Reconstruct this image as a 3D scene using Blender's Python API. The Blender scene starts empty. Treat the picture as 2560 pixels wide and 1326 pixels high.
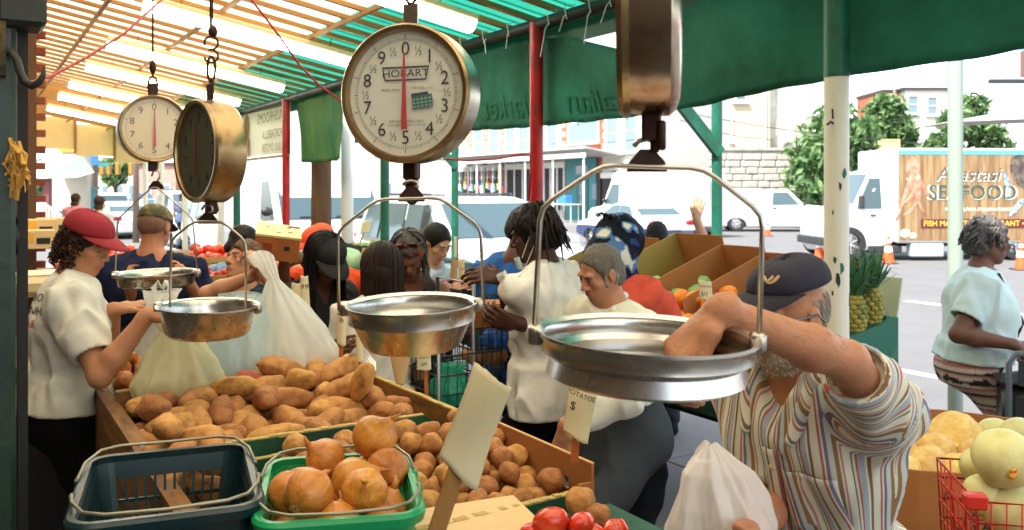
import bpy, math, random
import numpy as np
from mathutils import Vector, Matrix, noise as mnoise
from mathutils.bvhtree import BVHTree
R = math.radians
SC = bpy.context.scene
COL = SC.collection
random.seed(7)

# ------------------------------------------------------------------ camera, sky, sun, exposure
F, CX, HY, HC = 2200.0, 1280.0, 480.0, 1.70      # focal length, principal column and horizon row of the photograph, eye height
cam_d = bpy.data.cameras.new('camera'); cam = bpy.data.objects.new('camera', cam_d); COL.objects.link(cam)
cam.location = (0, 0, HC); cam.rotation_euler = (R(90), 0, 0)
cam_d.sensor_width = 36; cam_d.lens = 36*F/2560; cam_d.shift_y = -(663-HY)/2560
cam_d.clip_start = 0.05; cam_d.clip_end = 2000
cam_d.dof.use_dof = True; cam_d.dof.focus_distance = 2.5; cam_d.dof.aperture_fstop = 6.3
SC.camera = cam
W = bpy.data.worlds.new('World'); SC.world = W; W.use_nodes = True
wn = W.node_tree.nodes; wl = W.node_tree.links; wn.clear()
SUN_EL, SUN_AZ = R(58), math.atan2(-0.62, -0.62)   # azimuth as the angle of the vector towards the sun
sky = wn.new('ShaderNodeTexSky'); sky.sky_type = 'NISHITA'; sky.sun_disc = False
sky.sun_elevation = SUN_EL; sky.sun_rotation = R(90)-SUN_AZ; sky.air_density = 1.0; sky.dust_density = 1.5; sky.ozone_density = 1.0
bg = wn.new('ShaderNodeBackground'); bg.inputs[1].default_value = 0.12
wo = wn.new('ShaderNodeOutputWorld'); hs_ = wn.new('ShaderNodeHueSaturation'); hs_.inputs['Saturation'].default_value = .45; wl.new(sky.outputs[0], hs_.inputs['Color']); wl.new(hs_.outputs[0], bg.inputs[0]); wl.new(bg.outputs[0], wo.inputs[0])
sl = bpy.data.lights.new('sun', 'SUN'); sl.energy = 2.7; sl.angle = R(0.5); sl.color = (1, .95, .87)
sun = bpy.data.objects.new('sun', sl); COL.objects.link(sun)
sdir = Vector((math.cos(SUN_AZ)*math.cos(SUN_EL), math.sin(SUN_AZ)*math.cos(SUN_EL), math.sin(SUN_EL)))
sun.rotation_euler = sdir.to_track_quat('Z', 'Y').to_euler(); sun.location = (0, 0, 30)
SC.view_settings.view_transform = 'Standard'; SC.view_settings.look = 'None'
SC.view_settings.exposure = 2.4; SC.view_settings.gamma = 1.0
SC.render.engine = 'CYCLES'
SC.cycles.max_bounces = 9; SC.cycles.transparent_max_bounces = 16; SC.cycles.diffuse_bounces = 5; SC.cycles.sample_clamp_indirect = 6
try: SC.cycles.use_denoising = True
except Exception: pass

# ------------------------------------------------------------------ geometry of the place
def at(px, py, Y): return Vector(((px-CX)/F*Y, Y, HC-(py-HY)/F*Y))
UA = math.atan2(1360, 2200)                         # market axis: u runs along the street away from the camera, v runs to the street
UD = Vector((-math.sin(UA), math.cos(UA), 0)); VD = Vector((math.cos(UA), math.sin(UA), 0)); ZD = Vector((0, 0, 1))
def uv(u, v, z=0.0): return UD*u+VD*v+ZD*z
def pv(px, v):                                      # depth and u of the point of a plane v=const seen in column px
    a = (px-CX)/F; Y = v/(VD.y+VD.x*a); return Y, (UD.y+UD.x*a)*Y
def V(*a): return Vector(a if len(a) > 1 else a[0])

# ------------------------------------------------------------------ materials
def c(h):
    h = h.lstrip('#'); v = [int(h[i:i+2], 16)/255 for i in (0, 2, 4)]
    return tuple(x/12.92 if x <= .04045 else ((x+.055)/1.055)**2.4 for x in v)
MATS = {}
def mat(name, col, rough=.6, metal=0, var=.12, scale=8, bump=0, bscale=40, attr=False, col2=None, spec=.4, trans=0, emit=0, coat=0, coords='Object', stretch=(1, 1, 1), thr=None, sss=0, objvar=0, alpha=1):
    """principled material: base colour broken by two noises (or mixed towards col2 with a threshold), fine bump"""
    if name in MATS: return MATS[name]
    m = bpy.data.materials.new(name); MATS[name] = m; m.use_nodes = True
    nt = m.node_tree; N = nt.nodes; L = nt.links; b = N['Principled BSDF']; out = N['Material Output']
    if isinstance(col, str): col = c(col)
    if isinstance(col2, str): col2 = c(col2)
    tc = N.new('ShaderNodeTexCoord'); mp = N.new('ShaderNodeMapping'); mp.inputs['Scale'].default_value = stretch
    L.new(tc.outputs[coords], mp.inputs[0])
    n1 = N.new('ShaderNodeTexNoise'); n1.inputs['Scale'].default_value = scale; n1.inputs['Detail'].default_value = 6; n1.inputs['Roughness'].default_value = .65
    L.new(mp.outputs[0], n1.inputs['Vector'])
    mix = N.new('ShaderNodeMix'); mix.data_type = 'RGBA'
    A, B, FAC = mix.inputs[6], mix.inputs[7], mix.inputs[0]
    if attr:
        at_ = N.new('ShaderNodeVertexColor'); at_.layer_name = 'col'
        hs = N.new('ShaderNodeHueSaturation'); hs.inputs['Value'].default_value = 1-var*1.6; L.new(at_.outputs[0], hs.inputs['Color'])
        L.new(at_.outputs[0], A); L.new(hs.outputs[0], B); L.new(n1.outputs[0], FAC)
    elif col2 is not None:
        rp = N.new('ShaderNodeMapRange'); t = thr or (.42, .62); rp.inputs[1].default_value, rp.inputs[2].default_value = t
        L.new(n1.outputs[0], rp.inputs[0]); L.new(rp.outputs[0], FAC)
        A.default_value = (*col, 1); B.default_value = (*col2, 1)
    else:
        A.default_value = (*[min(1, x*(1+var)) for x in col], 1); B.default_value = (*[x*(1-var) for x in col], 1)
        L.new(n1.outputs[0], FAC)
    base = mix.outputs[2]
    if objvar:
        oi = N.new('ShaderNodeObjectInfo'); hs2 = N.new('ShaderNodeHueSaturation')
        mr = N.new('ShaderNodeMapRange'); mr.inputs[3].default_value = 1-objvar; mr.inputs[4].default_value = 1+objvar
        mh = N.new('ShaderNodeMapRange'); mh.inputs[3].default_value = .5-objvar*.05; mh.inputs[4].default_value = .5+objvar*.05
        L.new(oi.outputs['Random'], mr.inputs[0]); L.new(oi.outputs['Random'], mh.inputs[0]); L.new(mr.outputs[0], hs2.inputs['Value']); L.new(mh.outputs[0], hs2.inputs['Hue'])
        L.new(base, hs2.inputs['Color']); base = hs2.outputs[0]
    L.new(base, b.inputs['Base Color'])
    rr = N.new('ShaderNodeMapRange'); rr.inputs[3].default_value = max(0, rough-.1); rr.inputs[4].default_value = min(1, rough+.1)
    L.new(n1.outputs[0], rr.inputs[0]); L.new(rr.outputs[0], b.inputs['Roughness'])
    b.inputs['Metallic'].default_value = metal; b.inputs['Specular IOR Level'].default_value = spec
    if coat: b.inputs['Coat Weight'].default_value = coat; b.inputs['Coat Roughness'].default_value = .08
    if sss: b.inputs['Subsurface Weight'].default_value = sss; b.inputs['Subsurface Radius'].default_value = (.6, .25, .12); b.inputs['Subsurface Scale'].default_value = .02
    if emit: L.new(base, b.inputs['Emission Color']); b.inputs['Emission Strength'].default_value = emit
    if alpha < 1: b.inputs['Alpha'].default_value = alpha
    if bump:
        n2 = N.new('ShaderNodeTexNoise'); n2.inputs['Scale'].default_value = bscale; n2.inputs['Detail'].default_value = 5
        L.new(mp.outputs[0], n2.inputs['Vector'])
        bp = N.new('ShaderNodeBump'); bp.inputs['Strength'].default_value = bump; bp.inputs['Distance'].default_value = .01
        L.new(n2.outputs[0], bp.inputs['Height']); L.new(bp.outputs[0], b.inputs['Normal'])
    if trans:
        tr = N.new('ShaderNodeBsdfTranslucent'); L.new(base, tr.inputs[0]); ms = N.new('ShaderNodeMixShader'); ms.inputs[0].default_value = trans
        L.new(b.outputs[0], ms.inputs[1]); L.new(tr.outputs[0], ms.inputs[2]); L.new(ms.outputs[0], out.inputs[0])
    return m
def glass(name, col, rough=.03, alpha=.3, spec=.6):
    if name in MATS: return MATS[name]
    m = bpy.data.materials.new(name); MATS[name] = m; m.use_nodes = True
    b = m.node_tree.nodes['Principled BSDF']; b.inputs['Base Color'].default_value = (*c(col), 1)
    b.inputs['Roughness'].default_value = rough; b.inputs['Alpha'].default_value = alpha; b.inputs['Specular IOR Level'].default_value = spec
    return m

# ------------------------------------------------------------------ objects
def link(o, parent=None):
    COL.objects.link(o)
    if parent is not None: o.parent = parent
    return o
def tag(o, label=None, cat=None, group=None, kind=None):
    if label: o['label'] = label
    if cat: o['category'] = cat
    if group: o['group'] = group
    if kind: o['kind'] = kind
    return o
def empty(name, loc=(0, 0, 0), rz=0.0, label=None, cat=None, group=None):
    o = bpy.data.objects.new(name, None); o.empty_display_size = .1; o.location = loc; o.rotation_euler = (0, 0, rz)
    link(o); return tag(o, label, cat, group)
def np_mesh(name, verts, faces, cols=None, smooth=True, mats=(), mi=None):
    me = bpy.data.meshes.new(name)
    if isinstance(faces, np.ndarray):
        me.from_pydata(np.asarray(verts, dtype=np.float32), [], faces)
    else: me.from_pydata([tuple(v) for v in verts], [], faces)
    for m in mats: me.materials.append(m)
    if mi is not None: me.polygons.foreach_set('material_index', np.asarray(mi, dtype=np.int32))
    if smooth: me.polygons.foreach_set('use_smooth', np.ones(len(me.polygons), dtype=bool))
    if cols is not None:
        a = me.color_attributes.new('col', 'FLOAT_COLOR', 'POINT')
        cc = np.ones((len(verts), 4), dtype=np.float32); cc[:, :3] = cols; a.data.foreach_set('color', cc.ravel())
    me.update(); return me
def copy_tree(o, parent=None):
    k = o.copy(); COL.objects.link(k)
    if parent is not None: k.parent = parent
    for ch in list(o.children): copy_tree(ch, k)
    return k
def frame(d, up=ZD):
    d = Vector(d).normalized(); x = d.cross(up)
    if x.length < 1e-4: x = d.cross(Vector((0, 1, 0)))
    x.normalize(); y = x.cross(d).normalized(); return x, y, d

class MB:
    """collects shapes, then links them as ONE mesh object"""
    def __init__(s): s.v = []; s.f = []; s.m = []; s.sm = []; s.cm = 0; s.cs = False
    def add(s, vs, fs, M=None):
        o = len(s.v)
        s.v += [tuple(M @ Vector(p)) if M is not None else tuple(p) for p in vs]
        for f in fs: s.f.append(tuple(i+o for i in f)); s.m.append(s.cm); s.sm.append(s.cs)
        return s
    def box(s, ctr, size, rot=None, M=None, bev=0.0):
        hx, hy, hz = [x/2 for x in size]; b = min(bev, hx*.9, hy*.9, hz*.9)
        T = Matrix.Translation(Vector(ctr)) @ (rot.to_4x4() if rot is not None else Matrix.Identity(4))
        if M is not None: T = M @ T
        if b <= 0:
            vs = [(x*hx, y*hy, z*hz) for x in (-1, 1) for y in (-1, 1) for z in (-1, 1)]
            return s.add(vs, [(0, 1, 3, 2), (4, 6, 7, 5), (0, 4, 5, 1), (2, 3, 7, 6), (0, 2, 6, 4), (1, 5, 7, 3)], T)
        vs = []; idx = {}
        for x in (-1, 1):
            for y in (-1, 1):
                for z in (-1, 1):
                    for k, p in enumerate(((x*hx, y*(hy-b), z*(hz-b)), (x*(hx-b), y*hy, z*(hz-b)), (x*(hx-b), y*(hy-b), z*hz))):
                        idx[x, y, z, k] = len(vs); vs.append(p)
        fs = []
        for sg in (-1, 1):
            fs.append([idx[sg, a, d, 0] for a, d in ((-1, -1), (1, -1), (1, 1), (-1, 1))][::sg])
            fs.append([idx[a, sg, d, 1] for a, d in ((-1, -1), (1, -1), (1, 1), (-1, 1))][::-sg])
            fs.append([idx[a, d, sg, 2] for a, d in ((-1, -1), (1, -1), (1, 1), (-1, 1))][::sg])
        for a in (-1, 1):
            for d in (-1, 1):
                fs.append([idx[a, d, -1, 0], idx[a, d, 1, 0], idx[a, d, 1, 1], idx[a, d, -1, 1]][::(-1 if a*d > 0 else 1)])
                fs.append([idx[a, -1, d, 0], idx[a, 1, d, 0], idx[a, 1, d, 2], idx[a, -1, d, 2]][::(1 if a*d > 0 else -1)])
                fs.append([idx[-1, a, d, 1], idx[1, a, d, 1], idx[1, a, d, 2], idx[-1, a, d, 2]][::(-1 if a*d > 0 else 1)])
                for e in (-1, 1): fs.append([idx[a, d, e, 0], idx[a, d, e, 1], idx[a, d, e, 2]][::(1 if a*d*e > 0 else -1)])
        return s.add(vs, fs, T)
    def bar(s, p0, p1, w, h=None, up=ZD, bev=0.0):
        p0, p1 = Vector(p0), Vector(p1); x, y, d = frame(p1-p0, up)
        M = Matrix((x, d, y)).transposed(); return s.box((p0+p1)/2, (w, (p1-p0).length, h or w), M, bev=bev)
    def pipe(s, path, r, n=8, closed=False, cap=True, flat=None):
        P = [Vector(p) for p in path]; rr = r if isinstance(r, (list, tuple)) else [r]*len(P); vs = []; fs = []
        L = len(P); up = None
        for i in range(L):
            t = (P[(i+1) % L]-P[i-1]) if closed else (P[min(i+1, L-1)]-P[max(i-1, 0)])
            t.normalize()
            if up is None: x, _, _ = frame(t); y = t.cross(x)
            else:
                x = up - t*up.dot(t)
                if x.length < 1e-6: x, _, _ = frame(t)
                x.normalize(); y = t.cross(x)
            up = x
            for k in range(n):
                a = 2*math.pi*k/n; vs.append(P[i]+(x*math.cos(a)+y*math.sin(a)*(flat or 1))*rr[i])
        for i in range(L if closed else L-1):
            j = (i+1) % L
            for k in range(n): fs.append((i*n+k, i*n+(k+1) % n, j*n+(k+1) % n, j*n+k))
        if cap and not closed: fs.append(tuple(range(n))[::-1]); fs.append(tuple((L-1)*n+k for k in range(n)))
        return s.add(vs, fs)
    def lathe(s, prof, n=32, M=None, closed=False, cap=False):
        vs = []; fs = []; L = len(prof)
        for (r, z) in prof:
            for k in range(n): a = 2*math.pi*k/n; vs.append((r*math.cos(a), r*math.sin(a), z))
        for i in range(L if closed else L-1):
            j = (i+1) % L
            for k in range(n): fs.append((i*n+k, i*n+(k+1) % n, j*n+(k+1) % n, j*n+k))
        if cap: fs.append(tuple(range(n))[::-1]); fs.append(tuple((L-1)*n+k for k in range(n)))
        return s.add(vs, fs, M)
    def prism(s, out, t0, t1, M=None):
        """outline in the xy plane extruded in z from t0 to t1"""
        n = len(out); vs = [(x, y, t0) for x, y in out]+[(x, y, t1) for x, y in out]
        fs = [tuple(range(n))[::-1], tuple(range(n, 2*n))]+[(i, (i+1) % n, n+(i+1) % n, n+i) for i in range(n)]
        return s.add(vs, fs, M)
    def ell(s, ctr, rad, n=12, m=8, rot=None, M=None):
        vs = [(0, 0, rad[2])]; fs = []
        for i in range(1, m):
            a = math.pi*i/m
            for k in range(n): b = 2*math.pi*k/n; vs.append((rad[0]*math.sin(a)*math.cos(b), rad[1]*math.sin(a)*math.sin(b), rad[2]*math.cos(a)))
        vs.append((0, 0, -rad[2]))
        for k in range(n): fs.append((0, 1+k, 1+(k+1) % n))
        for i in range(m-2):
            for k in range(n): fs.append((1+i*n+k, 1+(i+1)*n+k, 1+(i+1)*n+(k+1) % n, 1+i*n+(k+1) % n))
        e = len(vs)-1
        for k in range(n): fs.append((e, 1+(m-2)*n+(k+1) % n, 1+(m-2)*n+k))
        T = Matrix.Translation(Vector(ctr)) @ (rot.to_4x4() if rot is not None else Matrix.Identity(4))
        return s.add(vs, fs, (M @ T) if M is not None else T)
    def grid(s, fn, nu, nv, thick=0.0):
        vs = [fn(i/nu, j/nv) for i in range(nu+1) for j in range(nv+1)]
        fs = [(i*(nv+1)+j, (i+1)*(nv+1)+j, (i+1)*(nv+1)+j+1, i*(nv+1)+j+1) for i in range(nu) for j in range(nv)]
        return s.add(vs, fs)
    def build(s, name, mats, parent=None, smooth=None, loc=None, rot=None):
        me = bpy.data.meshes.new(name); me.from_pydata(s.v, [], s.f)
        for m in (mats if isinstance(mats, (list, tuple)) else [mats]): me.materials.append(m)
        me.polygons.foreach_set('material_index', s.m)
        if smooth is None: me.polygons.foreach_set('use_smooth', s.sm)
        else: me.polygons.foreach_set('use_smooth', [bool(smooth)]*len(s.f))
        if smooth == 'auto':
            me.set_sharp_from_angle(angle=R(38))
        me.update(); o = bpy.data.objects.new(name, me)
        if loc is not None: o.location = loc
        if rot is not None: o.rotation_euler = rot
        return link(o, parent)
def frot(d, up=ZD):                                  # matrix whose local z runs along d
    x, y, z = frame(d, up); return Matrix((x, y, z)).transposed()
def TR(loc, rot=None, sc=None):
    M = Matrix.Translation(Vector(loc))
    if rot is not None: M = M @ (rot.to_matrix().to_4x4() if hasattr(rot, 'to_matrix') else rot.to_4x4())
    if sc is not None: M = M @ Matrix.Diagonal((*sc, 1))
    return M
MROT = Matrix.Rotation(UA, 3, 'Z')                   # local x = v (to the street), local y = u (along the street)
def arc(ctr, r, a0, a1, n, ex, ey): return [ctr+(ex*math.cos(a0+(a1-a0)*i/n)+ey*math.sin(a0+(a1-a0)*i/n))*r for i in range(n+1)]

# flat lettering as mesh, laid in a plane given by origin, right and up vectors, or pressed on a surface
def text_verts(txt, size, align='CENTER', shear=0.0, spacing=1.0, res=3):
    cu = bpy.data.curves.new('lettering', 'FONT'); cu.body = txt; cu.size = size; cu.align_x = align; cu.align_y = 'CENTER'
    cu.shear = shear; cu.space_character = spacing; cu.resolution_u = res; cu.fill_mode = 'FRONT'
    o = bpy.data.objects.new('lettering', cu); COL.objects.link(o)
    bpy.context.view_layer.update(); dg = bpy.context.evaluated_depsgraph_get()
    me = bpy.data.meshes.new_from_object(o.evaluated_get(dg))
    vs = [tuple(v.co) for v in me.vertices]; fs = [tuple(p.vertices) for p in me.polygons]
    bpy.data.objects.remove(o); bpy.data.curves.remove(cu); bpy.data.meshes.remove(me)
    return vs, fs
def add_text(mb, txt, size, org, right, up, off=.001, sx=1.0, **k):
    vs, fs = text_verts(txt, size, **k); n = Vector(right).cross(Vector(up)).normalized()
    mb.add([Vector(org)+Vector(right)*x*sx+Vector(up)*y+n*off for x, y, z in vs], fs); return mb
def press_text(mb, tree, txt, size, org, right, up, ray, off=.002, **k):
    vs, fs = text_verts(txt, size, **k); out = []; nn = -Vector(ray).normalized()
    for x, y, z in vs:
        p = Vector(org)+Vector(right)*x+Vector(up)*y
        h = tree.ray_cast(p+nn*.4, -nn)[0]; out.append((h if h is not None else p)+nn*off)
    mb.add(out, fs); return mb

# ------------------------------------------------------------------ numpy noise and implicit surfaces
_rng = np.random.RandomState(5); _PERM = _rng.permutation(256); _PERM = np.concatenate([_PERM, _PERM]); _VAL = _rng.uniform(-1, 1, 256)
def vnoise(P, freq=1.0, seed=0):
    P = np.asarray(P, dtype=np.float64)*freq+seed*17.31; I = np.floor(P).astype(int); Fr = P-I; Fr = Fr*Fr*(3-2*Fr); I &= 255
    def h(a, b, d): return _VAL[_PERM[(_PERM[(_PERM[(I[:, 0]+a) & 255]+I[:, 1]+b) & 255]+I[:, 2]+d) & 255]]
    x, y, z = Fr[:, 0], Fr[:, 1], Fr[:, 2]
    def L(a, b, t): return a+(b-a)*t
    return L(L(L(h(0, 0, 0), h(1, 0, 0), x), L(h(0, 1, 0), h(1, 1, 0), x), y), L(L(h(0, 0, 1), h(1, 0, 1), x), L(h(0, 1, 1), h(1, 1, 1), x), y), z)
def fbm(P, freq=1.0, seed=0, oct=3): return sum(vnoise(P, freq*2**i, seed+i)*.5**i for i in range(oct))

class SDF:
    def __init__(s): s.P = []
    def cap(s, a, b, r0, r1=None, col=None, k=.015, op='+', flat=None):
        s.P.append(('c', np.array(a, float), np.array(b, float), r0, r0 if r1 is None else r1, flat, col, k, op)); return s
    def cone(s, a, b, r0, r1=None, col=None, k=.01, op='+', flat=None):      # flat ends
        s.P.append(('k', np.array(a, float), np.array(b, float), r0, r0 if r1 is None else r1, flat, col, k, op)); return s
    def ell(s, ctr, rad, axes=None, col=None, k=.015, op='+'):
        A = np.eye(3) if axes is None else np.array([list(a) for a in axes], float)
        s.P.append(('e', np.array(ctr, float), np.array(rad, float), A, None, None, col, k, op)); return s
    @staticmethod
    def dist(p, P):
        if p[0] == 'e':
            q = (P-p[1]) @ p[3].T; k0 = np.sqrt(((q/p[2])**2).sum(-1)); k1 = np.sqrt(((q/p[2]**2)**2).sum(-1))
            return np.where(k1 > 1e-6, k0*(k0-1)/np.maximum(k1, 1e-6), -p[2].min())
        a, b, r0, r1, flat = p[1:6]; q = P-a; ba = b-a; L2 = (ba*ba).sum()
        if flat is not None:
            ax = np.array(flat[0], float); q = q+(1/flat[1]-1)*(q@ax)[..., None]*ax
        t = (q@ba)/L2; tc = np.clip(t, 0, 1); w = q-tc[..., None]*ba
        if p[0] == 'c': d = np.sqrt((w*w).sum(-1))-(r0+(r1-r0)*tc)
        else:
            L = math.sqrt(L2); wr = q-t[..., None]*ba; d1 = np.sqrt((wr*wr).sum(-1))-(r0+(r1-r0)*tc); d2 = np.abs(t-.5)*L-L/2
            d = np.minimum(np.maximum(d1, d2), 0)+np.sqrt(np.maximum(d1, 0)**2+np.maximum(d2, 0)**2)
        return d*(flat[1] if flat is not None and flat[1] < 1 else 1)
    @staticmethod
    def box(p):
        if p[0] == 'e': r = p[2].max(); return p[1]-r, p[1]+r
        m = max(p[3], p[4]); return np.minimum(p[1], p[2])-m, np.maximum(p[1], p[2])+m
    def mesh(s, h=.01, fine=(), hf=.005, clip=None):
        lo = np.min([s.box(p)[0] for p in s.P if p[8] == '+'], 0)-3*h; hi = np.max([s.box(p)[1] for p in s.P if p[8] == '+'], 0)+3*h
        if clip is not None: lo = np.maximum(lo, clip[0]); hi = np.minimum(hi, clip[1])
        ax = []
        for i in range(3):
            x = lo[i]; a = []
            iv = [(f[0][i], f[1][i]) for f in fine]
            while x < hi[i]+h:
                a.append(x); x += hf if any(l-.01 <= x <= g+.01 for l, g in iv) else h
            ax.append(np.array(a, dtype=np.float64))
        D = np.full([len(a) for a in ax], .5, dtype=np.float32)
        for p in s.P:
            bl, bh = s.box(p); kk = p[7]; mg = kk+.012+h
            sl = tuple(slice(max(0, np.searchsorted(ax[i], bl[i]-mg)-1), np.searchsorted(ax[i], bh[i]+mg)+1) for i in range(3))
            sub = [ax[i][sl[i]] for i in range(3)]
            if min(len(a) for a in sub) == 0: continue
            G = np.stack(np.meshgrid(*sub, indexing='ij'), -1); d = s.dist(p, G).astype(np.float32); D0 = D[sl]
            if p[8] == '+':
                hh = np.maximum(kk-np.abs(D0-d), 0)/kk; D[sl] = np.minimum(D0, d)-hh*hh*kk*.25
            else:
                hh = np.maximum(kk-np.abs(D0+d), 0)/kk; D[sl] = np.maximum(D0, -d)+hh*hh*kk*.25
        for i in range(3):
            ix = [slice(None)]*3
            for e in (0, -1): ix[i] = e; D[tuple(ix)] = np.maximum(D[tuple(ix)], .01)
        V_, Q = nets(D, ax)
        cols = None
        add = [p for p in s.P if p[8] == '+']
        if add[0][6] is not None:
            dd = np.stack([s.dist(p, V_) for p in add]); dd -= dd.min(0); w = np.exp(-dd/.0025); w /= w.sum(0)
            cols = (w[:, :, None]*np.array([p[6] for p in add])[:, None, :]).sum(0)
        return V_, Q, cols
def nets(D, ax):
    neg = D < 0; n = D.shape; c_id = []; pos = []; quads = []
    for a in range(3):
        b, d = (a+1) % 3, (a+2) % 3
        s0 = [slice(None)]*3; s1 = [slice(None)]*3; s0[a] = slice(0, -1); s1[a] = slice(1, None)
        e = np.array(np.nonzero(neg[tuple(s0)] != neg[tuple(s1)]))
        ok = (e[b] > 0) & (e[b] < n[b]-1) & (e[d] > 0) & (e[d] < n[d]-1); e = e[:, ok]
        e2 = e.copy(); e2[a] += 1
        f0 = D[tuple(e)]; f1 = D[tuple(e2)]; t = f0/(f0-f1)
        p = np.stack([ax[i][e[i]] for i in range(3)], 1); p[:, a] += t*(ax[a][e[a]+1]-ax[a][e[a]])
        cs = []
        for ob, od in ((-1, -1), (0, -1), (0, 0), (-1, 0)):
            k = e.copy(); k[b] += ob; k[d] += od; cs.append((k[0]*n[1]+k[1])*n[2]+k[2])
        q = np.stack(cs, 1); fl = f0 > 0; q[fl] = q[fl][:, ::-1]; quads.append(q)
        for k in range(4): c_id.append(cs[k]); pos.append(p)
    c_id = np.concatenate(c_id); pos = np.concatenate(pos); un, inv = np.unique(c_id, return_inverse=True); inv = inv.ravel(); cnt = np.bincount(inv)
    Vt = np.stack([np.bincount(inv, weights=pos[:, i])/cnt for i in range(3)], 1)
    Q = np.searchsorted(un, np.concatenate(quads)); return Vt, Q
def vnormals(Vt, Q):
    n = np.cross(Vt[Q[:, 2]]-Vt[Q[:, 0]], Vt[Q[:, 3]]-Vt[Q[:, 1]]); N = np.zeros_like(Vt)
    for k in range(4):
        for i in range(3): N[:, i] += np.bincount(Q[:, k], weights=n[:, i], minlength=len(Vt))
    return N/np.maximum(np.linalg.norm(N, axis=1, keepdims=True), 1e-9)
def sdf_obj(name, S, m, parent=None, h=.01, fine=(), hf=.005, fold=0.0, ffreq=(9, 9, 3), seed=0, extra=None, colfn=None, clip=None, calm=()):
    Vt, Q, cols = S.mesh(h, fine, hf, clip)
    if fold:
        N = vnormals(Vt, Q); P = Vt*np.array(ffreq); w = np.stack([vnoise(P, .7, seed+3+i) for i in range(3)], 1)
        f = vnoise(P+w*.9, 1, seed); f = (1-np.abs(f)*2.6)*.75+vnoise(P, 2.3, seed+8)*.45
        for (cp_, cd_) in calm:
            q_ = Vt-np.array(cp_); a_ = q_@np.array(cd_); near = (q_**2).sum(1) < .15**2; f = np.where(near, f*np.clip(-a_/.06, .05, 1), f)
        Vt = Vt+N*(f*fold)[:, None]
    if extra is not None: Vt = extra(Vt, Q)
    if colfn is not None: cols = colfn(Vt, cols)
    loc = Vector(Vt.mean(0)) if parent is None else Vector((0, 0, 0))
    me = np_mesh(name, Vt-np.array(loc), Q, cols, True, [m]); o = bpy.data.objects.new(name, me); o.location = loc
    return link(o, parent)
# ------------------------------------------------------------------ ground, pavement, road
M_asph = mat('asphalt', (.1, .1, .102), .9, var=.25, scale=1.2, bump=.3, bscale=60)
M_conc = mat('concrete', (.2, .19, .18), .85, var=.22, scale=3, bump=.25, bscale=50, objvar=.08)
M_earth = mat('earth', (.16, .14, .11), .95, var=.2, scale=.4)
M_white = mat('white_paint', (.75, .74, .71), .6, var=.1, scale=5)
def slab(name, u0, u1, v0, v1, z0, z1, m, kind='structure', parent=None):
    b = MB(); b.box(((v0+v1)/2, (u0+u1)/2, (z0+z1)/2), (v1-v0, u1-u0, z1-z0)); o = b.build(name, m, parent)
    if parent is None: o.rotation_euler = (0, 0, UA)
    if kind: o['kind'] = kind
    return o
b = MB(); b.box((0, 0, -.28), (1600, 1600, .1)); g = b.build('ground', M_earth); g['kind'] = 'structure'
slab('road', -60, 400, 5.3, 75, -.22, -.12, M_asph)
pav = slab('pavement', -8, 400, -3, 5.15, -.22, -.03, mat('pavement_base', (.1, .095, .09), .95))
M_floor = mat('shade_toned_concrete', (.06, .052, .045), .8, var=.35, scale=4, bump=.2)  # darker concrete for the inner slabs: canopy shade put into the colour
for i in range(17):
    for j in range(6):
        b = MB(); b.box((0, 0, 0), (1.335, 1.485, .03), bev=.006)
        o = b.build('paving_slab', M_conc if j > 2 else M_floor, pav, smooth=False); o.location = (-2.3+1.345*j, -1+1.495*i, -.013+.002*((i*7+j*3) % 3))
krb = empty('kerb', uv(0, 5.22, 0), UA); krb['kind'] = 'structure'
kb = MB().box((0, 0, -.1), (.14, 1.48, .22), bev=.02); ko = kb.build('kerb_stone', M_conc, krb); ko.location = (0, -1, 0)
for i in range(1, 40):
    k = ko.copy(); COL.objects.link(k); k.parent = krb; k.location = (0, -1+1.49*i, 0)
rm = empty('road_marking', uv(0, 0, -.115), UA); rm['kind'] = 'structure'
def stripe(u0, u1, v0, v1):
    MB().box(((v0+v1)/2, (u0+u1)/2, .002), (v1-v0, u1-u0, .006)).build('painted_stripe', M_white, rm)
stripe(-20, 60, 8.0, 8.12)
for i in range(14): stripe(-12+9*i, -9+9*i, 13.2, 13.34)
slab('far_pavement', 37, 260, 27.5, 30.2, -.22, 0.02, M_conc)

# ------------------------------------------------------------------ market canopy
def zroof(v): return 2.95+.186*(3.3-v)
M_raft = mat('cream_timber', '#8f642e', .7, var=.3, scale=5, bump=.2, stretch=(1, 8, 8))
M_raftg = mat('green_timber', '#1d5a45', .6, var=.25, scale=6)
M_yel = mat('yellow_fibreglass', '#f4e8cb', .45, var=.1, scale=2.5, trans=.72, stretch=(1, 1, 1))
M_teal = mat('green_fibreglass', '#2a8f79', .45, var=.18, scale=2.5, trans=.62)
M_dark = mat('dark_iron', (.02, .025, .022), .55, var=.4, scale=9)
M_green = mat('green_paint', '#14503c', .45, var=.2, scale=6, col2='#1a6650', bump=.08, bscale=30)
M_red = mat('red_paint', '#b01a1c', .4, var=.2, scale=7, col2='#8e1418', bump=.1, bscale=25)
M_wpost = mat('white_post_paint', '#d8d4c4', .5, col2='#7d5a34', thr=(.6, .9), scale=3, stretch=(2, 2, .6), bump=.15)
canopy = empty('market_canopy', uv(0, 3.3, 0), UA, 'long market canopy of timber rafters under yellow and green corrugated sheets', 'canopy')
def cl(v, u, z): return Vector((v-3.3, u, z))
UE = 20.4; n_r = 66; PIT = .34
rb = MB(); p0, p1 = cl(-1.7, 0, zroof(-1.7)-.04), cl(3.42, 0, zroof(3.42)-.04); rb.bar(p0, p1, .045, .035)
wave = MB()
def sheet_fn(v0, v1):
    def f(a, t):
        v = v0+(v1-v0)*t; return cl(v, (a-.5)*(PIT+.03), zroof(v)+.012*math.sin(a*2*math.pi*5))
    return f
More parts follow.
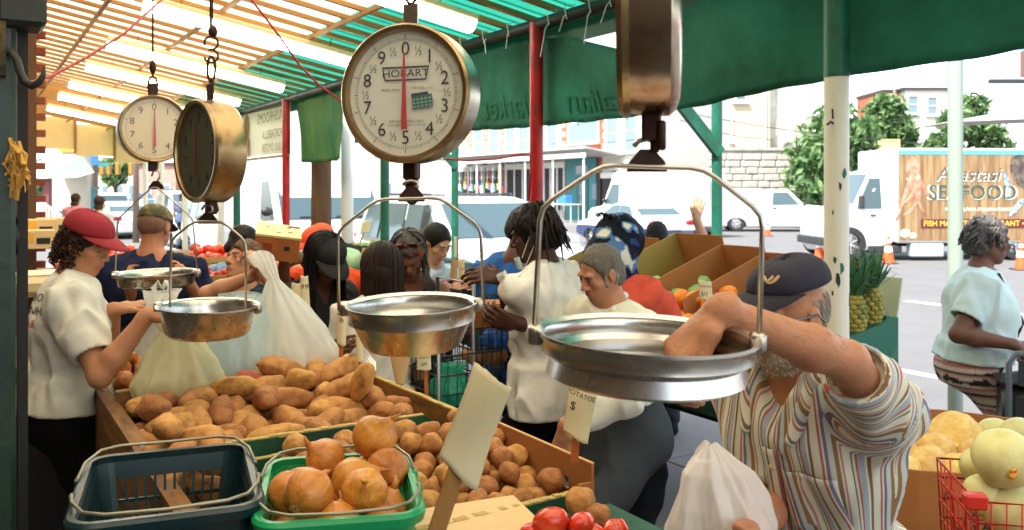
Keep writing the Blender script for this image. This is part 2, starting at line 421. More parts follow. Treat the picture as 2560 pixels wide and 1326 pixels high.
shy = MB().grid(sheet_fn(-1.7, 2.55), 36, 1); shg = MB().grid(sheet_fn(2.53, 3.62), 36, 1)
me_r = me_y = me_g = None
for i in range(n_r):
    u = -2+PIT*i
    if me_r is None:
        o1 = rb.build('rafter', M_raft, canopy); o2 = shy.build('roof_sheet', M_yel, canopy, smooth=True); o3 = shg.build('eave_sheet', M_teal, canopy, smooth=True)
        me_r = (o1, o2, o3)
    else:
        o1, o2, o3 = [x.copy() for x in me_r]
        for x in (o1, o2, o3): COL.objects.link(x); x.parent = canopy
    o1.location = (0, u, 0); o2.location = (0, u+PIT/2, .0015*(i % 2)); o3.location = (0, u+PIT/2, .02+.0015*(i % 2))
b = MB()
for v in (1.0, 1.75, 2.5):
    b = MB(); b.bar(cl(v, -2, zroof(v)-.075), cl(v, UE, zroof(v)-.075), .03, .03); b.build('purlin', M_raft, canopy)
b = MB().bar(cl(3.42, -2, zroof(3.42)-.16), cl(3.42, UE, zroof(3.42)-.16), .05, .14); b.build('eave_beam', M_raftg, canopy)
b = MB(); b.cs = True; b.pipe([cl(3.27, -2, 2.84), cl(3.27, UE, 2.80)], .042, 10); b.build('gutter_pipe', M_dark, canopy)
b = MB().bar(cl(.36, -2, zroof(.36)-.2), cl(.36, UE, zroof(.36)-.2), .06, .18); b.build('wall_plate', M_raft, canopy)
M_fas = mat('cream_board', '#e6cf98', .7, var=.15, scale=3, trans=.35)
for k in range(4):
    v0 = .4+.75*k; b = MB().box(cl(v0+.37, UE, zroof(v0+.37)-.36), (.735, .03, .66)); b.build('end_board', M_fas, canopy)
    MB().box(cl(v0, UE-.03, zroof(v0)-.36), (.05, .03, .68)).build('end_batten', M_raft, canopy)

# posts in the street row and in the kerb row
def post(name, u, v, r, z1, m, label, cat='post', group=None, col_top=None, brace=False):
    o = empty(name, uv(u, v, 0), UA, label, cat, group)
    b = MB(); b.cs = True; b.pipe([(0, 0, 0.02), (0, 0, z1 if col_top is None else col_top)], r, 20); b.build('shaft', m, o, smooth='auto')
    b = MB(); b.cs = True; b.lathe([(r*1.9, 0), (r*1.9, .012), (r*1.2, .02), (r*1.05, .03)], 20, cap=True); b.build('foot_plate', M_dark, o, smooth='auto')
    if col_top is not None:
        b = MB(); b.cs = True; b.pipe([(0, 0, col_top-.005), (0, 0, z1)], r*1.06, 20); b.build('green_upper_sleeve', M_green, o, smooth='auto')
    if brace:
        b = MB(); b.bar((0, -.03, 2.0), (-.55, .1, 2.62), .05, .09); b.build('brace', M_green, o)
    return o
p = post('thick_white_post', 2.55, 3.26, .053, 2.86, M_wpost, 'thick white canopy post with rust streaks and peeling paint beside the pineapples', col_top=2.21)
b = MB(); b.pipe([(-.05, -.02, 2.0), (-.075, -.03, 2.005), (-.1, -.03, 1.99)], .005, 5); b.pipe([(-.05, -.02, 2.02), (-.065, -.03, 2.06)], .004, 5); b.build('wire_twist', M_dark, p)
rr = random.Random(3)
for i in range(16):
    a = rr.uniform(-2.9, -.6); z = rr.uniform(.8, 1.75) if i < 14 else rr.uniform(1.7, 1.8); b = MB(); n_ = rr.randrange(6, 9); sz = rr.uniform(.006, .022)
    b.prism([(sz*rr.uniform(.5, 1.2)*math.cos(6.283*k/n_)*.6, sz*rr.uniform(.5, 1.3)*math.sin(6.283*k/n_)*1.5) for k in range(n_)], 0, .0015, TR((.053*math.cos(a), .053*math.sin(a), z), frot(Vector((math.cos(a), math.sin(a), 0))))); b.build('paint_chip', M_green if i % 3 else M_dark, p)
post('red_post', 4.96, 3.26, .046, 2.84, M_red, 'nearest red canopy post with chipped paint between the two big scale pans')
post('red_post', 10.45, 3.26, .046, 2.82, M_red, 'farther red canopy post in front of the mushroom sign')
post('green_post', 7.5, 3.26, .042, 2.82, M_green, 'dark green round post right behind the pan of the large round scale')
post('green_post', 12.5, 3.2, .05, 2.82, M_green, 'green post at the left end of the mushroom sign')
post('white_post', 13.6, 3.25, .05, 2.8, M_wpost, 'slender white canopy post just left of the farther green post')
for k, lb in ((16.2, 'white canopy post beyond the dark scale, third from the far end'), (18.4, 'pale canopy post near the far end of the market'), (20.3, 'last pale post at the far end of the canopy')):
    post('white_post', k, 3.25, .05, 2.8, M_wpost, lb)
post('green_post', 5.0, 4.97, .042, 2.7, M_green, 'green kerb post with a diagonal brace that a raised hand touches', brace=True)
post('thin_white_post', 3.05, 4.97, .042, 2.75, mat('pale_post_paint', '#8e9c90', .5, col2='#4d5a50', thr=(.66, .8), scale=5, bump=.1), 'slender pale post at the kerb behind the woman with the trolley')
post('green_post', 9.4, 5.0, .045, 2.7, M_green, 'green kerb post half hidden behind the round scale', brace=True)
o = empty('kerb_beam', uv(0, 4.97, 0), UA, 'outer steel beam of the canopy carried by the kerb posts', 'beam')
MB().box((0, 4, 2.73), (.07, 14, .1)).build('beam', M_green, o)
# wooden pole and drain pipe outside the cloth
b = MB(); b.cs = True; b.pipe([(0, 0, 0), (0.01, 0, 2), (0, 0, 8)], [.135, .125, .11], 18)
o = b.build('wooden_pole', mat('weathered_wood', '#6a5137', .85, var=.4, scale=3, bump=.6, bscale=14, stretch=(6, 6, .6)), loc=uv(10.7, 3.78, 0)); tag(o, 'weathered brown wooden utility pole standing behind the green cloth', 'pole')
b = MB(); b.cs = True; b.pipe([(0, 0, 0), (0, 0, 3.0)], .075, 16); o = b.build('drain_pipe', M_wpost, loc=uv(10.15, 3.92, 0)); tag(o, 'pale drain pipe beside the weathered wooden pole', 'pipe')

# hanging cloths
def cloth_mat(name, col, colb): return mat(name, col, .75, col2=colb, thr=(.42, .66), scale=.9, trans=.36, bump=.15, bscale=90)
M_cl = cloth_mat('green_canvas', '#14573f', '#38907a'); M_cl2 = cloth_mat('faded_green_canvas', '#3f7d52', '#6f8f4a')
def hang(name, m, us, zt, zb, amp, nf, label, seed, thick=.0, nu=70, nv=14, v=3.35):
    """cloth hanging from the gutter pipe; us = (u0,u1); zb = list of bottom heights along u"""
    def f(a, t):
        u = us[0]+(us[1]-us[0])*a; k = a*(len(zb)-1); i = min(int(k), len(zb)-2); zbo = zb[i]+(zb[i+1]-zb[i])*(k-i)
        k = a*(len(zt)-1); i = min(int(k), len(zt)-2); zto = zt[i]+(zt[i+1]-zt[i])*(k-i)
        z = zto+(zbo-zto)*t; w = mnoise.noise(Vector((u*nf, seed, t*.6)))+.5*mnoise.noise(Vector((u*nf*2.3, seed+5, t*1.5)))
        return uv(u, v+amp*(.3+t)*w+.03*t, z+.003*math.sin(u*17+seed)*t)
    b = MB(); b.grid(f, nu, nv); o = b.build(name, m, smooth=True); md = o.modifiers.new('thickness', 'SOLIDIFY'); md.thickness = .003
    return tag(o, label, 'awning'), f
hA, fA = hang('canvas_valance', M_cl, (3.96, 6.25), [2.5, 2.72, 2.8, 2.8], [2.15, 2.15, 2.16, 2.19], .05, 1.3, 'green canvas valance with faint mirrored script hung between the round scale and edge-on scale', 3)
hB, fB = hang('canvas_valance', M_cl, (-1.6, 4.0), [2.95, 2.95, 2.95, 2.92, 2.62], [2.32, 2.3, 2.27, 2.22, 2.15],   .11, 1.1, 'broad green canvas valance at the upper right, caught behind the thick white post', 8, nu=100, v=3.36)
hang('canvas_valance', M_cl2, (8.85, 10.35), [2.78, 2.8], [2.05, 2.04, 2.03, 2.06], .09, 2.6, 'faded green cloth hung from rings left of the round scale', 12)
hang('canvas_valance', M_cl2, (7.75, 8.55), [2.75, 2.8], [2.2, 2.18, 2.2], .05, 2.6, 'small green cloth end showing beside the round scale', 15, nu=30)
M_print = mat('pale_green_print', '#26745a', .8, trans=.3)
b = MB()
def cloth_text(txt, size, u0, z, shear=.3, flip=True):
    vs, fs = text_verts(txt, size, 'LEFT', shear); out = []
    for x, y, _ in vs:
        u = u0+x; t = (2.8-(z+y))/(2.8-2.17); p = fA((u-3.96)/2.29, t); out.append(p-VD*.012)
    b.add(out, fs)
cloth_text('Italian', .27, 4.1, 2.33); cloth_text('Market', .27, 5.05, 2.33); cloth_text('exposition  every  event  since', .085, 4.05, 2.19, 0)
o = b.build('cloth_lettering', M_print, hA); o['kind'] = 'stuff'
# painted sign with mirrored lettering
sg = empty('painted_banner', uv(11.4, 3.3, 2.47), UA, 'pale banner painted with mushrooms and mirrored lettering behind the red post', 'banner')
M_ban = mat('banner_canvas', '#d9d3b8', .7, var=.12, scale=3, trans=.4); M_brn = mat('painted_brown', '#9a6a33', .8, var=.25, trans=.3); M_ol = mat('painted_olive', '#6d6b3c', .8, trans=.3)
b = MB(); b.grid(lambda a, t: Vector((.02*math.sin(a*9), -1.0+3.4*a, -.31+.62*t+.02*math.sin(a*5))), 30, 4); o = b.build('banner_sheet', M_ban, sg, smooth=True)
b = MB().box((-.03, .7, -.33), (.03, 3.4, .03)); b.build('lower_batten', M_raft, sg)
b = MB()
for (yy, zz, ry, rz) in ((.83, .1, .13, .19), (1.0, -.14, .07, .16), (1.2, .05, .08, .22), (1.16, -.2, .06, .1), (.72, -.16, .05, .14), (1.9, 0, .12, .2)):
    b.prism([(math.cos(k*.4)*ry, math.sin(k*.4)*rz) for k in range(16)], 0, .004, Matrix.Translation((-.04, yy, zz)) @ Matrix(((0, 0, 1, 0), (1, 0, 0, 0), (0, 1, 0, 0), (0, 0, 0, 1))))
b.build('painted_mushroom', M_brn, sg)
b = MB()
for txt, z, s, y0 in (('MUSHROOMS', .18, .19, -.85), ('PORTABELLA', -.04, .15, -.8), ('SILK OYSTER', -.21, .15, -.75)):
    vs, fs = text_verts(txt, s, 'LEFT'); b.add([(-.032, y0+x, z+y) for x, y, _ in vs], fs)
b.build('painted_lettering', M_ol, sg)['kind'] = 'stuff'
# ties that hang from the gutter pipe
M_str = mat('white_string', (.6, .6, .57), .7)
for i, u in enumerate((4.3, 4.55, 4.75, 5.25, 5.6, 5.95, 6.3, 3.9, 4.1)):
    b = MB(); rr = random.Random(i); k = rr.uniform(.06, .22); s = rr.uniform(-.08, .08)
    b.pipe([uv(u, 3.22, 2.79), uv(u+.02, 3.215, 2.88), uv(u+.02, 3.3, 2.90), uv(u+s*.4, 3.21, 2.83-k*.3), uv(u+s, 3.2, 2.8-k)], .0035, 5)
    o = b.build('string_tie', M_str); tag(o, 'white string tie looped over the dark gutter pipe above the green valance', 'string', 'string ties on the gutter pipe')
# fluorescent fittings
M_lampw = mat('cream_enamel', '#e9d9ac', .5); M_tube = mat('lit_tube', '#fff6dc', .4, emit=5)
names = ['nearest fluorescent fitting, its end just above the round scale', 'second fluorescent fitting, running down to the top left of the round scale', 'long fluorescent fitting left of the round scale, over the two small scales', 'fluorescent fitting below and behind the long one', 'short looking fluorescent fitting fourth from the far end', 'fluorescent fitting far down the canopy, second from the far end', 'farthest fluorescent fitting under the canopy']
for i, u in enumerate((5.25, 7.35, 9.5, 11.3, 13.3, 15.0, 17.2)):
    v0, v1 = 1.15, 2.95; va = (v0+v1)/2; sl_ = math.atan(.186)
    o = empty('fluorescent_fitting', uv(u, va, zroof(va)-.16), UA, names[i], 'lamp', 'fluorescent fittings under the canopy')
    RM = Matrix.Rotation(sl_, 4, 'Y'); L = (v1-v0)
    b = MB(); b.box((0, 0, .02), (L, .17, .045), M=RM, bev=.01); b.build('housing', M_lampw, o)
    for s in (-1, 1):
        b = MB(); b.cs = True; b.prism([(-.075, 0), (.075, 0), (.06, -.055), (.03, -.075), (-.03, -.075), (-.06, -.055)], -L/4+.01, L/4-.01, RM @ Matrix.Translation((s*L/4, 0, 0)) @ Matrix.Rotation(R(90), 4, 'Z') @ Matrix.Rotation(R(90), 4, 'X'))
        b.build('diffuser', M_tube, o, smooth='auto')
    for s in (-1, 1):
        b = MB(); b.pipe([RM @ Vector((s*L*.35, 0, .04)), RM @ Vector((s*L*.35, 0, .14))], .004, 5); b.build('hanger_wire', M_dark, o)

# near side of the market building: brick wall, brown corner board, dark door frame
bw = empty('brick_building', uv(14.8, .2, 0), UA, 'brick market building wall behind the left edge under the canopy', 'building')
MB().box((.0, 0, 1.65), (.5, 11.4, 3.3)).build('wall_core', mat('mortar', '#8c7f70', .9), bw)
M_brick = [mat('brick_'+k, col, .85, var=.2, scale=14, bump=.3, objvar=.2) for k, col in (('red', '#9c4b38'), ('brown', '#7d3d2e'))]
bk = MB().box((0, 0, 0), (.1, .2, .062)); bo = [bk.build('brick', m, bw) for m in M_brick]; cnt = 0
for r_ in range(42):
    for k in range(7):
        z = .06+r_*.075; 
        o = bo[(r_*3+k*5) % 2] if cnt < 0 else bo[(r_*3+k*5) % 2].copy()
        COL.objects.link(o); o.parent = bw; cnt += 1
        if k < 3: o.location = (-.19+.215*k*.92+(.1 if r_ % 2 else 0), -5.654, z); o.rotation_euler = (0, 0, R(90))
        else: o.location = (.206, -5.55+.215*(k-3)+(.1 if r_ % 2 else 0), z)
for x in bo: bpy.data.objects.remove(x)
MB().box((.29, -5.77, 1.7), (.07, .09, 3.4)).build('corner_board', mat('brown_board', '#5b3a22', .7, var=.3, stretch=(5, 5, .6)), bw)
o = MB().box((0, 0, 2.2), (.3, 19, 4.4)).build('sun_block_wall', mat('dark_stucco', '#4a3a2c', .9, var=.3), loc=uv(0.5, -1.9, 0)); o.rotation_euler = (0, 0, UA); tag(o, 'unseen dark stuccoed wall added on the near side of the canopy to block the sun', 'building')  # unseen wall added to keep the sun off the floor under the canopy
nd = empty('door_frame', at(-14, 480, 1.95)-ZD*1.7, UA, 'dark green painted door frame with black hardware at the left edge', 'frame')
M_dg = mat('dark_green_gloss', '#0e2a20', .35, var=.35, scale=5, col2='#24382a', bump=.1)
MB().box((-.02, 0, 1.3), (.12, .1, 2.6), bev=.01).build('jamb', M_dg, nd); MB().box((.055, .03, 1.3), (.02, .08, 2.6)).build('stop_bead', mat('blackened_wood', '#17120d', .6, var=.3), nd)
MB().box((-.06, .0, 2.2), (.16, .16, .5)).build('stained_block', mat('stained_plaster', '#6b5a3a', .85, col2='#2b2417', bump=.3), nd)
o = MB().box((0, 0, 0), (.1, .11, .11), MROT, bev=.012).build('black_box', M_dark, loc=at(50, 12, 1.95)); tag(o, 'small black equipment box at the top left corner beside the frame', 'box')
b = MB(); b.cs = True; q = [(12, 128), (30, 132), (42, 150), (50, 180), (62, 205), (80, 215), (97, 207), (108, 190), (111, 166)]
b.pipe([at(x, y, 1.9) for x, y in q], [.009, .009, .009, .009, .009, .009, .008, .006, .002], 8); o = b.build('meat_hook', M_dark); tag(o, 'large black iron meat hook at the left edge', 'hook')
M_raf = mat('raffia', '#b98c3e', .8, var=.3)
b = MB(); rr = random.Random(3)
for i in range(40):
    x, y = 20+rr.random()*35, 345+rr.random()*80; b.pipe([at(x, y, 1.92), at(x+rr.uniform(-14, 22), y+rr.uniform(10, 50), 1.9+rr.uniform(-.03, .03)), at(x+rr.uniform(-20, 30), y+rr.uniform(50, 90), 1.9)], rr.choice([.0012, .002, .004]), 4, flat=.4)
o = b.build('raffia_bundle', M_raf); tag(o, 'ragged bundle of dry yellow raffia hanging at the left edge', 'raffia')
tp = empty('wall_telephone', at(33, 590, 1.98), UA, 'black wall telephone with a coiled cord at the left edge', 'telephone')
b = MB(); b.cs = True; b.ell((0, 0, 0), (.02, .028, .045)); b.build('handset', mat('black_plastic', (.012, .012, .013), .3), tp); MB().box((.022, -.0, 0), (.006, .02, .035), bev=.004).build('label_plate', M_white, tp)
b = MB(); b.pipe([Vector((.01*math.cos(k*.9)-.005, .01*math.sin(k*.9), -.05-.0022*k)) for k in range(60)], .002, 4); b.build('coiled_cord', M_dark, tp)
# cords under the roof
M_cord = mat('red_cord', '#a8202a', .5)
def cord(name, pts, Y, r, m, label, cat='cord', n=10, sag=0):
    P = [at(x, y, (Y[i] if isinstance(Y, (list, tuple)) else Y)) for i, (x, y) in enumerate(pts)]
    b = MB(); b.cs = True; b.pipe(P, r, 6); o = b.build(name, m); return tag(o, label, cat)
cord('red_cable', [(-20, 232), (60, 212), (130, 190), (220, 142), (310, 85), (410, -5)], [2.0, 2.1, 2.3, 2.5, 2.7, 3.0], .004, M_cord, 'red cord rising from the hook at the left up to the roof')
cord('red_cable', [(620, -10), (660, 40), (705, 100), (750, 165), (800, 215), (855, 255)], [2.6]*6, .0035, M_cord, 'red cord running down to the left rim of the round scale')
cord('red_cable', [(1115, 398), (1170, 402), (1240, 398), (1300, 387), (1325, 388), (1328, 420), (1322, 500)], [5.5, 5.6, 5.7, 5.75, 5.8, 5.85, 5.88], .007, M_cord, 'thin red cable looping from the round scale to the red post')
# ------------------------------------------------------------------ vehicles (local x = forward, y = left, z = up)
M_body = {k: mat('car_'+k, v, .25, var=.03, spec=.6, coat=.6) for k, v in dict(white='#c6c8c8', navy='#1c2f57', black='#14171c', silver='#9aa3a8', teal='#173a3c', red='#8a1d1a', grey='#5d646b', blue='#24466f').items()}
M_glass = glass('car_glass', '#3c4f54', .06, 1.0, .5); M_tyre = mat('tyre', (.02, .02, .021), .85, var=.2); M_rim = mat('alloy', (.55, .56, .57), .3, metal=.8, var=.1)
M_lens = glass('lens', '#dfe6e6', .1, 1, .8); M_redl = mat('red_lens', '#b3161a', .2, var=.05); M_amb = mat('amber_lens', '#e08a1a', .25, var=.05); M_trim = mat('black_trim', (.025, .026, .028), .5, var=.2); M_plate = mat('number_plate', '#cfd6d6', .5)
def wheel(parent, x, y, r, w=.22):
    t = MB(); t.cs = True; Q = Matrix.Translation((x, y, r)) @ Matrix.Rotation(R(90), 4, 'X')
    t.lathe([(r*.62, -w/2), (r*.93, -w/2), (r, -w*.34), (r, w*.34), (r*.93, w/2), (r*.62, w/2)], 26, Q, closed=True)
    o = t.build('tyre', M_tyre, parent, smooth='auto')
    t = MB(); s = 1 if y > 0 else -1
    t.cs = True; t.lathe([(r*.63, -w*.3), (r*.63, w*.3)], 22, Q); t.lathe([(.001, -s*w*.12), (r*.2, -s*w*.2), (r*.24, -s*w*.1), (r*.3, -s*w*.05), (r*.62, -s*w*.02)], 22, Q)
    for k in range(7):
        a = k*2*math.pi/7; d = Vector((math.cos(a), 0, math.sin(a))); p = Vector((x, y+s*w*.2, r)); t.bar(p+d*r*.15, p+d*r*.6, .05, .03, up=Vector((0, 1, 0)))
    t.build('rim', M_rim, o, smooth='auto')
def outline_body(mb, side, w, inset=.06, taper=None):
    """side outline (x,z) lofted over the width: five slices give round shoulders"""
    n = len(side); cx = sum(p[0] for p in side)/n; cz = sum(p[1] for p in side)/n; vs = []; fs = []
    sl = [(-w, inset), (-w*.95, inset*.35), (-w*.82, 0), (w*.82, 0), (w*.95, inset*.35), (w, inset)]
    for y, ins in sl:
        for i, (x, z) in enumerate(side):
            px, pz = side[i-1]; nx, nz = side[(i+1) % n]; tx, tz = nx-px, nz-pz; L = math.hypot(tx, tz) or 1
            yy = y*(taper(x, z) if taper else 1); vs.append((x-tz/L*ins, yy, z+tx/L*ins))
    for k in range(5):
        for i in range(n): j = (i+1) % n; fs.append((k*n+i, k*n+j, (k+1)*n+j, (k+1)*n+i))
    fs.append(tuple(range(n))); fs.append(tuple(5*n+i for i in range(n))[::-1]); mb.add(vs, fs)
def arch(cx, r, n=7): return [(cx+r*math.cos(a), r*.85*math.sin(a)+.2) for a in [math.pi*i/n for i in range(n+1)]]
def vehicle(name, loc, rz, label, cat, L, Wd, side, wheels, wr, body, windows, low=None, seg=(), group=None, cab_taper=None, extras=None):
    """side: upper outline from rear bottom over the roof to front bottom; wheel arches are cut into the sill"""
    o = empty(name, loc, rz, label, cat, group); s = list(side)
    bot = []
    for wx in sorted(wheels, reverse=True): bot += arch(wx, wr*1.18)
    side_o = s+[(x, z) for x, z in bot]
    b = MB(); b.cs = True; outline_body(b, side_o[::-1], Wd/2, .07, cab_taper); b.build('body', M_body[body], o, smooth='auto')
    if low:
        b = MB(); b.cs = True; outline_body(b, [(x, min(z, low[1])) for x, z in side_o][::-1], Wd/2+.006, .05); b.build('lower_body', M_body[low[0]], o, smooth='auto')
    for wx in wheels:
        for sg in (-1, 1): wheel(o, wx, sg*(Wd/2-.13), wr)
    T = cab_taper or (lambda x, z: 1)
    for poly in windows:                              # (x,z) polygons glazed on both flanks
        for sg in (-1, 1):
            P = [Vector((x, sg*(Wd/2*T(x, z)+.008), z)) for x, z in poly]; b = MB(); n = len(P); d = Vector((0, -sg*.03, 0))
            b.add(P+[p+d for p in P], [tuple(range(n)) if sg < 0 else tuple(range(n))[::-1]]+[(i, (i+1) % n, n+(i+1) % n, n+i) for i in range(n)]); b.build('window', M_glass, o)
    for nm, m, poly in seg:                           # free quads (3-D), e.g. windscreens, lamps, grilles
        if isinstance(poly, tuple): b = MB().box(poly[0], poly[1], bev=min(poly[1])*.3); b.build(nm, m, o); continue
        P = [Vector(p) for p in poly]; nn = (P[1]-P[0]).cross(P[2]-P[1]).normalized(); n = len(P); b = MB()
        b.add([p+nn*.012 for p in P]+[p-nn*.02 for p in P], [tuple(range(n)), tuple(range(n, 2*n))[::-1]]+[(i, n+i, n+(i+1) % n, (i+1) % n) for i in range(n)]); b.build(nm, m, o)
    for sg in (-1, 1):
        if extras is None or 'mirror' not in extras: continue
        b = MB(); b.cs = True; mx, mz = extras['mirror']; b.ell((mx, sg*(Wd/2+.1), mz), (.07, .11, .09), 10, 7); b.bar((mx, sg*Wd/2*.9, mz-.05), (mx, sg*(Wd/2+.08), mz), .04); b.build('mirror', M_trim if body != 'navy' else M_body['white'], o)
    return o
def tap(z0, z1, k): return lambda x, z: 1 if z < z0 else 1-k*min(1, (z-z0)/(z1-z0))
def sedan(name, loc, rz, label, body, low=None, group=None, L=4.7, cat='car'):
    h = L/2; W_ = 1.82
    side = [(-h, .35), (-h-.02, .62), (-h+.08, .98), (-h+.6, 1.05), (-h+1.15, 1.36), (-h+1.7, 1.46), (-h+2.4, 1.45), (-h+3.15, 1.05), (-h+3.7, .96), (h-.15, .8), (h, .62), (h, .35)]
    t = tap(.98, 1.46, .2); y = .9*.84
    win = [[(-h+1.02, 1.08), (-h+1.35, 1.36), (-h+1.9, 1.4), (-h+1.9, 1.05)], [(-h+1.97, 1.05), (-h+1.97, 1.4), (-h+2.35, 1.38), (-h+2.9, 1.06)]]
    seg = [('windscreen', M_glass, [(-h+3.12, -.78, 1.09), (-h+3.12, .78, 1.09), (-h+2.44, .68, 1.43), (-h+2.44, -.68, 1.43)]), ('rear_window', M_glass, [(-h+.66, .76, 1.08), (-h+.66, -.76, 1.08), (-h+1.2, -.68, 1.37), (-h+1.2, .68, 1.37)]),
           ('grille', M_trim, ((h+.0, 0, .56), (.05, .9, .16))), ('bumper', M_trim, ((h-.02, 0, .38), (.08, 1.5, .1))), ('plate', M_plate, ((-h-.02, 0, .72), (.03, .5, .15)))]
    for s in (-1, 1):
        seg += [('headlight', M_lens, ((h-.1, s*.66, .7), (.16, .36, .13))), ('tail_light', M_redl, ((-h+.05, s*.68, .86), (.14, .36, .14)))]
    return vehicle(name, loc, rz, label, cat, L, W_, side, (-h+.95, h-.95), .33, body, win, low, seg, group, t, {'mirror': (h-1.75, 1.05)})
def suv(name, loc, rz, label, body, low=None, group=None, L=4.8, Ht=1.75, cat='car'):
    h = L/2; W_ = 1.9; t = tap(1.05, Ht, .17)
    side = [(-h, .42), (-h-.03, .8), (-h+.05, 1.1), (-h+.28, Ht-.12), (-h+.6, Ht), (-h+2.4, Ht), (-h+2.75, Ht-.07), (-h+3.45, 1.16), (-h+3.7, 1.1), (h-.18, .98), (h, .75), (h, .42)]
    win = [[(-h+.3, 1.13), (-h+.45, Ht-.14), (-h+1.0, Ht-.1), (-h+1.0, 1.11)], [(-h+1.08, 1.11), (-h+1.08, Ht-.1), (-h+1.85, Ht-.1), (-h+1.85, 1.1)], [(-h+1.93, 1.1), (-h+1.93, Ht-.1), (-h+2.55, Ht-.12), (-h+3.1, 1.12)]]
    seg = [('windscreen', M_glass, [(-h+3.4, -.84, 1.2), (-h+3.4, .84, 1.2), (-h+2.8, .74, Ht-.1), (-h+2.8, -.74, Ht-.1)]), ('rear_window', M_glass, [(-h+.06, .8, 1.14), (-h+.06, -.8, 1.14), (-h+.26, -.74, Ht-.16), (-h+.26, .74, Ht-.16)]),
           ('grille', M_trim, ((h+.0, 0, .72), (.06, 1.0, .26))), ('bumper', M_trim, ((h-.0, 0, .48), (.12, 1.7, .13))), ('plate', M_plate, ((h+.05, 0, .5), (.03, .32, .15)))]
    for s in (-1, 1):
        seg += [('headlight', M_lens, ((h-.11, s*.72, .86), (.2, .36, .17))), ('tail_light', M_redl, ((-h+.02, s*.82, 1.0), (.12, .18, .36))), ('roof_rail', M_trim, ((-h+1.5, s*.68, Ht+.03), (1.7, .04, .04)))]
    return vehicle(name, loc, rz, label, cat, L, W_, side, (-h+.95, h-.95), .36, body, win, low, seg, group, t, {'mirror': (h-1.7, 1.12)})
def van(name, loc, rz, label, body, L=5.6, Ht=2.6, W_=2.0, nose=1.0, group=None, cat='van', marker=False, wr=.36, ws=None):
    h = L/2; hz = 1.25; ws = ws or Ht-.2
    side = [(-h, .45), (-h-.02, 1.0), (-h+.03, Ht-.15), (-h+.2, Ht), (h-nose-.75, Ht), (h-nose-.6, Ht-.12), (h-nose-.5, ws+.06), (h-nose+.12, hz), (h-.2, hz-.13), (h, hz-.45), (h, .45)]
    t = tap(1.2, Ht, .08)
    win = [[(h-nose-.95, hz+.03), (h-nose-.95, min(Ht*.78, ws-.1)), (h-nose-.5, min(Ht*.78, ws-.1)), (h-nose-.02, hz+.05)]]
    seg = [('windscreen', M_glass, [(h-nose+.1, -W_*.45, hz+.06), (h-nose+.1, W_*.45, hz+.06), (h-nose-.42, W_*.43, ws-.12), (h-nose-.42, -W_*.43, ws-.12)]), ('grille', M_trim, ((h+.01, 0, .82), (.06, W_*.62, .25))), ('bumper', M_trim, ((h+.02, 0, .5), (.14, W_*.96, .17))), ('plate', M_plate, ((h+.08, 0, .52), (.03, .3, .15)))]
    for s in (-1, 1):
        seg += [('headlight', M_lens, ((h-.04, s*W_*.4, .86), (.14, .3, .22))), ('tail_light', M_redl, ((-h, s*W_*.45, 1.0), (.08, .12, .4))), ('wiper', M_trim, ((h-nose+.1, s*.35, hz+.1), (.03, .6, .02))), ('rear_door', M_body[body], ((-h-.02, s*W_*.235, 1.42), (.05, W_*.44, 1.9)))]
        if marker: seg += [('marker_light', M_amb, ((h-nose-.55, s*.09, Ht-.03), (.06, .07, .06)))]
    return vehicle(name, loc, rz, label, cat, L, W_, side, (-h+1.0, h-.9), wr, body, win, None, seg, group, t, {'mirror': (h-nose-.15, hz+.2)})
def pickup(name, loc, rz, label, body):
    L = 5.9; h = L/2; W_ = 1.98; t = tap(1.15, 1.95, .12)
    side = [(-h, .5), (-h-.02, 1.1), (-h+.1, 1.18), (-h+.25, 1.92), (-h+.45, 1.98), (-h+2.25, 1.98), (-h+2.5, 1.92), (-h+3.55, 1.9), (-h+4.2, 1.24), (h-.2, 1.12), (h, .95), (h, .5)]
    win = [[(-h+2.75, 1.22), (-h+2.8, 1.78), (-h+3.45, 1.8), (-h+3.95, 1.24)]]
    seg = [('windscreen', M_glass, [(-h+4.16, -.86, 1.27), (-h+4.16, .86, 1.27), (-h+3.6, .78, 1.86), (-h+3.6, -.78, 1.86)]), ('grille', M_trim, ((h, 0, .86), (.06, 1.2, .3))), ('bumper', M_rim, ((h+.02, 0, .55), (.16, 1.9, .2))), ('bed_cap_seam', M_trim, ((-h+1.25, 0, 1.2), (2.3, W_*.99, .02)))]
    for s in (-1, 1):
        seg += [('headlight', M_lens, ((h-.06, s*.78, .9), (.14, .34, .26))), ('tail_light', M_redl, ((-h+.02, s*.9, 1.0), (.08, .14, .4))), ('door_handle', M_trim, ((-h+2.85, s*(W_/2+.01), 1.08), (.16, .03, .05)))]
    return vehicle(name, loc, rz, label, 'pickup', L, W_, side, (-h+1.15, h-1.0), .39, body, win, None, seg, None, t, {'mirror': (h-1.75, 1.28)})
GZ = -.12
RU = UA+R(90)                                        # heading along +u
def onroad(px, Y): p = at(px, 480, Y); return Vector((p.x, p.y, GZ))
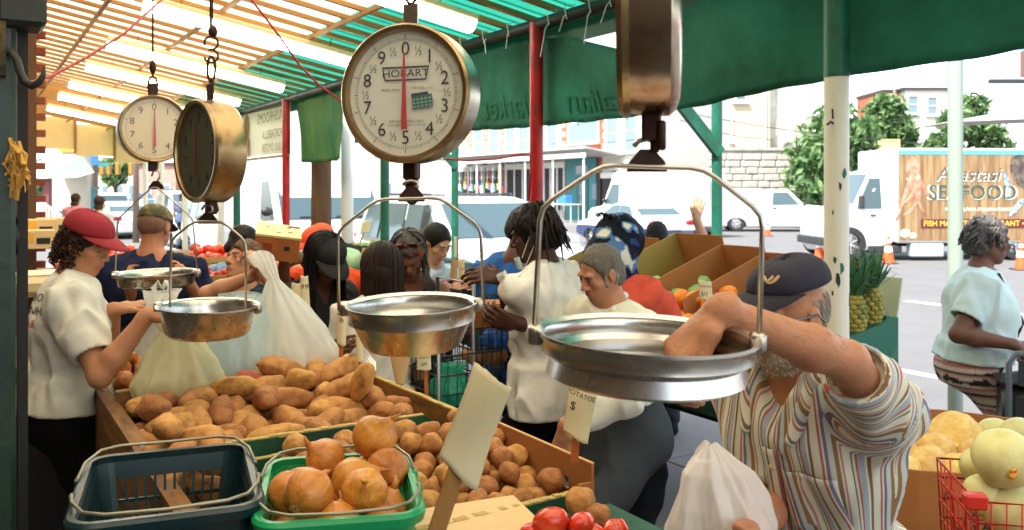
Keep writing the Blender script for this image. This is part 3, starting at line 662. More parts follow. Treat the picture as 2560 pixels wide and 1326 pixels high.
# parked row at the kerb, noses towards the camera
o = suv('parked_car', uv(11.2, 6.3, GZ), RU+math.pi, 'dark teal and white sport utility car parked at the kerb right behind the round scale', 'white', ('teal', .98), L=4.9)
van('box_van', uv(18.2, 5.95, GZ), RU+math.pi, 'tall white delivery van with two amber roof lights, facing the market', 'white', L=6.6, Ht=3.15, W_=2.2, nose=1.35, marker=True, ws=2.12, wr=.4, cat='van')
suv('parked_car', uv(24.4, 6.2, GZ), RU+math.pi, 'white car parked nose first behind the tall delivery van', 'white', L=4.7)
o = suv('parked_car', uv(29.6, 6.2, GZ), RU+math.pi, 'white off road car with a slotted grille seen beside the camouflage cap', 'white', L=4.6, Ht=1.85)
for k in range(7): MB().box((2.34, -.42+.14*k, .72), (.03, .05, .22)).build('grille_slot', M_body['white'], o)
suv('parked_car', onroad(1045, 23.5), RU+math.pi+.5, 'small black crossover with chrome wheels between the delivery van and the white car', 'black', L=4.3, Ht=1.62)
suv('parked_car', onroad(1185, 19), RU+math.pi+.1, 'white car standing beyond the dark teal car, its roof level with the scale hook', 'white', L=4.9, Ht=1.72)
sedan('taxi', onroad(1583, 29.5), R(90)+R(24), 'white and navy taxi seen from behind on the street', 'white', ('navy', .72))
van('panel_van', onroad(1635, 37), R(90)+R(35), 'big plain white panel van beyond the taxi', 'white', L=6.2, Ht=2.75, W_=2.1, nose=1.1)
pickup('pickup_truck', onroad(1930, 41), R(-4), 'white pickup with a bed cap parked before the stone wall', 'white')
for i, (px, Y, bd, kind, lb) in enumerate(((300, 34, 'white', 0, 'white car in the distant row left of the back scale hanger'), (395, 44, 'silver', 0, 'silver car far up the street behind the back scale'), (505, 62, 'white', 1, 'white car far up the street between the back scale and the dark scale'), (590, 40, 'grey', 1, 'grey car up the street between the white and green posts'), (650, 30, 'white', 0, 'white car up the street beside the red post'), (350, 75, 'blue', 1, 'small blue car far away near the crossing'), (265, 58, 'white', 1, 'white car far away at the left near the poles'), (440, 95, 'red', 1, 'small red car far away near the traffic lights'))):
    (suv if kind else sedan)('parked_car', onroad(px, Y), RU+math.pi*(i % 2)+.1, lb, bd)
# seafood truck
tk = empty('seafood_truck', onroad(2362, 24.4), math.pi+R(3), 'white delivery truck with a wood patterned seafood mural, facing left', 'truck')
MUR = mat('mural_planks', '#6f5236', .6, col2='#927a56', thr=(.4, .6), scale=2.2, stretch=(7, 1, .35), coords='Object')
b = MB(); b.box((-.15, 0, 1.72), (4.2, 2.3, 2.5), bev=.04); b.build('cargo_box', M_body['white'], tk)
b = MB(); b.box((-.15, 1.157, 1.68), (4.1, .012, 2.3)); b.build('mural_panel', MUR, tk)
b = MB(); b.box((-.15, 1.165, 2.86), (4.1, .012, .11)); b.build('blue_band', mat('mural_blue', '#4fa9c4', .5), tk)
b = MB(); b.box((-.35, 1.165, .98), (3.3, .012, .24)); b.build('maroon_band', mat('mural_maroon', '#5a2026', .5), tk)
b = MB()
side = [(1.95, .45), (1.95, 2.3), (2.25, 2.42), (2.75, 2.32), (3.35, 1.45), (4.15, 1.28), (4.3, .95), (4.3, .45)]
def sq(m_): m_.v = [(1.95+(x-1.95)*.76, y, z) for x, y, z in m_.v]
outb = MB(); outb.cs = True; outline_body(outb,  (side+[(x, z) for x, z in arch(3.55, .5)])[::-1], 1.0, .06, tap(1.3, 2.4, .1)); sq(outb); outb.build('cab', M_body['white'], tk, smooth='auto')
for sg in (-1, 1):
    b = MB(); b.add([(2.35, sg*.965, 1.38), (3.25, sg*1.0, 1.38), (2.78, sg*.93, 2.18), (2.4, sg*.93, 2.18)], [(0, 1, 2, 3)]); sq(b); b.build('window', M_glass, tk)
    b = MB(); b.box((3.2, sg*1.17, 1.55), (.16, .2, .36), bev=.04); sq(b); b.build('mirror', M_trim, tk)
b = MB(); b.add([(3.33, -.85, 1.5), (3.33, .85, 1.5), (2.8, .78, 2.3), (2.8, -.78, 2.3)], [(0, 1, 2, 3)]); sq(b); b.build('windscreen', M_glass, tk)
MB().box((2.5, 1.0, 1.2), (.14, .03, .05)).build('door_handle', M_trim, tk)
MB().box((.0, 0, .42), (6.4, .8, .16)).build('chassis', M_trim, tk)
MB().box((1.1, 1.0, .28), (.9, .3, .36), bev=.03).build('tool_box', M_body['silver'], tk); MB().box((2.2, .95, .3), (.9, .25, .2), bev=.03).build('fuel_tank', M_trim, tk); MB().box((3.74, 0, .5), (.12, 2.0, .22), bev=.03).build('bumper', M_trim, tk)
for wx in (3.166, -1.35):
    for sg in (-1, 1): wheel(tk, wx, sg*.95, .45, .3)
FW = lambda mb, t, s, x, z, **k: add_text(mb, t, s, (x, 1.172, z), (-1, 0, 0), (0, 0, 1), off=.004, **k)
M_lw = mat('mural_white', '#f2ede0', .6); M_lt = mat('mural_teal', '#24483f', .6); M_ly = mat('mural_yellow', '#e8c93a', .6); M_pk = mat('mural_pink', '#d58a72', .6, col2='#b8604a'); M_bl = mat('mural_fish', '#2d5f8f', .6, col2='#c9d8dc'); M_bk = mat('mural_dark', '#3a3531', .6, col2='#6d5f50')
b = MB(); FW(b, 'Anastasi', .52, .0, 2.25, shear=.25); b.build('script_lettering', M_lw, tk); b = MB(); add_text(b, 'Anastasi', .52, (.02, 1.172, 2.27), (-1, 0, 0), (0, 0, 1), off=.008, shear=.25); b.build('script_lettering', M_bk, tk)
b = MB(); FW(b, 'SEAFOOD', .56, -.1, 1.78); b.build('lettering_edge', M_lw, tk); b = MB(); add_text(b, 'SEAFOOD', .54, (-.1, 1.172, 1.79), (-1, 0, 0), (0, 0, 1), off=.008); b.build('lettering', M_lt, tk)
b = MB(); FW(b, 'FISH MARKET • RESTAURANT • BAR', .2, -.35, .98); b.build('lettering', M_ly, tk)
b = MB(); FW(b, 'PHILADELPHIA ITALIAN MARKET', .13, -.3, 1.35); FW(b, '905 South Ninth Street', .15, -.3, .76); FW(b, 'anastasiseafood', .13, -.3, .62); b.build('small_lettering', M_lw, tk)['kind'] = 'stuff'
b = MB(); b.cs = True
b.ell((1.5, 1.17, 2.45), (.2, .03, .26), 14, 8)
for k in range(6):
    a0 = .5+k*.55; pts = [Vector((1.42-.07*j*math.cos(a0*1.1+.25*j*math.sin(k+1)), 1.165, 2.25-.15*j*abs(math.sin(a0+.2*j)))) for j in range(9)]; b.pipe(pts, [.085-.008*j for j in range(9)], 8)
b.v = [(x, 1.164+(y-1.165)*.05, min(2.78, z)) for x, y, z in b.v]; b.build('octopus_mural', M_pk, tk)
M_sh = mat('mural_shell', '#a2937c', .7, col2='#cbbfa8', scale=12)
for nm, m, ps in (('fish_mural', M_bk, [(-1.5, 2.35, .35, .5, .5)]), ('fish_mural', M_bl, [(-1.05, 2.0, .07, .35, .2)]), ('fish_mural', M_bl, [(-1.85, 1.45, .16, .2, .8)]), ('fish_mural', M_bl, [(-1.3, 1.4, .08, .3, -.7)]), ('fish_mural', M_bl, [(-1.6, 2.7, .1, .1, 0)]), ('shell_mural', M_sh, [(-1.9, .75, .14, .12, 0)]), ('shell_mural', M_sh, [(1.72, .72, .15, .12, 0)]), ('shell_mural', M_sh, [(1.5, .66, .1, .09, 0)])):
    b = MB()
    for x, z, rx, rz_, a in ps: b.ell((x, 1.17, z), (rx, .012, rz_), 12, 8, Matrix.Rotation(a, 3, 'Y'))
    b.build(nm, m, tk)
for i, (px, py, Y, lb) in enumerate(((2221, 625, 22.3, 'orange traffic cone beside the seafood truck fuel tank'), (1919, 555, 36, 'small traffic cone before the white pickup'), (2553, 640, 20.5, 'traffic cone at the right edge behind the grey haired woman'), (2049, 605, 24, 'traffic cone half hidden behind the thick white post'))):
    o = empty('traffic_cone', onroad(px, Y), 0, lb, 'cone', 'traffic cones'); b = MB(); b.cs = True; b.lathe([(.15, .03), (.026, .7)], 18, cap=True); b.build('shell', mat('cone_orange', '#e2511e', .5, var=.1), o, smooth='auto')
    b = MB(); b.cs = True; b.lathe([(.104, .3), (.078, .44)], 18); b.lathe([(.062, .53), (.047, .61)], 18); b.build('reflective_band', M_white, o, smooth=True).scale = (1.04, 1.04, 1); MB().box((0, 0, .015), (.38, .38, .03), bev=.01).build('base', M_trim, o)

# ------------------------------------------------------------------ buildings across the street (wall plane v = 30)
M_bpale = mat('pale_brick', '#a8897e', .9, col2='#947266', scale=3); M_bred = mat('red_brick', '#a2543f', .9, var=.2, scale=3); M_stucco = mat('cream_stucco', '#b3a88f', .9, var=.08, scale=.6); M_wst = mat('white_stucco', '#b9b6ae', .9, var=.06, scale=.6)
M_stone = mat('grey_stone', '#a8a298', .95, col2='#908a80', scale=2.2, bump=.5, bscale=6); M_frame = mat('white_frame', '#c9c9c2', .6); M_pane = glass('house_glass', '#5f7480', .05, 1, .8); M_roofd = mat('dark_roofing', '#3f3a38', .9)
M_mort = mat('pointing', '#b8ada0', .95)
def window_on(parent, v, u, z, w, h, face, depth=.07, ac=False):
    """window in a wall; face 'v' = wall of constant v seen from -v, 'u' = wall of constant u seen from -u"""
    T = Matrix.Identity(4) if face == 'u' else Matrix.Rotation(R(-90), 4, 'Z')
    T = Matrix.Translation((v, u, z)) @ T            # local: x along wall, -y outwards
    b = MB(); t = .09
    for s in (-1, 1): b.box((s*(w/2), -.02, 0), (t, .14, h+t), M=T); b.box((0, -.02, s*h/2), (w-t, .14, t), M=T)
    b.box((0, -.005, 0), (w-t, .07, .06), M=T); f = b.build('window', M_frame, parent)
    MB().box((0, .0, 0), (w-t*.5, .03, h-t*.5), M=T).build('pane', M_pane, f)
    MB().box((0, -.07, -h/2-.09), (w+.3, .22, .09), M=T).build('sill', M_frame, f)
    if ac: MB().box((0, -.22, -h/2+.22), (w*.7, .4, .4), M=T, bev=.02).build('air_conditioner', M_white, f)
def house(px0, px1, name, label, m, top, wins, v=30.0, depth=9, brick=None, shop=True):
    Y0, u1 = pv(px0, v); Y1, u0 = pv(px1, v); w = u1-u0
    o = empty(name, uv((u0+u1)/2, v, 0), UA, label, 'house'); b = MB().box((depth/2, 0, top/2), (depth, w-.02, top)); wall = b.build('wall', m, o)
    MB().box((-.15, 0, top+.12), (.5, w, .3)).build('cornice', M_frame, o); MB().box((depth/2, 0, top+.05), (depth, w-.1, .14)).build('roof', M_roofd, o)
    if brick:                                         # brick courses proud of the wall: joined, too small to pick apart
        b = MB(); n = int((top-3.9)/.28)
        for r_ in range(n):
            k = 0
            while k*.75 < w-.4: b.box((-.012, -w/2+.2+.75*k+(.37 if r_ % 2 else 0), 4.0+r_*.28), (.03, .7, .24)); k += 1
        q = b.build('brick_courses', m, o); q['kind'] = 'stuff'
    for (px, py, wd, ht, ac) in wins:
        Y, u = pv(px, v); z = HC-(py-HY)/F*Y; window_on(o, -.03, u-(u0+u1)/2, z, wd, ht, 'v', ac=ac)
    return o, (u0+u1)/2, w
h0 = house(1070, 1168, 'row_house', 'pale end row house left of the pale brick one across the street', M_wst, 9.6, [(1100, 345, 1.3, 2.6, 0), (1145, 350, 1.3, 2.6, 0)])
h1 = house(1168, 1260, 'row_house', 'pale brick row house with two narrow windows across the street', M_bpale, 9.2, [(1198, 358, 1.15, 3.0, 0), (1238, 353, 1.15, 3.1, 1)], brick=True)
h2 = house(1260, 1414, 'row_house', 'cream row house behind the red post across the street', M_stucco, 9.4, [(1278, 360, 1.1, 3.0, 0), (1312, 350, 1.2, 3.2, 0), (1382, 340, 1.1, 2.6, 0)])
h3 = house(1414, 1506, 'row_house', 'red brick row house with a white bay window across the street', M_bred, 9.4, [(1460, 305, 2.9, 2.4, 0)], brick=True)
h4 = house(1506, 1652, 'row_house', 'white row house with an air conditioner in its window', M_wst, 9.3, [(1533, 335, .95, 2.3, 1), (1580, 327, .95, 2.2, 0)])
# shop fronts and the awning over the pavement
aw = empty('shop_awning', uv(0, 28.5, 0), UA, 'long pale shop awning on thin posts along the row houses', 'awning')
Ya, ua = pv(1118, 28.5); Yb, ub = pv(1506, 28.5)
MB().box((.2, (ua+ub)/2, 3.85), (2.6, ua-ub, .1), Matrix.Rotation(R(8), 3, 'Y')).build('awning_sheet', mat('awning_tin', '#a9a8a2', .6, var=.15), aw); MB().box((-1.1, (ua+ub)/2, 3.62), (.06, ua-ub, .25)).build('fascia', M_wst, aw)
for k in range(7):
    b = MB(); b.pipe([(-1.0, ub+.3+(ua-ub-.6)*k/6, 0), (-1.0, ub+.3+(ua-ub-.6)*k/6, 3.6)], .06, 8); b.build('awning_post', M_frame, aw)
M_shopd = mat('shop_dark', '#2c2a2b', .7, var=.4, scale=2); M_tdoor = mat('teal_door', '#2f6f70', .5, var=.15); M_cart = ['#3c6fae', '#b23a36', '#d8d4c8', '#3f8d88', '#23262b', '#c9a24a']
for px0, px1, lb in ((1135, 1255, 'dark shop opening hung with goods under the pale brick house'), (1268, 1330, 'shop opening with a white slatted sign under the cream house'), (1362, 1412, 'dark glazed shop front right of the red post')):
    Y0, u1 = pv(px0, 29.9); Y1, u0 = pv(px1, 29.9); o = empty('shop', uv((u0+u1)/2, 29.9, 0), UA, lb, 'shop'); MB().box((.02, 0, 1.75), (.1, u1-u0, 3.5)).build('opening', M_shopd, o)
    MB().box((-.05, 0, 3.3), (.12, u1-u0+.2, .35)).build('sign_board', M_frame, o); MB().box((-.05, 0, .3), (.12, u1-u0+.2, .6)).build('stall_riser', M_stone, o)
    for k in range(4): MB().box((-.04, -(u1-u0)/2+(u1-u0)*k/3, 1.75), (.1, .12, 3.4)).build('mullion', M_frame, o)
rr = random.Random(11); good = empty('hanging_goods', uv(0, 28.2, 0), UA, 'row of brooms, tools and bags hung for sale under the shop awning', 'goods')
for k in range(26):
    Y, u = pv(1140+k*4.6, 28.2); m = mat('goods_%d' % (k % 6), M_cart[k % 6], .6); b = MB(); b.pipe([(0, u, 3.3), (0, u, 2.0+rr.random()*.6)], .03, 5); b.box((0, u, 1.85+rr.random()*.3), (.1, .28, .25+.3*rr.random())); b.build('hung_item', m, good)
for k in range(14):
    Y, u = pv(1255+k*6.2, 28); m = mat('goods_%d' % (k % 6), M_cart[(k*5) % 6], .6); s = .4+.5*rr.random(); o = MB().box((0, 0, s*.5), (.6, .7, s), bev=.05).build('goods_crate', m, loc=uv(u, 27.9, .03)); o.rotation_euler = (0, 0, UA+rr.random()); tag(o, 'crate or bundle of goods on the pavement before the shops', 'crate', 'goods before the shops')
Y, u = pv(1455, 29.9); o = empty('green_doorway', uv(u, 29.86, 0), UA, 'tall teal green doorway under the red brick house', 'door'); MB().box((0, 0, 1.8), (.14, 2.9, 3.6)).build('surround', M_tdoor, o); MB().box((-.08, -.2, 1.3), (.06, 1.1, 2.5)).build('door_leaf', mat('teal_door_dark', '#215a5c', .5), o); MB().box((-.12, -.2, 1.6), (.03, .45, 1.3)).build('pane', M_pane, o); MB().box((-.09, -.2, 2.95), (.05, 1.2, .5)).build('transom', M_pane, o)
Y, u = pv(1490, 29.9); o = empty('house_door', uv(u, 29.86, 0), UA, 'narrow dark door right of the teal doorway', 'door'); MB().box((0, 0, 1.25), (.12, 1.0, 2.5)).build('door_leaf', M_shopd, o); MB().box((-.08, 0, 1.7), (.04, .4, .9)).build('pane', M_pane, o)
Y, u = pv(1525, 29.9); o = empty('house_door', uv(u, 29.86, 0), UA, 'dark door of the white house left of the shutter', 'door'); MB().box((0, 0, 1.2), (.12, 1.1, 2.4)).build('door_leaf', M_shopd, o); MB().box((-.02, 0, 2.6), (.12, 1.4, .3)).build('lintel', M_frame, o)
Y, u = pv(1560, 29.9); o = empty('roller_shutter', uv(u, 29.86, 0), UA, 'grey roller shutter in the white house', 'shutter'); MB().box((-.1, 0, 3.0), (.5, 2.2, .3), bev=.08).build('shutter_box', M_wst, o)
for k in range(14): MB().box((-.02, 0, .1+.2*k), (.08, 1.9, .17), bev=.03).build('slat', mat('shutter_grey', '#8f999b', .5), o)
o = empty('folding_table', uv(pv(1415, 27.8)[1], 27.8, .02), UA, 'folding table with a blue cool box before the shops', 'table'); MB().box((0, 0, 1.0), (.7, 2.0, .05)).build('table_top', M_frame, o)
for s in (-1, 1):
    for t in (-1, 1): b = MB(); b.pipe([(.25*s, .8*t, 0), (.25*s, .8*t, 1)], .03, 6); b.build('leg', M_frame, o)
o = MB().box((0, 0, .22), (.5, .8, .44), bev=.04).build('cool_box', mat('cool_blue', '#2f6fb5', .5), loc=uv(pv(1412, 27.8)[1], 27.8, 1.05)); o.rotation_euler = (0, 0, UA); tag(o, 'blue cool box on the folding table before the shops', 'cool box')
# cream house with a stone base wall, facing the camera
ch = empty('cream_house', Vector((0, 47.5, 0)), 0, 'cream stuccoed house side above a long grey stone wall behind the pickup', 'house')
def cx(px, Y=47.5): return (px-CX)/F*Y
def cz(py, Y=47.5): return HC-(py-HY)/F*Y
x0, x1 = cx(1652), cx(1925); MB().box(((x0+x1)/2, 4, cz(100)/2), (x1-x0, 8, cz(100))).build('wall', M_stucco, ch)
x2, x3 = cx(1925), cx(2045); MB().box(((x2+x3)/2, 4.6, cz(205)/2), (x3-x2, 8, cz(205))).build('side_wall', mat('weathered_render', '#9a958c', .95, col2='#cfcabd', scale=.5), ch)
def hwin(px, py, w, h, parent, Y):
    x, z = cx(px, Y), cz(py, Y); b = MB()
    for s in (-1, 1): b.box((s*w/2, -.03, 0), (.12, .14, h+.12)); b.box((0, -.03, s*h/2), (w-.12, .14, .12))
    b.box((0, -.02, 0), (w-.12, .08, .08)); f = b.build('window', M_frame, parent); f.location = (x, 0, z); MB().box((0, .01, 0), (w-.1, .05, h-.1)).build('pane', M_pane, f); MB().box((0, -.08, -h/2-.1), (w+.3, .2, .1)).build('sill', M_frame, f)
hwin(1812, 320, .72, 1.4, ch, 47.5); hwin(1852, 240, .6, .6, ch, 47.5)
MB().box((cx(1912), -.06, cz(305)), (.12, .1, 3.2)).build('downpipe', M_frame, ch); MB().box((cx(1952), -.1, cz(318)), (.5, .3, .9)).build('balcony_box', M_stone, ch)
sw = empty('stone_wall', Vector((cx(1845, 46.6), 46.6, 0)), 0, 'long rough grey stone wall behind the parked pickup', 'wall')
MB().box((0, .3, cz(378, 46.6)/2), (cx(2060, 46.6)-cx(1640, 46.6), .5, cz(378, 46.6))).build('wall_core', M_stone, sw); MB().box((0, .28, cz(376, 46.6)+.06), (cx(2060, 46.6)-cx(1640, 46.6)+.1, .7, .14)).build('coping', M_stone, sw)
sb = MB(); rr = random.Random(5); zz = .2
sm = [MB().box((0, 0, 0), (w, .16, .34), bev=.05).build('stone', M_stone, sw) for w in (.6, .8, 1.0)]
for row in range(10):
    x = -4.4+.3*(row % 2)
    while x < 4.2:
        k = rr.randrange(3); w = (.6, .8, 1.0)[k]; s = sm[k].copy(); COL.objects.link(s); s.parent = sw; s.location = (x+w/2, .03+rr.uniform(-.02, .02), .25+row*.365); x += w+.03
for s in sm: bpy.data.objects.remove(s)
# houses behind the trees
bh = empty('back_house', Vector((0, 78, 0)), 0, 'white house with two windows beyond the trees over the seafood truck', 'house')
MB().box((cx(2320, 78), 3, cz(225, 78)/2), (cx(2375, 78)-cx(2262, 78), 6, cz(225, 78))).build('wall', M_wst, bh); MB().box((cx(2320, 78), 3, cz(225, 78)+.1), (4.6, 6.3, .25)).build('roof', M_roofd, bh)
hwin(2282, 262, .9, 1.6, bh, 78); hwin(2330, 265, .9, 1.6, bh, 78)
bh = empty('back_house', Vector((0, 79, 0)), 0, 'red brick end of a house between the trees', 'house'); MB().box((cx(2235, 79), 3, cz(230, 79)/2), (1.9, 6, cz(230, 79))).build('wall', M_bred, bh); hwin(2226, 255, .9, 1.3, bh, 79); MB().box((cx(2235, 79), 3, cz(230, 79)+.1), (2.1, 6.3, .25)).build('roof', M_roofd, bh)
yw = MB().box((0, 0, 2.4), (3.4, .4, 4.8)).build('yellow_wall', mat('ochre_render', '#c9b27c', .9), loc=Vector((cx(2175, 52), 52, 0))); tag(yw, 'ochre yard wall with a grey panel behind the tree', 'wall')
wt = empty('white_tent', Vector((cx(2500, 45), 45, 0)), 0, 'white market tent roof above the seafood truck', 'tent'); b = MB(); b.add([(-3.4, -2, cz(312, 45)), (3, -2, cz(300, 45)), (3, 2, cz(300, 45)), (-3.4, 2, cz(312, 45)), (1.2, 0, cz(272, 45))], [(0, 1, 4), (1, 2, 4), (2, 3, 4), (3, 0, 4)]); b.build('tent_roof', M_wst, wt)
for x in (-3.3, 2.9):
    b = MB(); b.pipe([(x, -1.9, 0), (x, -1.9, cz(311, 45))], .05, 6); b.build('tent_pole', M_frame, wt)
sb = empty('street_sign', Vector((cx(2540, 26), 26, 0)), 0, 'teal and white street sign cut off by the upper right corner', 'sign'); MB().box((0, 0, cz(113, 26)), (1.0, .04, .3)).build('sign_plate', mat('sign_teal', '#2f8f92', .5), sb)
b = MB(); add_text(b, '9-500-BA', .22, (0, -.022, cz(113, 26)), (1, 0, 0), (0, 0, 1)); b.build('lettering', M_white, sb); b = MB(); b.pipe([(.8, .05, 0), (.8, .05, 6.8)], .05, 8); b.build('sign_pole', M_rim, sb)
o = empty('sign_gantry', Vector((cx(2545, 40), 40, 0)), 0, 'rusty sign arm on a pole at the right edge above the tent', 'gantry'); MB().box((0, 0, cz(204, 40)), (2.6, .25, .2)).build('arm', M_trim, o); MB().box((.45, 0, cz(160, 40)), (.5, .4, 1.2)).build('box_sign', mat('rust', '#6d5148', .8), o); b = MB(); b.pipe([(1.2, 0, 0), (1.2, 0, cz(204, 40))], .09, 8); b.build('pole', M_trim, o)

# ------------------------------------------------------------------ trees
M_leaf = mat('leaf', '#41633a', .6, col2='#6f8c55', thr=(.35, .65), scale=1.4, trans=.35, var=.2); M_bark = mat('bark', '#4d3b2c', .9, var=.3, bump=.4)
def tree(loc, h, r, label, seed, blobs, n=2600, ls=.3, name='tree'):
    rr = np.random.RandomState(seed); o = empty(name, loc, 0, label, 'tree'); b = MB(); b.cs = True
    b.pipe([(0, 0, 0), (.05, 0, h*.3), (0, .05, h*.62)], [.2*r/2, .16*r/2, .08*r/2], 9); tk_ = b.build('trunk', M_bark, o, smooth='auto')
    b = MB(); b.cs = True
    for bx, by, bz, br in blobs: b.pipe([(0, 0, h*.25+.1*bz), (bx*.4*r, by*.4*r, (h*.25+bz*h)/2+.2), (bx*r, by*r, bz*h)], [.09*r/2, .06*r/2, .02], 6)
    b.build('limb', M_bark, tk_, smooth='auto')
    P = []; N = []
    for bx, by, bz, br in blobs:
        k = int(n*br**2/sum(q[3]**2 for q in blobs)); d = rr.normal(size=(k, 3)); d /= np.linalg.norm(d, axis=1)[:, None]; rad = br*r*(.45+.62*rr.rand(k)**.6)*(1+.35*vnoise(d*2.2, 1, seed))
        P.append(np.array([bx*r, by*r, bz*h])+d*rad[:, None]*np.array([1, 1, .85])); N.append(d)
    P = np.concatenate(P); N = np.concatenate(N); k = len(P); a = rr.normal(size=(k, 3))+N*.3+np.array([0, 0, .4]); a /= np.linalg.norm(a, axis=1)[:, None]; t = np.cross(a, rr.normal(size=(k, 3))); t /= np.linalg.norm(t, axis=1)[:, None]; w = np.cross(a, t); L = ls*(.5+rr.rand(k))[:, None]
    Vt = np.concatenate([P-t*L, P+w*L*.42+a*L*.12, P+t*L, P-w*L*.42+a*L*.12]); i = np.arange(k); Q = np.stack([i, i+k, i+2*k, i+3*k], 1)
    me = np_mesh('crown', Vt, Q, None, False, [M_leaf]); cr = bpy.data.objects.new('crown', me); link(cr, o); cr['kind'] = 'stuff'; return o
def grd(px, Y): return Vector((cx(px, Y), Y, GZ))
tree(grd(2075, 43), 5.4, 2.4, 'full green tree before the stone wall, behind the thick white post', 1, [(-.2, 0, .42, .62), (.25, .1, .55, .6), (-.35, -.1, .65, .5), (.1, 0, .85, .6), (.5, 0, .8, .45), (0, 0, .3, .45)], 4200, .24)
tree(grd(2215, 60), 8.0, 2.6, 'leafy tree beyond the yard wall left of the red brick house end', 2, [(-.3, 0, .72, .55), (.3, 0, .75, .5), (0, 0, .92, .5), (.5, 0, .6, .4)], 2600, .3)
tree(grd(2420, 56), 7.6, 2.7, 'loose light green tree right of the slender pale post', 3, [(-.2, 0, .8, .5), (.35, 0, .72, .45), (-.6, 0, .62, .4), (.1, 0, .95, .35), (.7, 0, .6, .35)], 1900, .3)
tree(grd(128, 60), 4.2, 2.0, 'round green street tree far up the street at the left', 4, [(0, 0, .6, .6), (.3, 0, .75, .5), (-.3, 0, .75, .5)], 1500, .3)
tree(grd(288, 95), 6.0, 2.3, 'distant small tree near the traffic lights', 5, [(0, 0, .6, .6), (.3, 0, .75, .5), (-.3, 0, .75, .5)], 900, .35)
# ------------------------------------------------------------------ far up the street at the left
M_wood = mat('pole_wood', '#77685a', .9, var=.25)
for px, Y, w, top, lb in ((178, 40, .22, 9, 'utility pole at the far left before the green roofed house'), (236, 46, .34, 9, 'thick brown utility pole behind the blue sign'), (340, 30, .2, 8, 'brownish pole just left of the back scale'), (2236, 70, .2, cz(168, 70), 'bare utility pole above the tree at the right')):
    b = MB(); b.cs = True; b.pipe([(0, 0, 0), (0, 0, top)], [w*.55, w*.42], 10); o = b.build('utility_pole', M_wood, loc=grd(px, Y)); tag(o, lb, 'pole')
bs = empty('blue_sign', grd(228, 45), 0, 'blue street sign on a pole far up the street at the left', 'sign'); MB().box((0, 0, cz(386, 45)), (.75, .06, .85)).build('sign_plate', mat('sign_blue', '#1f62b0', .5), bs); b = MB(); b.pipe([(-.2, .08, 0), (-.2, .08, cz(360, 45))], .05, 8); b.build('pole', M_rim, bs)
tl = empty('traffic_light', grd(196, 52), 0, 'traffic light mast arm reaching over the street far at the left', 'traffic light'); b = MB(); b.pipe([(0, 0, 0), (0, 0, cz(392, 52)), (.3, 0, cz(388, 52)), (cx(420, 52)-cx(196, 52), 0, cz(388, 52))], .06, 8); b.build('mast', M_rim, tl)
for px in (258, 275, 297, 330):
    h_ = MB().box((cx(px, 52)-cx(196, 52), -.1, cz(418, 52)), (.26, .26, .7), bev=.04).build('signal_head', mat('signal_yellow', '#8d6a22', .5), tl)
    for k, m in enumerate((M_redl, M_amb, mat('green_lens', '#1f8a5a', .3))):
        b = MB(); b.ell((cx(px, 52)-cx(196, 52), -.14, cz(418, 52)+.21-.21*k), (.075, .03, .075), 10, 6); b.build('lens', m, h_)
gn = empty('street_name_sign', grd(255, 51), 0, 'small green street name sign on the mast far at the left', 'sign'); MB().box((0, 0, cz(407, 51)), (.9, .04, .22)).build('sign_plate', M_tdoor, gn)
gh = empty('green_roof_house', grd(110, 36), 0, 'house with a pale green bell shaped porch roof far at the left', 'house')
def gx(px): return cx(px, 36)-cx(110, 36)
b = MB(); b.add([(gx(40), -1, cz(440, 36)), (gx(150), -1, cz(440, 36)), (gx(195), 0, cz(436, 36)), (gx(40), 3, cz(370, 36)), (gx(115), 3, cz(370, 36)), (gx(150), 3, cz(420, 36))], [(0, 1, 4, 3), (1, 2, 5, 4)]); b.build('porch_roof', mat('green_slate', '#9db09a', .7), gh)
MB().box((gx(80), 3.2, cz(330, 36)/2), (gx(125)-gx(30), .4, cz(330, 36))).build('wall', mat('pale_wall', '#b7b0a2', .9), gh); MB().box((gx(90), 2.9, cz(352, 36)), (gx(125)-gx(60), .1, .42)).build('orange_sign', mat('orange_sign', '#d9822b', .6), gh)
for px in (62, 138): MB().box((gx(px), -.6, cz(440, 36)/2), (.25, .25, cz(440, 36))).build('porch_post', mat('maroon_paint', '#6a3a38', .6), gh)
MB().box((gx(80), 1, .5), (gx(140)-gx(30), 3, 1.0)).build('porch_base', M_stone, gh)
sr = empty('stair_railing', grd(120, 30), 0, 'white railing of a flight of steps far at the left', 'railing')
for k in range(12):
    px = 78+7.4*k; zt = cz(478+5.2*k, 30); MB().box((cx(px, 30)-cx(120, 30), 0, zt/2-.06), (.045, .045, zt)).build('baluster', M_frame, sr)
b = MB(); b.bar((cx(74, 30)-cx(120, 30), 0, cz(475, 30)), (cx(163, 30)-cx(120, 30), 0, cz(539, 30)), .08); b.build('handrail', M_frame, sr)
gk = empty('green_kiosk', grd(205, 40), 0, 'small green kiosk with a yellow notice far at the left', 'kiosk'); MB().box((0, 0, .95), (.9, .9, 1.9)).build('shell', M_tdoor, gk); MB().box((0, 0, 2.0), (1.1, 1.1, .12)).build('roof', M_tdoor, gk); MB().box((-.1, -.47, 1.3), (.35, .03, .45)).build('notice', M_ly, gk)
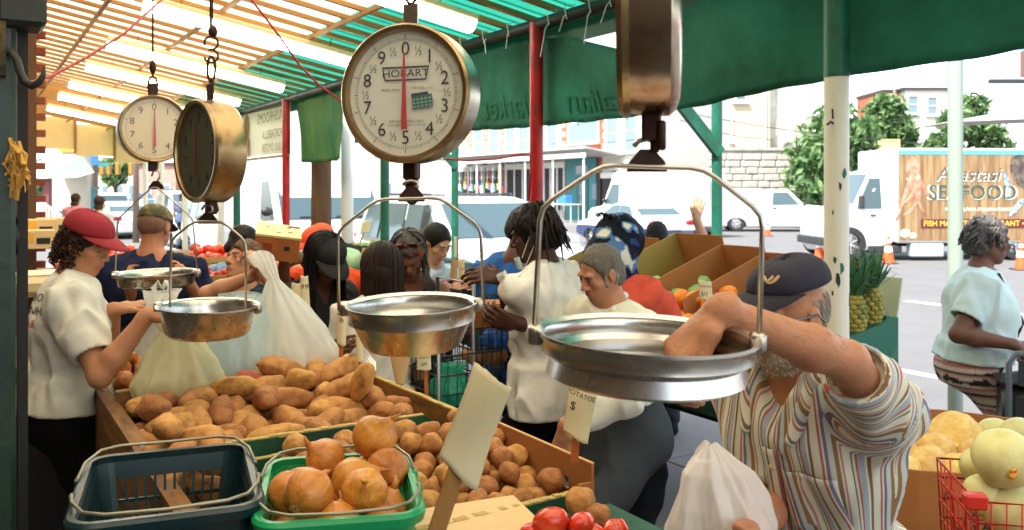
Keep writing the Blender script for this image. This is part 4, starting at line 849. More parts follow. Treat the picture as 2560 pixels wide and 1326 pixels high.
# distant blocks closing the street
for i, (px0, px1, top, Y, m, lb) in enumerate(((285, 345, 405, 120, M_wst, 'pale distant building beyond the traffic lights'), (345, 440, 412, 110, M_bpale, 'pale brick distant building behind the back scale'), (455, 520, 400, 105, M_stucco, 'cream distant building between the two small scales'), (560, 668, 330, 95, M_bred, 'red brick corner building with a blue shop sign behind the posts'), (668, 790, 345, 100, M_wst, 'white distant building beside the red post'), (935, 1070, 385, 85, M_wst, 'pale shop building left of the row houses'), (150, 285, 430, 130, M_stucco, 'low cream building at the end of the street'))):
    o = empty('far_building', grd((px0+px1)/2, Y), 0, lb, 'building'); w = cx(px1, Y)-cx(px0, Y); zt = cz(top, Y)-GZ; MB().box((0, 4, zt/2), (w, 8, zt)).build('wall', m, o); MB().box((0, 3.9, zt+.1), (w+.3, 8.3, .3)).build('roof', M_roofd, o)
    nw = max(2, int(w/2.2)); fl = max(1, int(zt/3.2))
    for a in range(nw):
        for f in range(fl):
            b = MB(); zc = 2.0+3.1*f
            if zc > zt-.8: continue
            b.box((-w/2+w*(a+.5)/nw, -.03, zc), (1.0, .1, 1.6)); q = b.build('window', M_frame, o); MB().box((-w/2+w*(a+.5)/nw, -.07, zc), (.78, .06, 1.35)).build('pane', M_pane, q)
    if i == 3:
        MB().box((0, -.4, 3.3), (w, .7, .9)).build('shop_sign', mat('sign_blue', '#1f62b0', .5), o)
b = MB(); b.cs = True
for k, (x0_, y0_, x1_, y1_, Y) in enumerate(((1700, 280, 2300, 360, 40), (1700, 300, 1930, 350, 44), (2040, 300, 2300, 290, 50), (1380, 360, 1700, 330, 46), (2340, 180, 2560, 280, 40))):
    b = MB(); b.pipe([at(x0_+(x1_-x0_)*t/8, y0_+(y1_-y0_)*t/8+10*math.sin(math.pi*t/8), Y) for t in range(9)], .018, 4); o = b.build('overhead_wire', M_trim); tag(o, ('overhead wire crossing before the cream house to the truck', 'short overhead wire on the cream house', 'overhead wire through the trees right of the thick post', 'overhead wire before the row houses', 'overhead wire at the right edge above the tent')[k], 'wire')
# ------------------------------------------------------------------ hanging scales
M_steel = mat('worn_steel', '#b9b4aa', .3, metal=1, col2='#94856c', thr=(.45, .75), scale=5, bump=.04, bscale=50)
M_pan = mat('pan_steel', '#c9c7c2', .27, metal=1, col2='#9d9484', thr=(.5, .85), scale=4, bump=.05, bscale=24)
M_rusty = mat('tarnished_brass', '#a8926a', .32, metal=.9, col2='#6b3d18', thr=(.45, .72), scale=5, bump=.08, bscale=30)
M_iron = mat('brown_iron', '#3a241c', .5, metal=.5, var=.3)
M_face = mat('dial_face', '#dcdccb', .45, var=.03); M_ink = mat('dial_ink', '#161616', .5, var=.02); M_need = mat('needle_red', '#b40f1e', .4, var=.05)
M_facedk = mat('dial_face_greygreen', '#8d9580', .45, var=.1); M_dglass = glass('dial_glass', '#ffffff', .02, .07, 1.0); M_dglassd = glass('dark_dial_glass', '#20281f', .03, .55, 1.0)  # grey-green dial colour behind the dark glass
M_stk = mat('sticker_green', '#1f5a4a', .5); M_stk2 = mat('sticker_navy', '#1c2a4a', .5)
def ring(r, n=40): return [(r*math.cos(2*math.pi*k/n), r*math.sin(2*math.pi*k/n)) for k in range(n)]
def hang_scale(name, ctr, yaw, D, depth, label, drum, face=M_face, gl=M_dglass, detail=2, ticks=True, top=None):
    o = empty(name, ctr, yaw, label, 'scale'); r = D/2; Q = Matrix.Rotation(R(90), 4, 'X')      # lathe axis -> local -y is towards the viewer
    b = MB(); b.cs = True
    b.lathe([(.001, -depth), (r*.9, -depth), (r*1.02, -depth*.93), (r*1.08, -depth*.8), (r*1.08, -depth*.3), (r*1.05, -depth*.12), (r*1.06, 0)], 64, Q); b.build('drum', drum, o, smooth='auto')
    b = MB(); b.cs = True; b.lathe([(r*1.075, -.004), (r*1.085, .006), (r*1.05, .014), (r*.99, .012), (r*.965, .002), (r*.965, -.006)], 64, Q); b.build('bezel', M_rusty if detail else M_steel, o, smooth='auto')
    b = MB(); b.lathe([(.0005, -.006), (r*.97, -.006)], 64, Q); b.build('dial_face', face, o)
    def num(parent, txt, ang, rad, s, m=M_ink, nm='numeral'):
        b = MB(); x, z = rad*r*math.sin(R(ang)), rad*r*math.cos(R(ang)); add_text(b, txt, s*r, (x, -.0, z), (1, 0, 0), (0, 0, 1), off=-.004+.0005); q = b.build(nm, m, parent); return q
    for k in range(10): num(o, str(k), 36*k, .69, .3)
    if detail > 1:
        for k in range(10):
            b = MB(); a = 36*k+18; x, z = .69*r*math.sin(R(a)), .69*r*math.cos(R(a)); s = .085*r
            add_text(b, '1', s*1.2, (x-s*.45, 0, z+s*.4), (1, 0, 0), (0, 0, 1), off=-.0035); add_text(b, '2', s*1.2, (x+s*.45, 0, z-s*.4), (1, 0, 0), (0, 0, 1), off=-.0035)
            b.bar((x-s*.5, .0025+.0008, z-s*.8), (x+s*.5, .0025+.0008, z+s*.8), .0012, .0006, up=Vector((0, 1, 0))); b.build('half_mark', M_ink, o)
    if ticks:
        b = MB()
        for k in range(160 if detail > 1 else 80):
            a = 2*math.pi*k/(160 if detail > 1 else 80); L = .11 if k % 16 == 0 else (.06 if k % 4 == 0 else .045); d = Vector((math.sin(a), 0, math.cos(a))); e = Vector((0, .0028, 0))
            p0 = d*r*.82; w = Vector((math.cos(a), 0, -math.sin(a)))*.0006*(1.3 if k % 8 == 0 else .9); p1 = d*r*(.82+L); b.add([p0-w+e, p0+w+e, p1+w+e, p1-w+e], [(0, 1, 2, 3)])
        q = b.build('graduation', M_ink, o); q['kind'] = 'stuff'
    b = MB(); nz = .62*r; e = -.004
    b.add([(-.012*r, e, nz), (.012*r, e, nz), (.05*r, e, -.56*r), (-.05*r, e, -.56*r), (-.012*r, e-.002, nz), (.012*r, e-.002, nz), (.05*r, e-.002, -.56*r), (-.05*r, e-.002, -.56*r)], [(0, 1, 2, 3), (7, 6, 5, 4), (0, 4, 5, 1), (1, 5, 6, 2), (2, 6, 7, 3), (3, 7, 4, 0)]); b.build('needle', M_need, o)
    b = MB(); b.lathe([(.0005, .008), (r*.97, .006)], 48, Q); b.build('dial_glass', gl, o)
    if detail > 1:
        wq = lambda s, z, t: [(-.4*s, z+.1*t), (.4*s, z+.1*t), (.35*s, z-.1*t), (-.35*s, z-.1*t)]
        b = MB(); T = Matrix(((1, 0, 0, 0), (0, 0, 1, 0), (0, 1, 0, 0), (0, 0, 0, 1)))
        po, pi_ = [(x*r, z*r) for x, z in wq(1, .31, 1.1)], [(x*r, z*r) for x, z in wq(.955, .31, .84)]
        b.add([(x, .0026, z) for x, z in po]+[(x, .0026, z) for x, z in pi_], [(i, (i+1) % 4, 4+(i+1) % 4, 4+i) for i in range(4)])
        add_text(b, 'HOBART', .16*r, (0, 0, .31*r), (1, 0, 0), (0, 0, 1), off=-.003, sx=1.25); q = b.build('maker_plate', M_ink, o)
        b = MB(); add_text(b, 'MODEL PR30-1', .05*r, (-.25*r, 0, .06*r), (1, 0, 0), (0, 0, 1), off=-.003); add_text(b, 'CAP. 30 lb x 1 oz', .05*r, (.28*r, 0, .08*r), (1, 0, 0), (0, 0, 1), off=-.003)
        add_text(b, 'FOR ESTIMATING ONLY', .055*r, (.02*r, 0, -.43*r), (1, 0, 0), (0, 0, 1), off=-.003); add_text(b, 'TO SET ZERO TURN SCREW AT BOTTOM', .035*r, (.02*r, 0, -.49*r), (1, 0, 0), (0, 0, 1), off=-.003); q = b.build('fine_lettering', M_ink, o); q['kind'] = 'stuff'
        T = Matrix.Translation((.29*r, .001, -.13*r)) @ Matrix.Rotation(R(-6), 4, 'Y'); b = MB(); b.box((0, 0, 0), (.34*r, .001, .2*r), M=T); st = b.build('sticker', M_stk, o); b = MB(); b.box((-.03*r, -.0004, .115*r), (.28*r, .001, .05*r), M=T); b.build('sticker_heading', M_stk2, st)
        b = MB()
        for i in range(3):
            for k in range(5): b.box((-.14*r+.068*r*k, -.0008, -.07*r+.055*r*i), (.045*r, .0006, .03*r), M=T)
        q = b.build('sticker_cells', mat('sticker_cells', '#6fa493', .5), st); q['kind'] = 'stuff'
    b = MB(); b.box((0, depth*.4, r*1.12+.012), (.04, .006, .07), bev=.002); b.build('top_tab', M_iron if detail < 2 else M_steel, o)
    b = MB(); b.box((0, depth*.45, -r*1.1-.012), (.036, .03, .045), bev=.004); b.build('bottom_block', M_iron, o)
    return o
def chain(parent_o, pts, r=.0035, n=None):
    pass
def link_mesh(mb, ctr, h, w, r, rot):
    P = []
    for k in range(16):
        a = 2*math.pi*k/16; P.append(Vector(ctr)+Vector((math.cos(rot), math.sin(rot), 0))*w*math.cos(a)+ZD*h*math.sin(a))
    mb.pipe(P, r, 6, closed=True)
def s_hook(mb, top, h, r, ang=0.0):
    ex = Vector((math.cos(ang), math.sin(ang), 0)); k = h/4; P = arc(Vector(top)-ZD*k, k, R(200), R(-70), 10, ex, ZD)+arc(Vector(top)-ZD*3*k, k, R(110), R(-170), 10, ex, ZD); mb.pipe(P, r, 7)
def scale_pan(name, rim, Y, rpx, hook_top, bail_px, label, band=.2, foot=.78, hgt=.6, tilt=(0, 0), wire=.004, m=None, yaw=0.0, ledge=True):
    """pan hanging from a bail wire: rim = centre of the rim, bail_px = [(dx, dz) of the right half of the wire, metres]"""
    s = Y/F; r = rpx*s; c_ = Vector(rim); o = empty(name, c_, yaw, label, 'scale pan')
    H = hgt*r; b = MB(); b.cs = True; RM = Matrix.Rotation(tilt[0], 4, 'X') @ Matrix.Rotation(tilt[1], 4, 'Y'); t = .0022
    if ledge: prof = [(r*.93, -.006), (r*.985, .0), (r*1.0, .0), (r*1.0, -.005), (r*.965, -.012), (r*.955, -band*H*1.6), (r*.96, -band*H*1.9), (r*.90, -band*H*2.05), (r*.86, -band*H*2.6), (r*(foot+.02), -H*.9), (r*(foot-.04), -H*.985), (r*(foot-.16), -H), (.001, -H)]
    else: prof = [(r*.94, -.004), (r, .0), (r*1.0, -.005), (r*.93, -.01), (r*.9, -H*.3), (r*(foot+.03), -H*.85), (r*(foot-.06), -H*.98), (r*(foot-.2), -H), (.001, -H)]
    outer = [(a, z) for a, z in prof]; inner = [(.001, -H+t)]+[(max(.001, a-t), z+t*.5) for a, z in prof[::-1][1:] if a > .01][:-2]
    b.lathe(outer, 72, RM); b.lathe(inner[:-1]+[(r*.93, -.006)], 72, RM); b.build('bowl', m or M_pan, o, smooth='auto')
    for sg in (-1, 1):
        b = MB(); b.cs = True; p = RM @ Vector((sg*r*1.005, 0, -.01)); b.box(p, (.022, .03, .03), bev=.004); b.build('ear', M_steel, o)
    pts = [RM @ Vector((-x if i < len(bail_px) else x, 0, z)) for i, (x, z) in enumerate(bail_px[::-1]+bail_px)]
    b = MB(); b.cs = True; P = []
    for i, p in enumerate(pts):                       # rounded corners
        if 0 < i < len(pts)-1:
            a, d = pts[i-1], pts[i+1]; l = min((p-a).length, (d-p).length, .045)*.45
            q0 = p+(a-p).normalized()*l; q1 = p+(d-p).normalized()*l; P += [q0, (q0+q1+p*2)/4, q1]
        else: P.append(p)
    b.pipe(P, wire, 9); b.build('bail', M_steel, o, smooth=True)
    zt = max(z for x, z in bail_px)
    b = MB(); k = .9
    b.prism([(-.035*k, -.008), (.035*k, -.008), (.03*k, .008), (.012*k, .03*k), (-.012*k, .03*k), (-.03*k, .008)], -.006, .006, Matrix.Translation((0, 0, zt)) @ Matrix.Rotation(R(90), 4, 'X')); b.build('clevis', M_iron, o)
    b = MB(); b.cs = True; top = Vector(hook_top)-c_; dz = top.z-zt-.02
    P = [Vector((0, 0, zt+.012)), Vector((.0, 0, zt+.02)), Vector((.014, 0, zt+.02+dz*.45)), Vector((.013, 0, zt+.02+dz*.8)), Vector((0, 0, zt+.02+dz)), Vector((-.013, 0, zt+.02+dz*.85)), Vector((-.02, 0, zt+.02+dz*.5))]
    b.pipe(P, .0042, 8); b.build('hook', M_steel, o, smooth=True)
    return o
# the round white scale in the middle
Y2 = 2.05; S2 = hang_scale('hanging_scale', at(1012, 234, Y2), R(-18), 323/F*Y2, .085, 'big round white hanging scale with a red needle and black numerals, facing the viewer', M_steel, top=1)
b = MB(); b.cs = True; q = Vector((0, .04, -.187)); b.box(q+Vector((0, 0, -.012)), (.03, .02, .05), bev=.004); link_mesh(b, q+Vector((0, 0, -.05)), .02, .014, .004, R(18)); b.build('swivel', M_iron, S2)
b = MB(); b.cs = True; link_mesh(b, Vector((0, .034, .245)), .03, .014, .004, 0.3); b.pipe([Vector((0, .034, .26)), Vector((0, .034, 1.2))], .003, 5); b.build('chain', M_iron, S2)
scale_pan('scale_pan', at(1029, 757, Y2), Y2, 165, at(1028, 452, Y2), [(.072, .243), (.165, .172), (.168, -.012)], 'steel scale pan under the big round white scale, empty, reflecting the red post', hgt=.68, foot=.72, tilt=(R(3), R(-1.5)), yaw=R(4))
# the edge-on scale at the upper right
Y4 = 1.36; S4 = hang_scale('hanging_scale', at(1600, 42, Y4)+Vector((-.018, 0, 0)), R(-99), .285, .078, 'tarnished hanging scale seen edge on at the top, right of centre', mat('rust_gold', '#b9b0a0', .26, metal=1, col2='#8a4f1c', thr=(.42, .62), scale=3.2, bump=.08, bscale=20), detail=1)
b = MB(); b.cs = True; q = Vector((0, .04, -.185)); b.box(q, (.012, .014, .05)); b.box(q+Vector((.014, .01, .0)), (.014, .014, .045), bev=.003); b.build('swivel', M_iron, S4)
b = MB(); b.pipe([Vector((0, .034, .17)), Vector((0, .034, 1.4))], .003, 5); b.build('chain', M_iron, S4)
scale_pan('scale_pan', at(1617, 830, Y4), Y4, 277, at(1620, 348, Y4), [(.078, .255), (.171, .187), (.174, -.012)], 'largest and nearest steel scale pan, with an old man\'s hand in it', hgt=.42, foot=.88, tilt=(R(2), R(2)), wire=.0042, band=.22)
# the dark-glass scale and its pan
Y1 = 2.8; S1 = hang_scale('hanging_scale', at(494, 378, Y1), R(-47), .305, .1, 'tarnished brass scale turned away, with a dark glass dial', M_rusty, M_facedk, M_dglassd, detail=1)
b = MB(); b.cs = True; b.box((0, .045, .2), (.032, .006, .07), bev=.002); link_mesh(b, Vector((0, .045, .265)), .04, .012, .0045, 1.2); s_hook(b, (0, .045, .37), .085, .0035, 1.0)
b.pipe([Vector((-.006, .045, .37)), Vector((-.008, .045, 1.3))], .003, 5); b.pipe([Vector((.008, .045, .37)), Vector((.006, .045, 1.3))], .003, 5); b.ell((.012, .045, .385), (.016, .016, .02), 8, 6); b.build('suspension', M_iron, S1)
b = MB(); b.cs = True; b.lathe([(.012, 0), (.02, .01), (.016, .03), (.006, .035)], 12, Matrix.Translation((0, .05, -.2)), cap=True); b.build('bottom_nut', M_iron, S1)
scale_pan('scale_pan', at(520, 762, Y1), Y1, 124, at(518, 512, Y1), [(.045, .265), (.118, .205), (.121, -.01)], 'steel scale pan beside the hands of the boy in the red cap', hgt=.62, foot=.8, tilt=(R(2), R(1)), wire=.0042, ledge=False)
# the back scale
Y3 = 3.65; S3 = hang_scale('hanging_scale', at(386, 322, Y3), R(31), 156/F*Y3, .09, 'small round scale at the left with a cream dial half lost in reflections', M_steel, mat('dial_face_cream', '#d9c9a0', .5, var=.05), glass('reflective_glass', '#ffffff', .02, .16, 1.0), detail=1)
b = MB(); b.cs = True; link_mesh(b, Vector((0, .04, .185)), .035, .02, .005, .3); b.ell((0, .04, .26), (.014, .014, .03), 8, 6); b.pipe([Vector((0, .04, .22)), Vector((0, .04, 1.1))], .004, 5); b.build('suspension', M_iron, S3)
pn = scale_pan('scale_pan', at(391, 680, Y3), Y3, 102, at(390, 425, Y3), [(.012, .35), (.155, .22), (.172, -.01)], 'farthest scale pan, with handwriting on its side, before the man in navy', hgt=.36, foot=.84, tilt=(R(1), R(-1)), ledge=False, wire=.0035)
b = MB(); vs, fs = text_verts('Los Carlos', .06, 'CENTER', .4); rr_ = 102/F*Y3
b.add([((rr_*.895+.003)*math.sin((x+.02)/rr_), -(rr_*.895+.003)*math.cos((x+.02)/rr_), -.038+y*.8) for x, y, z in vs], fs); b.build('handwriting', mat('brown_ink', '#6b5238', .6), pn)

# ------------------------------------------------------------------ produce meshes
def lump(name, m, rad, seed, amp=.1, f=1.6, n=20, mm=13, dents=0, sharp=0, rib=0):
    b = MB(); b.ell((0, 0, 0), (1, 1, 1), n, mm); P = np.array(b.v); d = P/np.linalg.norm(P, axis=1)[:, None]
    k = 1+amp*fbm(d, f, seed, 2)*1.4; rr = np.random.RandomState(seed)
    for i in range(dents):
        c0 = rr.normal(size=3); c0 /= np.linalg.norm(c0); k -= .075*np.exp(-((d-c0)**2).sum(1)/.01)
    if rib: k *= 1-.045*np.cos(rib*np.arctan2(d[:, 1], d[:, 0]))*np.sqrt(1-d[:, 2]**2)
    if sharp: k += sharp*np.exp(-((d-np.array([0, 0, 1]))**2).sum(1)/.09)
    P = d*k[:, None]*np.array(rad); me = np_mesh(name, P, [tuple(f_) for f_ in b.f], None, True, [m]); return me
M_pot = mat('potato_skin', '#bb8348', .8, col2='#7d4f2a', thr=(.42, .75), scale=26, bump=.5, bscale=55, objvar=.22)
M_potp = mat('sweet_potato_skin', '#a4523a', .7, col2='#8a3f2c', scale=20, bump=.25, bscale=60, objvar=.12)
M_on = mat('onion_skin', '#d8933f', .38, col2='#a9591b', thr=(.3, .75), scale=11, stretch=(5, 5, .6), bump=.35, bscale=16, objvar=.16, trans=.08, coat=.15)
M_tom = mat('tomato_skin', '#d1351c', .18, col2='#e2622c', thr=(.5, .8), scale=9, objvar=.08, coat=.3); M_cal = mat('calyx', '#3f5a25', .7)
M_ora = mat('orange_skin', '#f08a1c', .4, var=.08, bump=.25, bscale=160, objvar=.08, scale=30); M_app = mat('green_apple_skin', '#8cc06a', .25, col2='#a9cf86', scale=18, objvar=.08, coat=.2)
M_rapp = mat('red_apple_skin', '#8e1f1e', .25, col2='#b3483a', scale=16, objvar=.15, coat=.2); M_mel = mat('cantaloupe_skin', '#e2bd74', .7, col2='#cf9f55', thr=(.4, .65), scale=22, bump=.3, bscale=60, objvar=.1)
M_hon = mat('honeydew_skin', '#d3cc8c', .5, col2='#b9a85c', thr=(.45, .75), scale=9, bump=.05, bscale=40, objvar=.06); M_wat = mat('watermelon_skin', '#2c5a2c', .35, col2='#6f9a52', thr=(.5, .58), scale=7, stretch=(3, 3, .4), objvar=.15)
POT = [lump('potato', M_pot, r, 20+i, .1, 1.5, dents=9) for i, r in enumerate(((.07, .037, .034), (.06, .039, .035), (.08, .036, .033), (.054, .039, .035), (.066, .04, .035)))]
SPOT = [lump('sweet_potato', M_potp, r, 40+i, .16, 1.3, dents=4) for i, r in enumerate(((.1, .04, .037), (.085, .045, .04)))]
RPOT = [lump('potato', M_pot, r, 50+i, .1, 1.5, dents=8) for i, r in enumerate(((.041, .037, .034), (.044, .036, .034), (.038, .036, .034), (.047, .037, .035)))]
ONI = [lump('onion', M_on, (.047, .047, .043), 60+i, .05, 1.2, 26, 18, sharp=.32) for i in range(4)]; SON = [lump('onion', M_on, (.036, .036, .033), 65+i, .05, 1.2, 20, 14, sharp=.3) for i in range(2)]
TOM = [lump('tomato', M_tom, (.046, .045, .037), 70+i, .05, 1.3, 24, 14, rib=5) for i in range(2)]; ORA = [lump('orange', M_ora, (.04, .04, .039), 80, .03)]; APP = [lump('apple', M_app, (.036, .036, .034), 82, .05, rib=5)]; RAP = [lump('apple', M_rapp, (.036, .036, .034), 83, .05, rib=5)]
MEL = [lump('cantaloupe', M_mel, (.095, .095, .1), 90+i, .05, 1.3, 26, 16, rib=9) for i in range(2)]; HON = [lump('honeydew', M_hon, (.088, .085, .085), 94+i, .03, 1.2, 26, 16) for i in range(2)]; WAT = [lump('watermelon', M_wat, (.13, .115, .11), 97, .03, 1.2, 24, 14)]
def put(me, name, p, rot, label, cat, group, s=1.0):
    o = bpy.data.objects.new(name, me); o.location = p; o.rotation_euler = rot; o.scale = (s, s, s); link(o); return tag(o, label, cat, group)
def pack(n, rnd, sampler, floor, r, K=26, pre=()):
    pts = list(pre)
    for i in range(n):
        best = None; rr = r*rnd.uniform(.92, 1.08)
        for k in range(K):
            u, v = sampler(rnd); z = floor(u, v)+rr
            for (a, b_, d, e) in pts:
                q = (u-a)**2+(v-b_)**2; t = (rr+e)*.93
                if q < t*t: z = max(z, d+math.sqrt(t*t-q))
            key = z-floor(u, v)
            if best is None or key < best[0]: best = (key, u, v, z)
        pts.append((best[1], best[2], best[3], rr))
    return pts[len(pre):]
def heap(meshes, name, n, ru, rv, floor, r, label, cat, group, seed, tilt=.5, s=1.0, K=26, rots=None):
    rnd = random.Random(seed); P = pack(n, rnd, lambda q: (q.uniform(*ru), q.uniform(*rv)), floor, r, K); out = []
    for (u, v, z, rr) in P: out.append(put(rnd.choice(meshes), name, uv(u, v, z), (rnd.uniform(-tilt, tilt), rnd.uniform(-tilt, tilt), rnd.uniform(0, 6.28)), label, cat, group, s*rr/r))
    return out
# ------------------------------------------------------------------ front produce table
M_gboard = mat('chipped_green_board', '#17543a', .55, col2='#0f3d2b', thr=(.4, .6), scale=5, bump=.15, bscale=30); M_wornw = mat('worn_wood', '#8a5f2e', .6, col2='#5a3a1a', thr=(.4, .65), scale=7, bump=.35, bscale=30, stretch=(3, .6, 3)); M_rawe = mat('raw_edge', '#b59a5c', .85, var=.35, scale=30, bump=.5)
M_card = mat('cardboard', '#a96f3c', .85, col2='#96602f', thr=(.35, .75), scale=3, bump=.08); M_carde = mat('cardboard_edge', '#c79a66', .9, var=.3, scale=60); M_ply = mat('pale_plywood', '#d7b583', .7, var=.15, scale=4, stretch=(1, 6, 1))
tb = empty('produce_table', uv(2.6, .9, 0), UA, 'long low produce table with green boards that carries the potatoes and the baskets', 'table')
def T_(u, v, z): return Vector((v-.9, u-2.6, z))
MB().box(T_(2.75, .885, .815), (.95, 2.55, .05), bev=.004).build('table_top', M_wornw, tb)
def board(nm, m, p0, p1, z0, z1, t=.022, edge=True, taper=0.0):
    d = (p1-p0).normalized(); n = Vector((-d.y, d.x, 0)); L = (p1-p0).length; b = MB(); M = Matrix((d, n, ZD)).transposed().to_4x4(); M.translation = p0
    out = [(0, z0), (L, z0), (L, z1-taper), (L-abs(taper)*1.4 if taper else L, z1), (0, z1)] if taper else [(0, z0), (L, z0), (L, z1), (0, z1)]
    b.prism(out, -t/2, t/2, M @ Matrix.Rotation(R(90), 4, 'X')); o = b.build(nm, m, tb)
    if edge:
        rr = random.Random(int(L*1000)); b = MB(); N_ = 26; Le = L-abs(taper)*1.4
        for k in range(N_): b.box(p0+d*(Le*(k+.5)/N_)+ZD*(z1+.0015), (Le/N_*.98, t*rr.uniform(.8, 1.02), .003+.006*rr.random()), M.to_3x3())
        q = b.build('worn_edge', M_rawe, o); q['kind'] = 'stuff'
    return o
board('front_board', M_gboard, T_(2.5, .55, 0), T_(2.5, 1.30, 0), .84, 1.0, taper=.06); board('back_board', M_gboard, T_(2.46, .5, 0), T_(2.46, 1.34, 0), .84, .955)
board('left_rail', M_wornw, T_(1.6, .405, 0), T_(3.95, .405, 0), .7, 1.0, .045, False)
b = MB(); 
for u in (2.6, 3.4): b.lathe([(.007, 0), (.005, .004), (.0005, .005)], 10, Matrix.Translation(T_(u, .405, 1.0)))
b.build('screw', M_steel, tb)
board('right_rail', M_wornw, T_(2.36, 1.29, 0), T_(3.2, 1.27, 0), .84, 1.02, .02); board('rear_board', M_wornw, T_(3.2, .42, 0), T_(3.2, 1.27, 0), .84, 1.03)
board('front_board', M_gboard, T_(1.80, .83, 0), T_(1.82, 1.30, 0), .8, .935)
for u in (1.6, 3.9):
    for v in (.45, 1.3): MB().box(T_(u, v, .4), (.07, .07, .79)).build('leg', M_wornw, tb)
# cardboard side with hand holes
cb = empty('cardboard_box', uv(2.1, 1.355, .84), UA, 'open brown cardboard box side with hand holes holding the round potatoes', 'box')
b = MB(); L0, L1, z1 = -.3, .32, .165
for (x0, x1, za, zb_) in ((L0, L0+.1, 0, z1), (L0+.1, L0+.2, 0, .075), (L0+.1, L0+.2, .105, z1), (L0+.2, L1-.14, 0, z1), (L1-.14, L1-.06, 0, .09), (L1-.14, L1-.06, .12, z1), (L1-.06, L1, 0, z1)): b.box((0, (x0+x1)/2, (za+zb_)/2), (.008, x1-x0, zb_-za))
b.build('side_wall', M_card, cb); MB().box((-.02, L0+.004, .06), (.05, .007, .12)).build('end_flap', M_card, cb); MB().box((0, 0.01, z1+.002), (.009, L1-L0, .004)).build('cut_edge', M_carde, cb)
# potatoes
heap(POT, 'potato', 92, (2.56, 3.14), (.47, 1.23), lambda u, v: .85+.11*(u-2.5)+.05*max(0, 1-abs(v-.95)/.3)*(u-2.5), .043, 'long brown potato in the heap behind the upper green board', 'potato', 'long potatoes in the upper bin', 4, .35, 1.12)
for px, py, Y, a, k, lb in ((530, 975, 3.1, .1, 0, 'big reddish sweet potato at the back of the potato heap'), (625, 958, 3.05, 1.3, 1, 'orange sweet potato beside the plastic bags at the back of the heap'), (905, 955, 2.9, 2.2, 2, 'long potato standing upright at the top right of the heap')):
    o = put(SPOT[k] if k < 2 else POT[2], 'sweet_potato', at(px, py, Y), (.2, .3 if px < 800 else 1.0, a), lb, 'sweet potato', None)
heap(POT[:3], 'potato', 20, (2.2, 2.5), (.44, .55), lambda u, v: .84, .045, 'brown potato in the narrow gap by the worn left rail', 'potato', 'potatoes by the left rail', 14, .4)
heap(RPOT, 'potato', 96, (1.86, 2.40), (.74, 1.32), lambda u, v: .845+.13*(u-1.86), .034, 'round brown potato in the cardboard box behind the front green board', 'potato', 'round potatoes in the cardboard box', 9, .6, .92)
put(RPOT[1], 'potato', at(1450, 1252, 2.12), (0, 0, 1), 'loose potato on the front right corner of the cardboard box', 'potato', None); put(RPOT[0], 'potato', at(1492, 1292, 2.08), (0, .3, 2), 'lowest loose potato, fallen beside the tomatoes', 'potato', None, .9)
# plank, tray and tomatoes
pk = MB().box((0, 0, .0), (.3, .42, .02), bev=.002).build('plank', M_ply, loc=uv(1.68, .98, .92)); pk.rotation_euler = (R(4), 0, UA-R(8)); tag(pk, 'pale plywood board lying before the round potatoes', 'board')
ts = empty('tomato_tray', uv(1.5, 1.22, .8), UA, 'green wooden tray under the big tomatoes', 'tray'); MB().box((0, 0, .06), (.3, .5, .12), bev=.004).build('tray_base', M_gboard, ts); MB().box((0, 0, -.35), (.25, .4, .68)).build('stand', M_wornw, ts)
for i, (px, py, r, lb) in enumerate(((1378, 1306, 46, 'big orange red tomato on top at the lower edge'), (1452, 1312, 36, 'tomato right behind the big one'), (1325, 1332, 28, 'tomato left of the big one, cut by the lower edge'), (1478, 1340, 36, 'tomato low between the others at the lower edge'), (1541, 1328, 34, 'rightmost tomato at the lower edge'))):
    Y = 1.95; o = put(TOM[i % 2], 'tomato', at(px, py, Y), (R(-35)+.1*i, .15*i-.2, i), lb, 'tomato', 'tomatoes at the lower edge', r/F*Y/.046)
    b = MB()
    for k in range(5): a = k*1.257; b.pipe([(0, 0, .031), (.008*math.cos(a), .008*math.sin(a), .034), (.018*math.cos(a), .018*math.sin(a), .031)], [.002, .003, .0008], 4)
    b.build('calyx', M_cal, o)
